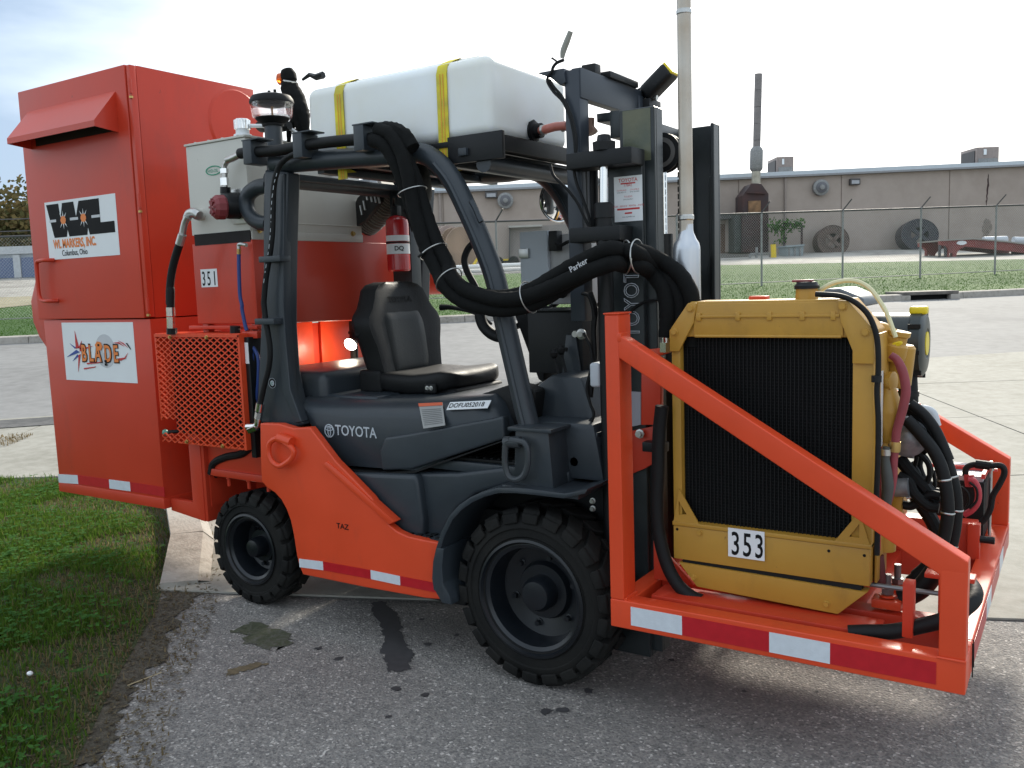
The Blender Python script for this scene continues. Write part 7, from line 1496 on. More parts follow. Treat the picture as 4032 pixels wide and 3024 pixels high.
part('latch', MB().lathe([(0.020, 0), (0.018, 0.02), (0.010, 0.032)], lk_, (0, -1, 0), seg=14), ZNC, cb)
co = thing('console', 'black steel console box with pivot bolt standing on the dash', 'console', (1.56, -0.1, 1.18))
cx0_, cx1_ = 1.435, 1.70
part('console_box', MB().box((cx0_, cx1_), (-0.13, 0.12), (1.165, 1.425)), BLK, co, bev=0.004)
part('console_lid', MB().box((cx0_-0.01, cx1_+0.01), (-0.14, 0.13), (1.428, 1.437)), BLK, co, bev=0.003)
part('pivot_arm', MB().prism([(1.60, 0, 1.13), (1.70, 0, 1.13), (1.675, 0, 1.33), (1.63, 0, 1.33)], 'y', -0.145, -0.133), GRY, co, bev=0.003)
pvb = (1.705, -0.15, 1.334)
part('pivot_washer', MB().lathe([(0.022, 0), (0.022, 0.006), (0.012, 0.008), (0.012, 0.016)], (pvb[0], -0.145, pvb[2]), (0, -1, 0), seg=18), ZNC, co)
part('pivot_pin', MB().tube([(pvb[0]-0.03, -0.15, pvb[2]), (pvb[0]-0.03, -0.13, pvb[2])], 0.014, 10, smooth=False), ZNC, co)
wl2 = [(1.651, -0.135, 1.418), (1.694, -0.135, 1.42), (1.692, -0.135, 1.398), (1.65, -0.135, 1.394)]
plate('spec_label', rectY(wl2[0][0], wl2[2][2], wl2[1][0], wl2[0][2], -0.1305), WHD, co)
for i in range(3): plate('label_line', rectY(wl2[0][0]+0.004, wl2[2][2]+0.006+i*0.008, wl2[1][0]-0.008, wl2[2][2]+0.009+i*0.008, -0.1318), BKD, co, 0.0004)
part('backrest_panel', MB().prism([(1.28, 0, 1.42), (1.43, 0, 1.40), (1.43, 0, 1.10), (1.40, 0, 1.12)], 'y', 0.0, 0.20), BLR, co, bev=0.01)
part('shelf_bracket', MB().prism([(1.50, 0, 1.13), (1.72, 0, 1.15), (1.64, 0, 1.02), (1.56, 0, 1.0)], 'y', -0.16, 0.10), GRY, co, bev=0.004)

# =================================================================== FRONT PLATFORM
pf = thing('engine_platform', 'orange welded platform frame carried in front of the mast with reflective tape', 'platform frame', (2.65, 0.1, 0.35))
YN, YF, XL, XR, ZB, ZTB, ZP = -0.70, 0.93, 2.09, 3.205, 0.348, 0.448, 1.437
ZR = 0.738
part('side_rail', MB().box((XL, XR), (YN, YN+0.07), (ZB, ZTB)), ORA, pf, bev=0.006, seg=3)
part('side_rail', MB().box((XL, XR), (YF-0.07, YF), (ZB, ZTB)), ORA, pf, bev=0.006, seg=3)
part('front_rail', MB().box((XR-0.075, XR-0.001), (YN+0.071, YF-0.071), (ZB+0.001, ZTB-0.001)), ORA, pf, bev=0.006, seg=3)
part('rear_rail', MB().box((XL+0.001, XL+0.07), (YN+0.071, YF-0.071), (ZB+0.001, ZTB-0.001)), ORA, pf, bev=0.006, seg=3)
for y0, y1 in ((YN, YN+0.10), (YF-0.10, YF)):
    near = y0 == YN
    part('corner_post', MB().box((XL, XL+0.052), (y0+0.001, y1-0.001), (ZTB, ZP)), ORA, pf, bev=0.007, seg=3)
    part('post_cap', MB().box((XL-0.003, XL+0.055), (y0-0.002, y1+0.002), (ZP, ZP+0.006)), ORA, pf, bev=0.003)
    yy0, yy1 = (y0+0.0015, y0+0.062) if near else (y1-0.062, y1-0.0015)
    part('front_post', MB().box((XR-0.072, XR-0.001), (yy0, yy1), (ZTB, ZR-0.03)), ORA, pf, bev=0.007, seg=3)
    part('diagonal_brace', MB().prism([(XL+0.049, 0, 1.372), (XL+0.049, 0, 1.292), (XR-0.073, 0, 0.690), (XR-0.073, 0, 0.66), (XR-0.0005, 0, 0.66), (XR-0.0005, 0, ZR)], 'y', yy0+0.0005, yy1-0.0005), ORA, pf, bev=0.006, seg=3, ang=25)
    part('weld_collar', MB().box((XL+0.046, XL+0.062), (yy0-0.001, yy1+0.001), (1.345, 1.376)), ORA, pf, bev=0.004)
# weld beads
for z in (ZTB,): part('weld_bead', MB().tube([(XR-0.075, YN-0.0005, ZTB), (XR+0.0005, YN-0.0005, ZTB)], 0.004, 6, smooth=False, wob=0.2), ORA, pf)
part('weld_bead', MB().tube([(XL+0.055, YN+0.006, ZTB+0.002), (XL+0.055, YN+0.095, ZTB+0.002)], 0.006, 6, smooth=False, wob=0.2), ORA, pf)
q = [(2.169, -0.702, 0.407), (2.356, -0.702, 0.411), (2.648, -0.702, 0.408), (2.834, -0.702, 0.409), (3.129, -0.702, 0.397)]
tape([(p[0], ZB+0.018) for p in q], YN-0.0005, pf, 0, 0.066, [REF, REDT, REF, REDT])
tape([(0, 0)], 0, pf, 0, 0, [])
# tape on the front face (+X)
for a, b, m in ((-0.10, 0.08, REF), (0.08, 0.42, REDT), (0.42, 0.60, REF), (0.60, 0.88, REDT), (-0.52, -0.10, REDT)):
    plate('reflective_tape', [(XR, a, ZB+0.018), (XR, b, ZB+0.018), (XR, b, ZB+0.084), (XR, a, ZB+0.084)], m, pf, 0.0015)
# inner beams, cross members, deck parts
part('inner_beam', MB().box((XL+0.072, XR-0.077), (-0.42, -0.34), (ZB-0.02, ZB+0.10)), ORC, pf, bev=0.005)
part('inner_beam', MB().box((XL+0.072, XR-0.077), (0.38, 0.46), (ZB-0.02, ZB+0.22)), ORC, pf, bev=0.005)
part('cross_member', MB().box((2.78, 2.86), (-0.338, 0.378), (ZB, ZB+0.08)), ORC, pf, bev=0.004)
part('engine_mount', MB().box((2.20, 2.95), (-0.60, -0.47), (ZB+0.02, ZB+0.10)), ORC, pf, bev=0.005)
part('deck_tray', MB().box((2.17, 2.75), (-0.50, 0.30), (ZB+0.005, ZB+0.02)), ORC, pf, bev=0.002)
part('carriage_gusset', MB().prism([(2.145, 0, 0.45), (2.30, 0, 0.45), (2.145, 0, 0.60)], 'y', -0.45, -0.43), ORC, pf, bev=0.003)
# carriage behind the near post: plates that hang on the forks
for P in ([(2.099, -0.42, 1.295), (2.207, -0.42, 1.306), (2.212, -0.42, 1.288), (2.148, -0.42, 1.269), (2.098, -0.42, 1.253)], [(2.087, -0.4, 1.257), (2.164, -0.4, 1.246), (2.158, -0.4, 1.02), (2.081, -0.4, 1.014)], [(2.022, -0.38, 0.983), (2.146, -0.38, 1.016), (2.137, -0.38, 0.88), (2.086, -0.38, 0.847), (2.026, -0.38, 0.819)]):
    yv = P[0][1]; part('carriage_plate', MB().prism(P, 'y', yv, yv+0.03), ORC if yv > -0.41 else ORA, pf, bev=0.004)
P = [(2.02, -0.37, 1.134), (2.069, -0.37, 1.134), (2.067, -0.37, 1.01), (2.017, -0.37, 0.998)]
part('carriage_sheet', MB().prism(P, 'y', -0.37, -0.365), mat('pale_sheet', (0.40, 0.40, 0.44), 0.5), pf)
bolt('carriage_bolt', (2.075, -0.395, 0.981), (0, -1, 0), 0.012, 0.02, ZNC, pf)
cl = [(2.102, -0.42, 0.941), (2.188, -0.42, 0.941)]
part('tube_clamp', MB().box((cl[0][0], cl[1][0]), (-0.44, -0.39), (cl[1][2]-0.018, cl[0][2]+0.018)), BLK, pf, bev=0.004)
# clamp dogs on the deck
def dog(px, nm='clamp_dog'):
    c = Vector(px)
    b = part(nm, MB().box((c.x-0.045, c.x+0.045), (c.y-0.03, c.y+0.03), (c.z, c.z+0.03)), ORA, pf, bev=0.004)
    part('stud', MB().tube([(c.x, c.y, c.z), (c.x, c.y, c.z+0.11)], 0.011, 10, smooth=False), MATS['worn_steel'], b)
    part('stud_nut', MB().lathe([(0.020, 0), (0.020, 0.018)], (c.x, c.y, c.z+0.045), (0, 0, 1), seg=6), MATS['worn_steel'], b, ang=20)
    part('washer', MB().lathe([(0.026, 0), (0.026, 0.006)], (c.x, c.y, c.z+0.036), (0, 0, 1), seg=16), ORA, b)
for p in [(2.941, -0.384, 0.46), (2.951, -0.264, 0.46)]: dog(p)
part('dog_block', MB().box((2.70, 2.80), (-0.46, -0.36), (0.45, 0.49)), ORC, pf, bev=0.005)
for p in [(3.113, 0.35, 0.46)]: part('deck_lug', MB().box((p[0]-0.012, p[0]+0.03), (p[1]-0.02, p[1]+0.02), (0.44, 0.58)), ORC, pf, bev=0.004)
lg = Vector((3.143, 0.346, 0.52))
part('lug_pin', MB().tube([lg+Vector((-0.04, 0, 0)), lg+Vector((0.05, 0, 0))], 0.014, 10, smooth=False), BLK, pf)
br_ = Vector((3.172, -0.3, 0.577))
part('front_bracket', MB().box((3.06, 3.20), (-0.46, -0.40), (0.60, 0.615)), ORC, pf, bev=0.003); part('front_bracket', MB().box((3.10, 3.13), (-0.46, -0.40), (0.45, 0.60)), ORC, pf, bev=0.003)
part('front_lug', MB().box((3.02, 3.05), (-0.60, -0.55), (0.45, 0.62)), ORC, pf, bev=0.003)
part('link_rod', MB().tube([(2.898, -0.45, 0.549), (3.105, -0.45, 0.552)], 0.008, 8, smooth=False), MATS['worn_steel'], pf)
part('zip_tie', MB().tube([(XR+0.003, -0.56, ZTB+0.004), (XR+0.004, -0.56, ZB)], 0.002, 6, smooth=False), BLK, pf)
part('zip_tie', MB().tube([(XR-0.05, -0.53, ZTB+0.004), (XR+0.003, -0.53, ZTB+0.003), (XR+0.004, -0.53, ZB+0.02)], 0.002, 6, smooth=False), BLK, pf)

# =================================================================== ENGINE WITH RADIATOR
en = thing('diesel_engine', 'mustard yellow diesel engine with large black radiator marked 353 on the platform', 'engine', (2.58, -0.1, 0.45))
RY = -0.50
rx0, rx1 = 2.248, 2.912
part('radiator_core', MB().box((rx0+0.03, rx1-0.03), (RY+0.03, RY+0.16), (0.68, 1.345)), FIN, en)
for i in range(44):
    x_ = rx0+0.05+i*(rx1-rx0-0.10)/43
    part('core_tube', MB().box((x_-0.0015, x_+0.0015), (RY+0.022, RY+0.0301), (0.685, 1.345)), mat('core_tube_black', (0.007, 0.0075, 0.008), 0.6, spec=0.25) if 'core_tube_black' not in MATS else MATS['core_tube_black'], en)
part('core_fins', (lambda m: ([m.box((rx0+0.04, rx1-0.04), (RY+0.0245, RY+0.0285), (0.69+i*0.0108, 0.6925+i*0.0108)) for i in range(60)], m)[1])(MB()), mat('core_fin_black', (0.005, 0.0055, 0.006), 0.6, spec=0.25), en)
# yellow frame around the core: side strips, corner gussets, header, lower panel
part('side_channel', MB().box((rx0, rx0+0.032), (RY, RY+0.17), (0.68, 1.37)), YEL, en, bev=0.003)
part('side_channel', MB().box((rx1-0.062, rx1), (RY, RY+0.17), (0.68, 1.37)), YEL, en, bev=0.003)
hd_ = [(2.251, -0.5, 1.354), (2.317, -0.5, 1.473), (2.832, -0.5, 1.468), (2.912, -0.5, 1.352), (2.912, -0.5, 1.338), (2.251, -0.5, 1.333)]
part('header_tank', MB().prism([(rx0, 0, 1.350), (rx0, 0, 1.375), (rx0+0.072, 0, 1.470), (rx1-0.080, 0, 1.470), (rx1+0.003, 0, 1.372), (rx1+0.003, 0, 1.350)], 'y', RY-0.002, RY+0.16), YEL, en, bev=0.005, seg=3)
part('header_face', MB().box((rx0+0.085, rx1-0.09), (RY-0.010, RY), (1.352, 1.462)), YEL, en, bev=0.003)
part('header_bead', MB().tube([(rx0+0.09, RY-0.010, 1.353), (rx1-0.095, RY-0.010, 1.353)], 0.005, 8, smooth=False, wob=0.1), YEL, en)
part('header_rib', MB().box((rx0+0.095, rx1-0.10), (RY-0.016, RY-0.010), (1.415, 1.424)), YEL, en, bev=0.002)
for x_ in (rx0+0.105, rx0+0.24, rx0+0.345, rx0+0.45, rx0+0.545): part('rib_stud', MB().box((x_-0.008, x_+0.008), (RY-0.017, RY-0.009), (1.405, 1.432)), YEL, en, bev=0.002)
for pts in ([(rx0-0.001, 0, 1.372), (rx0+0.068, 0, 1.466), (rx0+0.098, 0, 1.466), (rx0+0.088, 0, 1.40), (rx0+0.052, 0, 1.335), (rx0+0.034, 0, 1.30), (rx0-0.001, 0, 1.30)],
            [(rx1+0.004, 0, 1.372), (rx1-0.076, 0, 1.466), (rx1-0.106, 0, 1.466), (rx1-0.096, 0, 1.40), (rx1-0.060, 0, 1.31), (rx1-0.060, 0, 1.27), (rx1+0.004, 0, 1.27)]):
    part('corner_gusset', MB().prism(pts, 'y', RY-0.016, RY-0.004), YEL, en, bev=0.003)
for x_, z in ((rx0+0.018, 1.368), (rx0+0.078, 1.448), (rx1-0.090, 1.448), (rx1-0.022, 1.368)): bolt('gusset_bolt', (x_, RY-0.016, z), (0, -1, 0), 0.010, 0.009, YEL, en)
def frame_tri(pts, hole):
    mb = MB(); n = len(pts)
    V_ = [(p[0], RY-0.008, p[1]) for p in pts]+[(p[0], RY-0.008, p[1]) for p in hole]; B_ = [(v[0], RY-0.002, v[2]) for v in V_]
    mb.v = V_+B_; m = 2*n
    for k in range(n):
        j = (k+1) % n
        mb.f += [(k, j, n+j, n+k), (m+k, m+n+k, m+n+j, m+j), (k, m+k, m+j, j), (n+k, n+j, m+n+j, m+n+k)]
    return part('lower_gusset', mb, YEL, en)
frame_tri([(rx0+0.002, 0.694), (rx0+0.098, 0.694), (rx0+0.024, 0.815)], [(rx0+0.022, 0.722), (rx0+0.051, 0.726), (rx0+0.022, 0.772)])
frame_tri([(rx1-0.004, 0.694), (rx1-0.036, 0.80), (rx1-0.112, 0.694)], [(rx1-0.036, 0.716), (rx1-0.036, 0.762), (rx1-0.066, 0.716)])
part('lower_lip', MB().box((rx0-0.002, rx1), (RY-0.010, RY+0.10), (0.682, 0.697)), YEL, en, bev=0.003)
part('lower_panel', MB().box((rx0, rx1-0.004), (RY-0.006, RY+0.12), (0.560, 0.681)), YEL, en, bev=0.004)
part('skirt_panel', MB().prism([(rx0+0.018, 0, 0.548), (rx0+0.085, 0, 0.468), (rx1-0.10, 0, 0.452), (rx1-0.01, 0, 0.540)], 'y', RY-0.006, RY+0.05), YEL, en, bev=0.004)
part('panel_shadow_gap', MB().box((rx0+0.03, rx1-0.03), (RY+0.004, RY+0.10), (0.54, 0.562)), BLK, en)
for x_, z in ((rx0+0.015, 0.668), (rx0+0.535, 0.660), (rx1-0.020, 0.660)): part('panel_hole', MB().lathe([(0.005, 0), (0.005, 0.001)], (x_, RY-0.006, z), (0, -1, 0), seg=12), BKD, en)
for x_, z in ((rx0+0.098, 0.666), (rx0+0.075, 0.50), (rx1-0.135, 0.482)): bolt('panel_bolt', (x_, RY-0.006, z), (0, -1, 0), 0.008, 0.009, YEL, en)
nl2 = [(2.451, -0.508, 0.697), (2.577, -0.508, 0.7), (2.575, -0.508, 0.599), (2.45, -0.508, 0.597)]
X0_, X1_ = (nl2[0][0]+nl2[3][0])/2, (nl2[1][0]+nl2[2][0])/2; Z1_, Z0_ = (nl2[0][2]+nl2[1][2])/2, (nl2[2][2]+nl2[3][2])/2
plate('number_plate', rectY(X0_, Z0_, X1_, Z1_, RY-0.012), WHD, en)
for i, c in enumerate('353'): text('number', c, (X0_+(X1_-X0_)*(0.07+0.325*i), RY-0.0133, Z0_+(Z1_-Z0_)*0.09), XD, (0, 0, 1), (Z1_-Z0_)*0.80, BKD, en, sx=0.60, bold=0.008, lift=0.0004)
# filler neck, cap, orange tab, right-hand side sheets
fn = (2.688, -0.42, 1.478)
part('filler_neck', MB().lathe([(0.036, 0), (0.034, 0.04)], (fn[0], -0.42, 1.465), (0, 0, 1), seg=24), YEL, en)
fc_ = part('filler_cap', MB().lathe([(0.040, 0), (0.040, 0.010), (0.034, 0.016), (0.032, 0.022), (0.001, 0.024)], (fn[0], -0.42, 1.503), (0, 0, 1), seg=20), BLK, en)
part('cap_lever', MB().box((fn[0]-0.045, fn[0]+0.02), (-0.435, -0.405), (1.525, 1.533)), MAR, fc_, bev=0.003)
ot = (2.519, -0.38, 1.476)
part('orange_tab', MB().box((ot[0]-0.03, ot[0]+0.03), (-0.40, -0.36), (1.468, 1.482)), ORA, en, bev=0.003)
part('side_sheet', MB().box((rx1+0.002, rx1+0.010), (RY+0.04, RY+0.20), (0.56, 1.36)), YEL, en, bev=0.002)
part('sight_strip', MB().box((rx1+0.010, rx1+0.013), (RY+0.06, RY+0.085), (1.00, 1.24)), WHD, en)
part('red_strip', MB().box((rx1+0.010, rx1+0.013), (RY+0.062, RY+0.080), (0.66, 0.998)), RDD, en)
part('edge_hose', MB().tube([(2.741, -0.52, 1.487), (2.773, -0.52, 1.485), (2.819, -0.52, 1.479), (2.856, -0.52, 1.462), (2.892, -0.52, 1.429), (2.914, -0.52, 1.387), (2.926, -0.52, 1.336), (2.929, -0.52, 1.256), (2.926, -0.52, 1.185), (2.931, -0.52, 1.091), (2.931, -0.52, 0.971), (2.927, -0.52, 0.821)]+[(2.928, -0.52, 0.855), (2.932, -0.52, 0.76), (2.932, -0.52, 0.671)], 0.0085, 10), BLR, en)
part('overflow_hose', MB().tube([(2.708, -0.4, 1.478), (2.735, -0.4, 1.502), (2.768, -0.4, 1.519), (2.811, -0.4, 1.526), (2.848, -0.4, 1.519), (2.881, -0.4, 1.496), (2.909, -0.4, 1.457), (2.932, -0.4, 1.414), (2.948, -0.4, 1.37), (2.957, -0.4, 1.344)], 0.0075, 8), CYL, en)
part('hose_tie', MB().lathe([(0.015, -0.01), (0.015, 0.01)], (2.924, -0.52, 1.225), (0, 0, 1), seg=10), BLK, en)
# engine block behind the radiator
part('fan_shroud', MB().box((2.27, 2.90), (-0.33, -0.24), (0.62, 1.34)), BLK, en, bev=0.01)
part('engine_block', MB().box((2.36, 2.86), (-0.22, 0.52), (0.52, 0.98)), YEL, en, bev=0.02, seg=3)
part('cylinder_head', MB().box((2.42, 2.80), (-0.20, 0.50), (0.985, 1.14)), YEL, en, bev=0.015, seg=3)
part('rocker_cover', MB().rbox((2.46, 2.76), (-0.18, 0.48), (1.145, 1.24), 0.03), YEL, en)
part('sump', MB().prism([(0, -0.18, 0.515), (0, 0.48, 0.515), (0, 0.40, 0.40), (0, -0.10, 0.40)], 'x', 2.42, 2.80), YEL, en, bev=0.015)
th = (2.939, -0.3, 1.309)
part('thermostat_housing', MB().lathe([(0.034, -0.05), (0.040, -0.04), (0.040, 0.0), (0.032, 0.01), (0.032, 0.03), (0.038, 0.035), (0.038, 0.05)], (th[0], -0.30, th[2]), (0.2, 0, 1), seg=20), YEL, en)
part('thermostat_elbow', MB().tube([(th[0]-0.12, -0.30, th[2]+0.03), (th[0]-0.05, -0.30, th[2]+0.05), (th[0], -0.30, th[2]+0.02)], 0.03, 14), YEL, en)
part('yellow_clamp', MB().tube([(2.928, -0.33, 1.307), (2.944, -0.33, 1.319), (2.962, -0.33, 1.322), (2.948, -0.33, 1.312), (2.932, -0.33, 1.301)], 0.005, 6), YLB, en)
part('oil_filter', MB().lathe([(0.045, 0), (0.050, 0.01), (0.050, 0.13), (0.042, 0.14)], (2.931, -0.25, 1.171), (0.1, 0, 1), seg=24), YEL, en)
part('pump_casting', MB().tube([(2.925, -0.38, 1.218), (2.933, -0.38, 1.188), (2.936, -0.38, 1.144), (2.939, -0.38, 1.105), (2.937, -0.38, 1.055), (2.93, -0.38, 1.005)], [0.025, 0.02, 0.034, 0.040, 0.034, 0.02], 14), YEL, en)
part('pump_flange', MB().lathe([(0.030, 0), (0.032, 0.02), (0.02, 0.025)], (2.931, -0.38, 1.203), (1, -0.3, 0), seg=12), YEL, en)
part('lower_casting', MB().tube([(2.911, -0.32, 0.748), (2.914, -0.32, 0.694), (2.912, -0.32, 0.633)], 0.042, 14, smooth=False), YEL, en)
part('alternator', MB().lathe([(0.04, -0.06), (0.062, -0.05), (0.065, 0.03), (0.04, 0.05), (0.02, 0.06)], (2.97, -0.22, 1.001), (0, -1, 0), seg=22), mat('cast_aluminium', (0.30, 0.32, 0.35), 0.45, metal=0.6, var=0.3, nscale=30), en)
part('starter', MB().tube([(2.938, -0.26, 0.832), (2.981, -0.26, 0.836)], 0.032, 16, smooth=False), MATS['cast_aluminium'], en)
part('starter_bracket', MB().prism([(2.927, -0.25, 0.842), (2.966, -0.25, 0.814), (2.957, -0.25, 0.771), (2.964, -0.25, 0.73), (2.943, -0.25, 0.738), (2.928, -0.25, 0.768)], 'y', -0.26, -0.23), YEL, en, bev=0.003)
part('exhaust_manifold', MB().tube([(2.42, -0.05, 1.05), (2.36, 0.1, 1.08), (2.34, 0.3, 1.08)], 0.035, 12), mat('cast_iron', (0.05, 0.04, 0.035), 0.7), en)
hz_ = [(2.733, -0.4, 1.48), (2.745, -0.4, 1.492), (2.769, -0.4, 1.503), (2.797, -0.4, 1.502), (2.83, -0.4, 1.488), (2.872, -0.4, 1.467), (2.872, -0.4, 1.441), (2.83, -0.4, 1.441), (2.745, -0.4, 1.45)]
part('rear_cowl', MB().prism([(2.624, 0.05, 1.469), (2.648, 0.05, 1.494), (2.698, 0.05, 1.494), (2.778, 0.05, 1.457), (2.784, 0.05, 1.424), (2.638, 0.05, 1.428)], 'y', 0.0, 0.30), mat('slate_cowl', (0.085, 0.10, 0.115), 0.45), en, bev=0.015, seg=3)
# air cleaner
ac0 = Vector((2.948, 0.3, 1.272))
acl = part('air_cleaner_can', MB().lathe([(0.09, -0.34), (0.118, -0.32), (0.118, -0.25), (0.123, -0.245), (0.123, -0.225), (0.118, -0.22), (0.118, -0.05), (0.126, -0.045), (0.126, -0.01), (0.110, 0.0), (0.06, 0.004), (0.056, 0.0), (0.001, 0.0)], ac0, (1, 0, 0), seg=44), mat('dark_green_black_plastic', (0.020, 0.028, 0.028), 0.38, var=0.1), en)
for k in range(8):
    a = k*PI/4+0.2; c_ = ac0+Vector((-0.027, 0.128*math.cos(a), 0.128*math.sin(a))); part('cover_clip', MB().box((c_.x-0.022, c_.x+0.022), (c_.y-0.008, c_.y+0.008), (c_.z-0.008, c_.z+0.008)), BLR, acl)
part('yellow_button', MB().lathe([(0.045, 0.001), (0.045, 0.005), (0.001, 0.006)], ac0, (1, 0, 0), seg=24), YLB, acl)
part('yellow_latch', MB().rbox((ac0.x-0.055, ac0.x+0.008), (ac0.y-0.05, ac0.y+0.0), (ac0.z+0.112, ac0.z+0.142), 0.008), YLB, acl)
part('dust_valve', MB().tube([ac0+Vector((-0.06, -0.02, -0.12)), ac0+Vector((-0.055, -0.03, -0.20)), ac0+Vector((-0.05, -0.03, -0.27)), ac0+Vector((-0.055, -0.03, -0.34))], [0.034, 0.036, 0.032, 0.020], 14), BLR, en)
part('valve_band', MB().lathe([(0.038, -0.01), (0.038, 0.01)], ac0+Vector((-0.055, -0.03, -0.19)), (0, 0, 1), seg=18), BLK, en); part('valve_band', MB().lathe([(0.037, -0.01), (0.037, 0.01)], ac0+Vector((-0.052, -0.03, -0.235)), (0, 0, 1), seg=18), MATS['cast_aluminium'], en)
# radiator hoses
rh = part('red_coolant_hose', MB().tube([(2.946, -0.42, 1.29), (2.964, -0.42, 1.276), (2.979, -0.42, 1.247), (2.988, -0.42, 1.214), (2.992, -0.42, 1.176), (2.986, -0.42, 1.132), (2.976, -0.42, 1.088), (2.967, -0.42, 1.048), (2.964, -0.42, 1.004), (2.96, -0.42, 0.95), (2.961, -0.42, 0.905), (2.954, -0.42, 0.85), (2.943, -0.42, 0.799)], [0.011, 0.013, 0.0145, 0.0145, 0.0145, 0.0145, 0.014, 0.0135, 0.013, 0.012, 0.011, 0.010, 0.009], 16), DRED, en)
part('hose_clamp', MB().lathe([(0.0165, -0.016), (0.0175, 0), (0.0165, 0.016)], (2.963, -0.42, 1), (0.05, 0, 1), seg=18), BRS, rh)
part('lower_grey_hose', MB().tube([(2.941, -0.44, 1.001), (2.939, -0.44, 0.962), (2.943, -0.44, 0.918), (2.947, -0.44, 0.873), (2.943, -0.44, 0.824), (2.938, -0.44, 0.783)], [0.011, 0.013, 0.017, 0.018, 0.016, 0.012], 14), GRN, en)
part('hose_clamp', MB().lathe([(0.0145, -0.010), (0.0145, 0.010)], (2.94, -0.44, 0.984), (0, 0, 1), seg=18), ZNC, en)
part('red_drain_hose', MB().tube([(2.911, -0.4, 0.634), (2.915, -0.4, 0.595), (2.919, -0.4, 0.542)], 0.020, 12), mat('deep_red_hose', (0.10, 0.02, 0.02), 0.6), en)
part('dark_hose', MB().tube([(2.917, -0.3, 1.158), (2.932, -0.3, 1.129), (2.938, -0.3, 1.088)], 0.018, 10), BLR, en)
# pair of thick hoses curving over the right side
big = [([(2.966, -0.22, 1.101), (2.996, -0.22, 1.07), (3.03, -0.22, 1.026), (3.064, -0.22, 0.982), (3.086, -0.22, 0.928), (3.103, -0.22, 0.875), (3.116, -0.22, 0.821), (3.12, -0.22, 0.766), (3.117, -0.22, 0.71), (3.108, -0.22, 0.648), (3.092, -0.22, 0.608), (3.055, -0.22, 0.57), (3.022, -0.22, 0.541), (2.984, -0.22, 0.501)], 0.020),
       ([(2.975, -0.3, 1.071), (3, -0.3, 1.046), (3.033, -0.3, 1.007), (3.058, -0.3, 0.973), (3.079, -0.3, 0.929), (3.092, -0.3, 0.881), (3.101, -0.3, 0.828), (3.104, -0.3, 0.774), (3.099, -0.3, 0.719), (3.088, -0.3, 0.662), (3.073, -0.3, 0.628), (3.041, -0.3, 0.582), (3.012, -0.3, 0.549)], 0.020),
       ([(2.98, -0.26, 1.116), (3.018, -0.26, 1.086), (3.052, -0.26, 1.042), (3.077, -0.26, 0.99), (3.098, -0.26, 0.937)], 0.018)]
hb_ = thing('hydraulic_hose_pair', 'pair of thick black hydraulic hoses curving down beside the engine', 'hoses', (2.95, -0.3, 0.45))
for pts, r_ in big: part('thick_hose', MB().tube(pts, r_, 14), BLR, hb_)
for pts, r_ in big[:2]:
    for k in (5, 7, 9): q0, q1 = Vector(pts[k]), Vector(pts[k+1]); part('silver_band', MB().lathe([(r_+0.001, -0.003), (r_+0.0025, 0), (r_+0.001, 0.003)], q0, q1-q0, seg=20, cap=False), ZNC, hb_)
small = [([(2.939, -0.2, 0.922), (2.97, -0.2, 0.882), (3.005, -0.2, 0.843), (3.035, -0.2, 0.808), (3.065, -0.2, 0.783)], 0.022), ([(2.943, -0.24, 0.869), (2.977, -0.24, 0.849), (2.995, -0.24, 0.813), (3.037, -0.24, 0.775), (3.071, -0.24, 0.77)], 0.017), ([(2.99, -0.18, 0.79), (3.021, -0.18, 0.745), (3.047, -0.18, 0.701), (3.065, -0.18, 0.655)], 0.024), ([(2.945, -0.16, 0.963), (2.98, -0.16, 0.947), (3.015, -0.16, 0.921), (3.033, -0.16, 0.88), (3.025, -0.16, 0.836), (3.043, -0.16, 0.81)], 0.009), ([(2.961, -0.2, 0.943), (2.978, -0.2, 0.949), (3.004, -0.2, 0.937), (3.03, -0.2, 0.906), (3.034, -0.2, 0.864), (3.022, -0.2, 0.83)], 0.008), ([(2.962, -0.12, 0.89), (2.985, -0.12, 0.853), (2.994, -0.12, 0.806), (3.02, -0.12, 0.799), (3.055, -0.12, 0.797)], 0.014), ([(2.988, -0.15, 0.936), (2.984, -0.15, 0.898), (2.972, -0.15, 0.858)], 0.007), ([(2.954, -0.22, 0.766), (2.984, -0.22, 0.765), (3.017, -0.22, 0.792), (3.042, -0.22, 0.809), (3.072, -0.22, 0.807)], 0.015), ([(3.039, -0.14, 0.876), (3.044, -0.14, 0.829), (3.04, -0.14, 0.795)], 0.006), ([(2.948, -0.18, 0.976), (2.97, -0.18, 0.968), (3, -0.18, 0.966), (3.026, -0.18, 0.944)], 0.016), ([(2.962, -0.1, 0.993), (2.989, -0.1, 0.966), (2.998, -0.1, 0.928), (2.99, -0.1, 0.879), (3.008, -0.1, 0.832), (3.035, -0.1, 0.815)], 0.010)]
for i, (pts, r_) in enumerate(small): part('engine_hose', MB().tube(pts, r_, 10), BLR, en)
part('fitting', MB().tube([(2.966, -0.22, 0.801), (2.987, -0.22, 0.808)], 0.016, 8, smooth=False), CHR, en); part('air_filter_elbow', MB().tube([(2.918, -0.05, 1.002), (2.936, -0.05, 0.983), (2.946, -0.05, 0.945), (2.938, -0.05, 0.904)], [0.05, 0.055, 0.05, 0.04], 14), MATS['cast_aluminium'], en)
sl_ = (3.006, 0, 1.034)
part('clear_tube', MB().tube([(sl_[0]-0.07, 0.0, sl_[2]+0.03), (sl_[0], 0.0, sl_[2]+0.02), (sl_[0]+0.02, 0.0, sl_[2]-0.03)], 0.018, 12), mat('pale_cap', (0.52, 0.55, 0.58), 0.35), en)
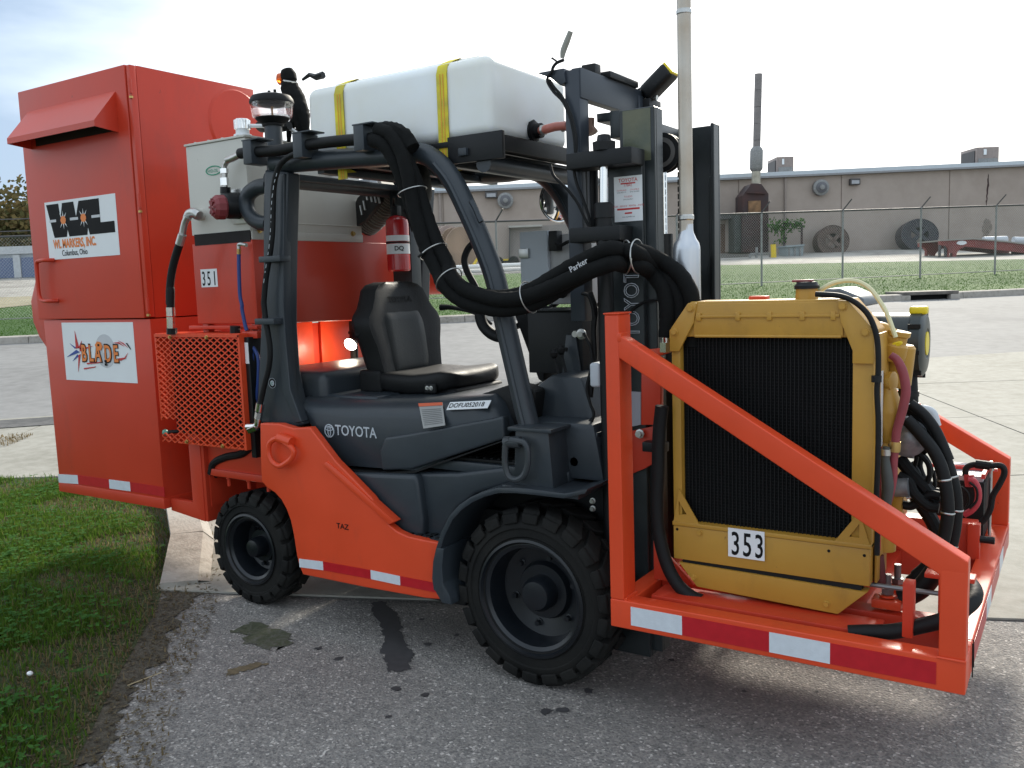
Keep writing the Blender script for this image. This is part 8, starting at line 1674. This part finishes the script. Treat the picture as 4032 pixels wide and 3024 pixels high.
# lower hoses on the deck
o = part('deck_hose', MB().tube([(2.866, -0.6, 0.435), (2.917, -0.59, 0.443), (2.99, -0.58, 0.455), (3.071, -0.56, 0.482), (3.129, -0.55, 0.507), (3.172, -0.5, 0.526), (3.196, -0.45, 0.545), (3.196, -0.4, 0.56), (3.171, -0.35, 0.573)], 0.0235, 14), BLR); solo(o, 'thick black hose curling round the front corner post on the deck', 'hose')
o = part('deck_hose', MB().tube([(2.222, -0.53, 1.11), (2.212, -0.53, 1.032), (2.207, -0.53, 0.961), (2.204, -0.53, 0.875), (2.197, -0.53, 0.774), (2.2, -0.53, 0.674), (2.217, -0.53, 0.588), (2.242, -0.53, 0.519), (2.279, -0.53, 0.467), (2.323, -0.53, 0.438), (2.359, -0.53, 0.429)], 0.0235, 14), BLR); solo(o, 'black hose dropping between the mast and the radiator to the deck', 'hose')
o = part('lower_loop_hose', MB().tube([(2.982, -0.36, 0.486), (3.035, -0.36, 0.528), (3.07, -0.36, 0.58), (3.092, -0.36, 0.622)], 0.032, 14), BLR); solo(o, 'black hose looping under the engine beside the clamp studs', 'hose')
# exhaust
ex = thing('exhaust_stack', 'tall pale exhaust pipe with bright muffler rising behind the radiator', 'exhaust', (2.25, -0.36, 1.3))
e0 = (2.252, -0.36, 1.15); m1 = (2.249, -0.36, 1.69); m2 = (2.248, -0.36, 1.653); t1 = (2.255, -0.36, 1.763); t2 = (2.26, -0.36, 2.464)
part('muffler', MB().lathe([(0.036, 0), (0.0485, 0.02), (0.0485, m2[2]-1.155), (0.0475, m2[2]-1.145), (0.044, m2[2]-1.13), (0.036, m2[2]-1.118), (0.0255, m1[2]-1.13), (0.024, m1[2]-1.12), (0.024, m1[2]-1.10)], e0, (0, 0, 1), seg=32), MUF, ex)
ux = t2[0]; 
part('pipe', MB().tube([(2.250, -0.36, m1[2]), (2.252, -0.36, t1[2]), (t2[0]-0.008, -0.36, t2[2]), (t2[0]-0.006, -0.36, 2.95)], 0.0245, 24, smooth=False), ALU, ex)
for z, r_ in ((t1[2], 0.0275), (t2[2], 0.0268)): part('pipe_joint', MB().lathe([(r_-0.003, -0.010), (r_, -0.006), (r_, 0.006), (r_-0.003, 0.010)], (2.252 if z < 2 else t2[0]-0.008, -0.36, z), (0, 0, 1), seg=24), ZNC, ex)
# battery
bt = thing('battery', 'black battery with pale top clamped in the far front corner of the platform', 'battery', (3.0, 0.45, 0.45))
bx, by, bzt = (2.945, 3.135), (0.575, 0.85), 0.715
part('battery_case', MB().box(bx, by, (0.45, 0.69)), BLR, bt, bev=0.008)
part('battery_top', MB().box((bx[0]+0.006, bx[1]-0.006), (by[0]+0.006, by[1]-0.006), (0.69, bzt)), mat('battery_top_label', (0.45, 0.46, 0.50), 0.4), bt, bev=0.006)
part('hold_down_bar', MB().beam((2.92, 0.70, bzt+0.008), (3.17, 0.70, bzt+0.008), 0.03, 0.012), mat('red_bar', (0.62, 0.06, 0.05), 0.4), bt)
part('hold_down_bar', MB().beam((3.13, 0.56, bzt+0.004), (3.13, 0.86, bzt+0.004), 0.014, 0.02), MATS['red_bar'], bt)
part('j_bolt', MB().tube([(3.15, 0.66, bzt+0.05), (3.15, 0.66, 0.45)], 0.006, 8, smooth=False), ZNC, bt); part('j_bolt_nut', MB().lathe([(0.012, 0), (0.012, 0.01)], (3.15, 0.66, bzt+0.012), (0, 0, 1), seg=6), ZNC, bt, ang=20)
part('terminal', MB().lathe([(0.012, 0), (0.010, 0.022)], (2.99, 0.64, bzt), (0, 0, 1), seg=12), MATS['worn_steel'], bt)
part('positive_cable', MB().tube([(3.082, 0.5, 0.715), (3.104, 0.5, 0.709), (3.119, 0.5, 0.674), (3.118, 0.5, 0.629), (3.099, 0.5, 0.593), (3.07, 0.5, 0.57)], 0.013, 10), mat('red_cable', (0.50, 0.045, 0.06), 0.5), bt)
part('terminal_boot', MB().tube([(3.082, 0.52, 0.733), (3.084, 0.52, 0.683)], [0.020, 0.014], 8, smooth=False), MATS['red_cable'], bt)
part('negative_cable', MB().tube([(3.07, 0.52, 0.727), (3.074, 0.52, 0.758), (3.103, 0.52, 0.774), (3.152, 0.52, 0.773), (3.195, 0.52, 0.776), (3.207, 0.52, 0.75), (3.192, 0.52, 0.704), (3.169, 0.52, 0.652), (3.161, 0.52, 0.596), (3.137, 0.52, 0.548), (3.099, 0.52, 0.521), (3.059, 0.52, 0.505)], 0.012, 10), BLR, bt)
part('tape_wrap', MB().tube([(3.106, 0.515, 0.778), (3.157, 0.515, 0.774)], 0.018, 10, smooth=False), BLR, bt)
for q_ in (0, 1): part('sense_wire', MB().tube([Vector(p)+Vector((0.03*q_, 0, 0.02*q_)) for p in [(3.06, 0.48, 0.689), (3.085, 0.48, 0.664), (3.086, 0.48, 0.619), (3.062, 0.48, 0.583)]], 0.005, 6), BLR, bt)
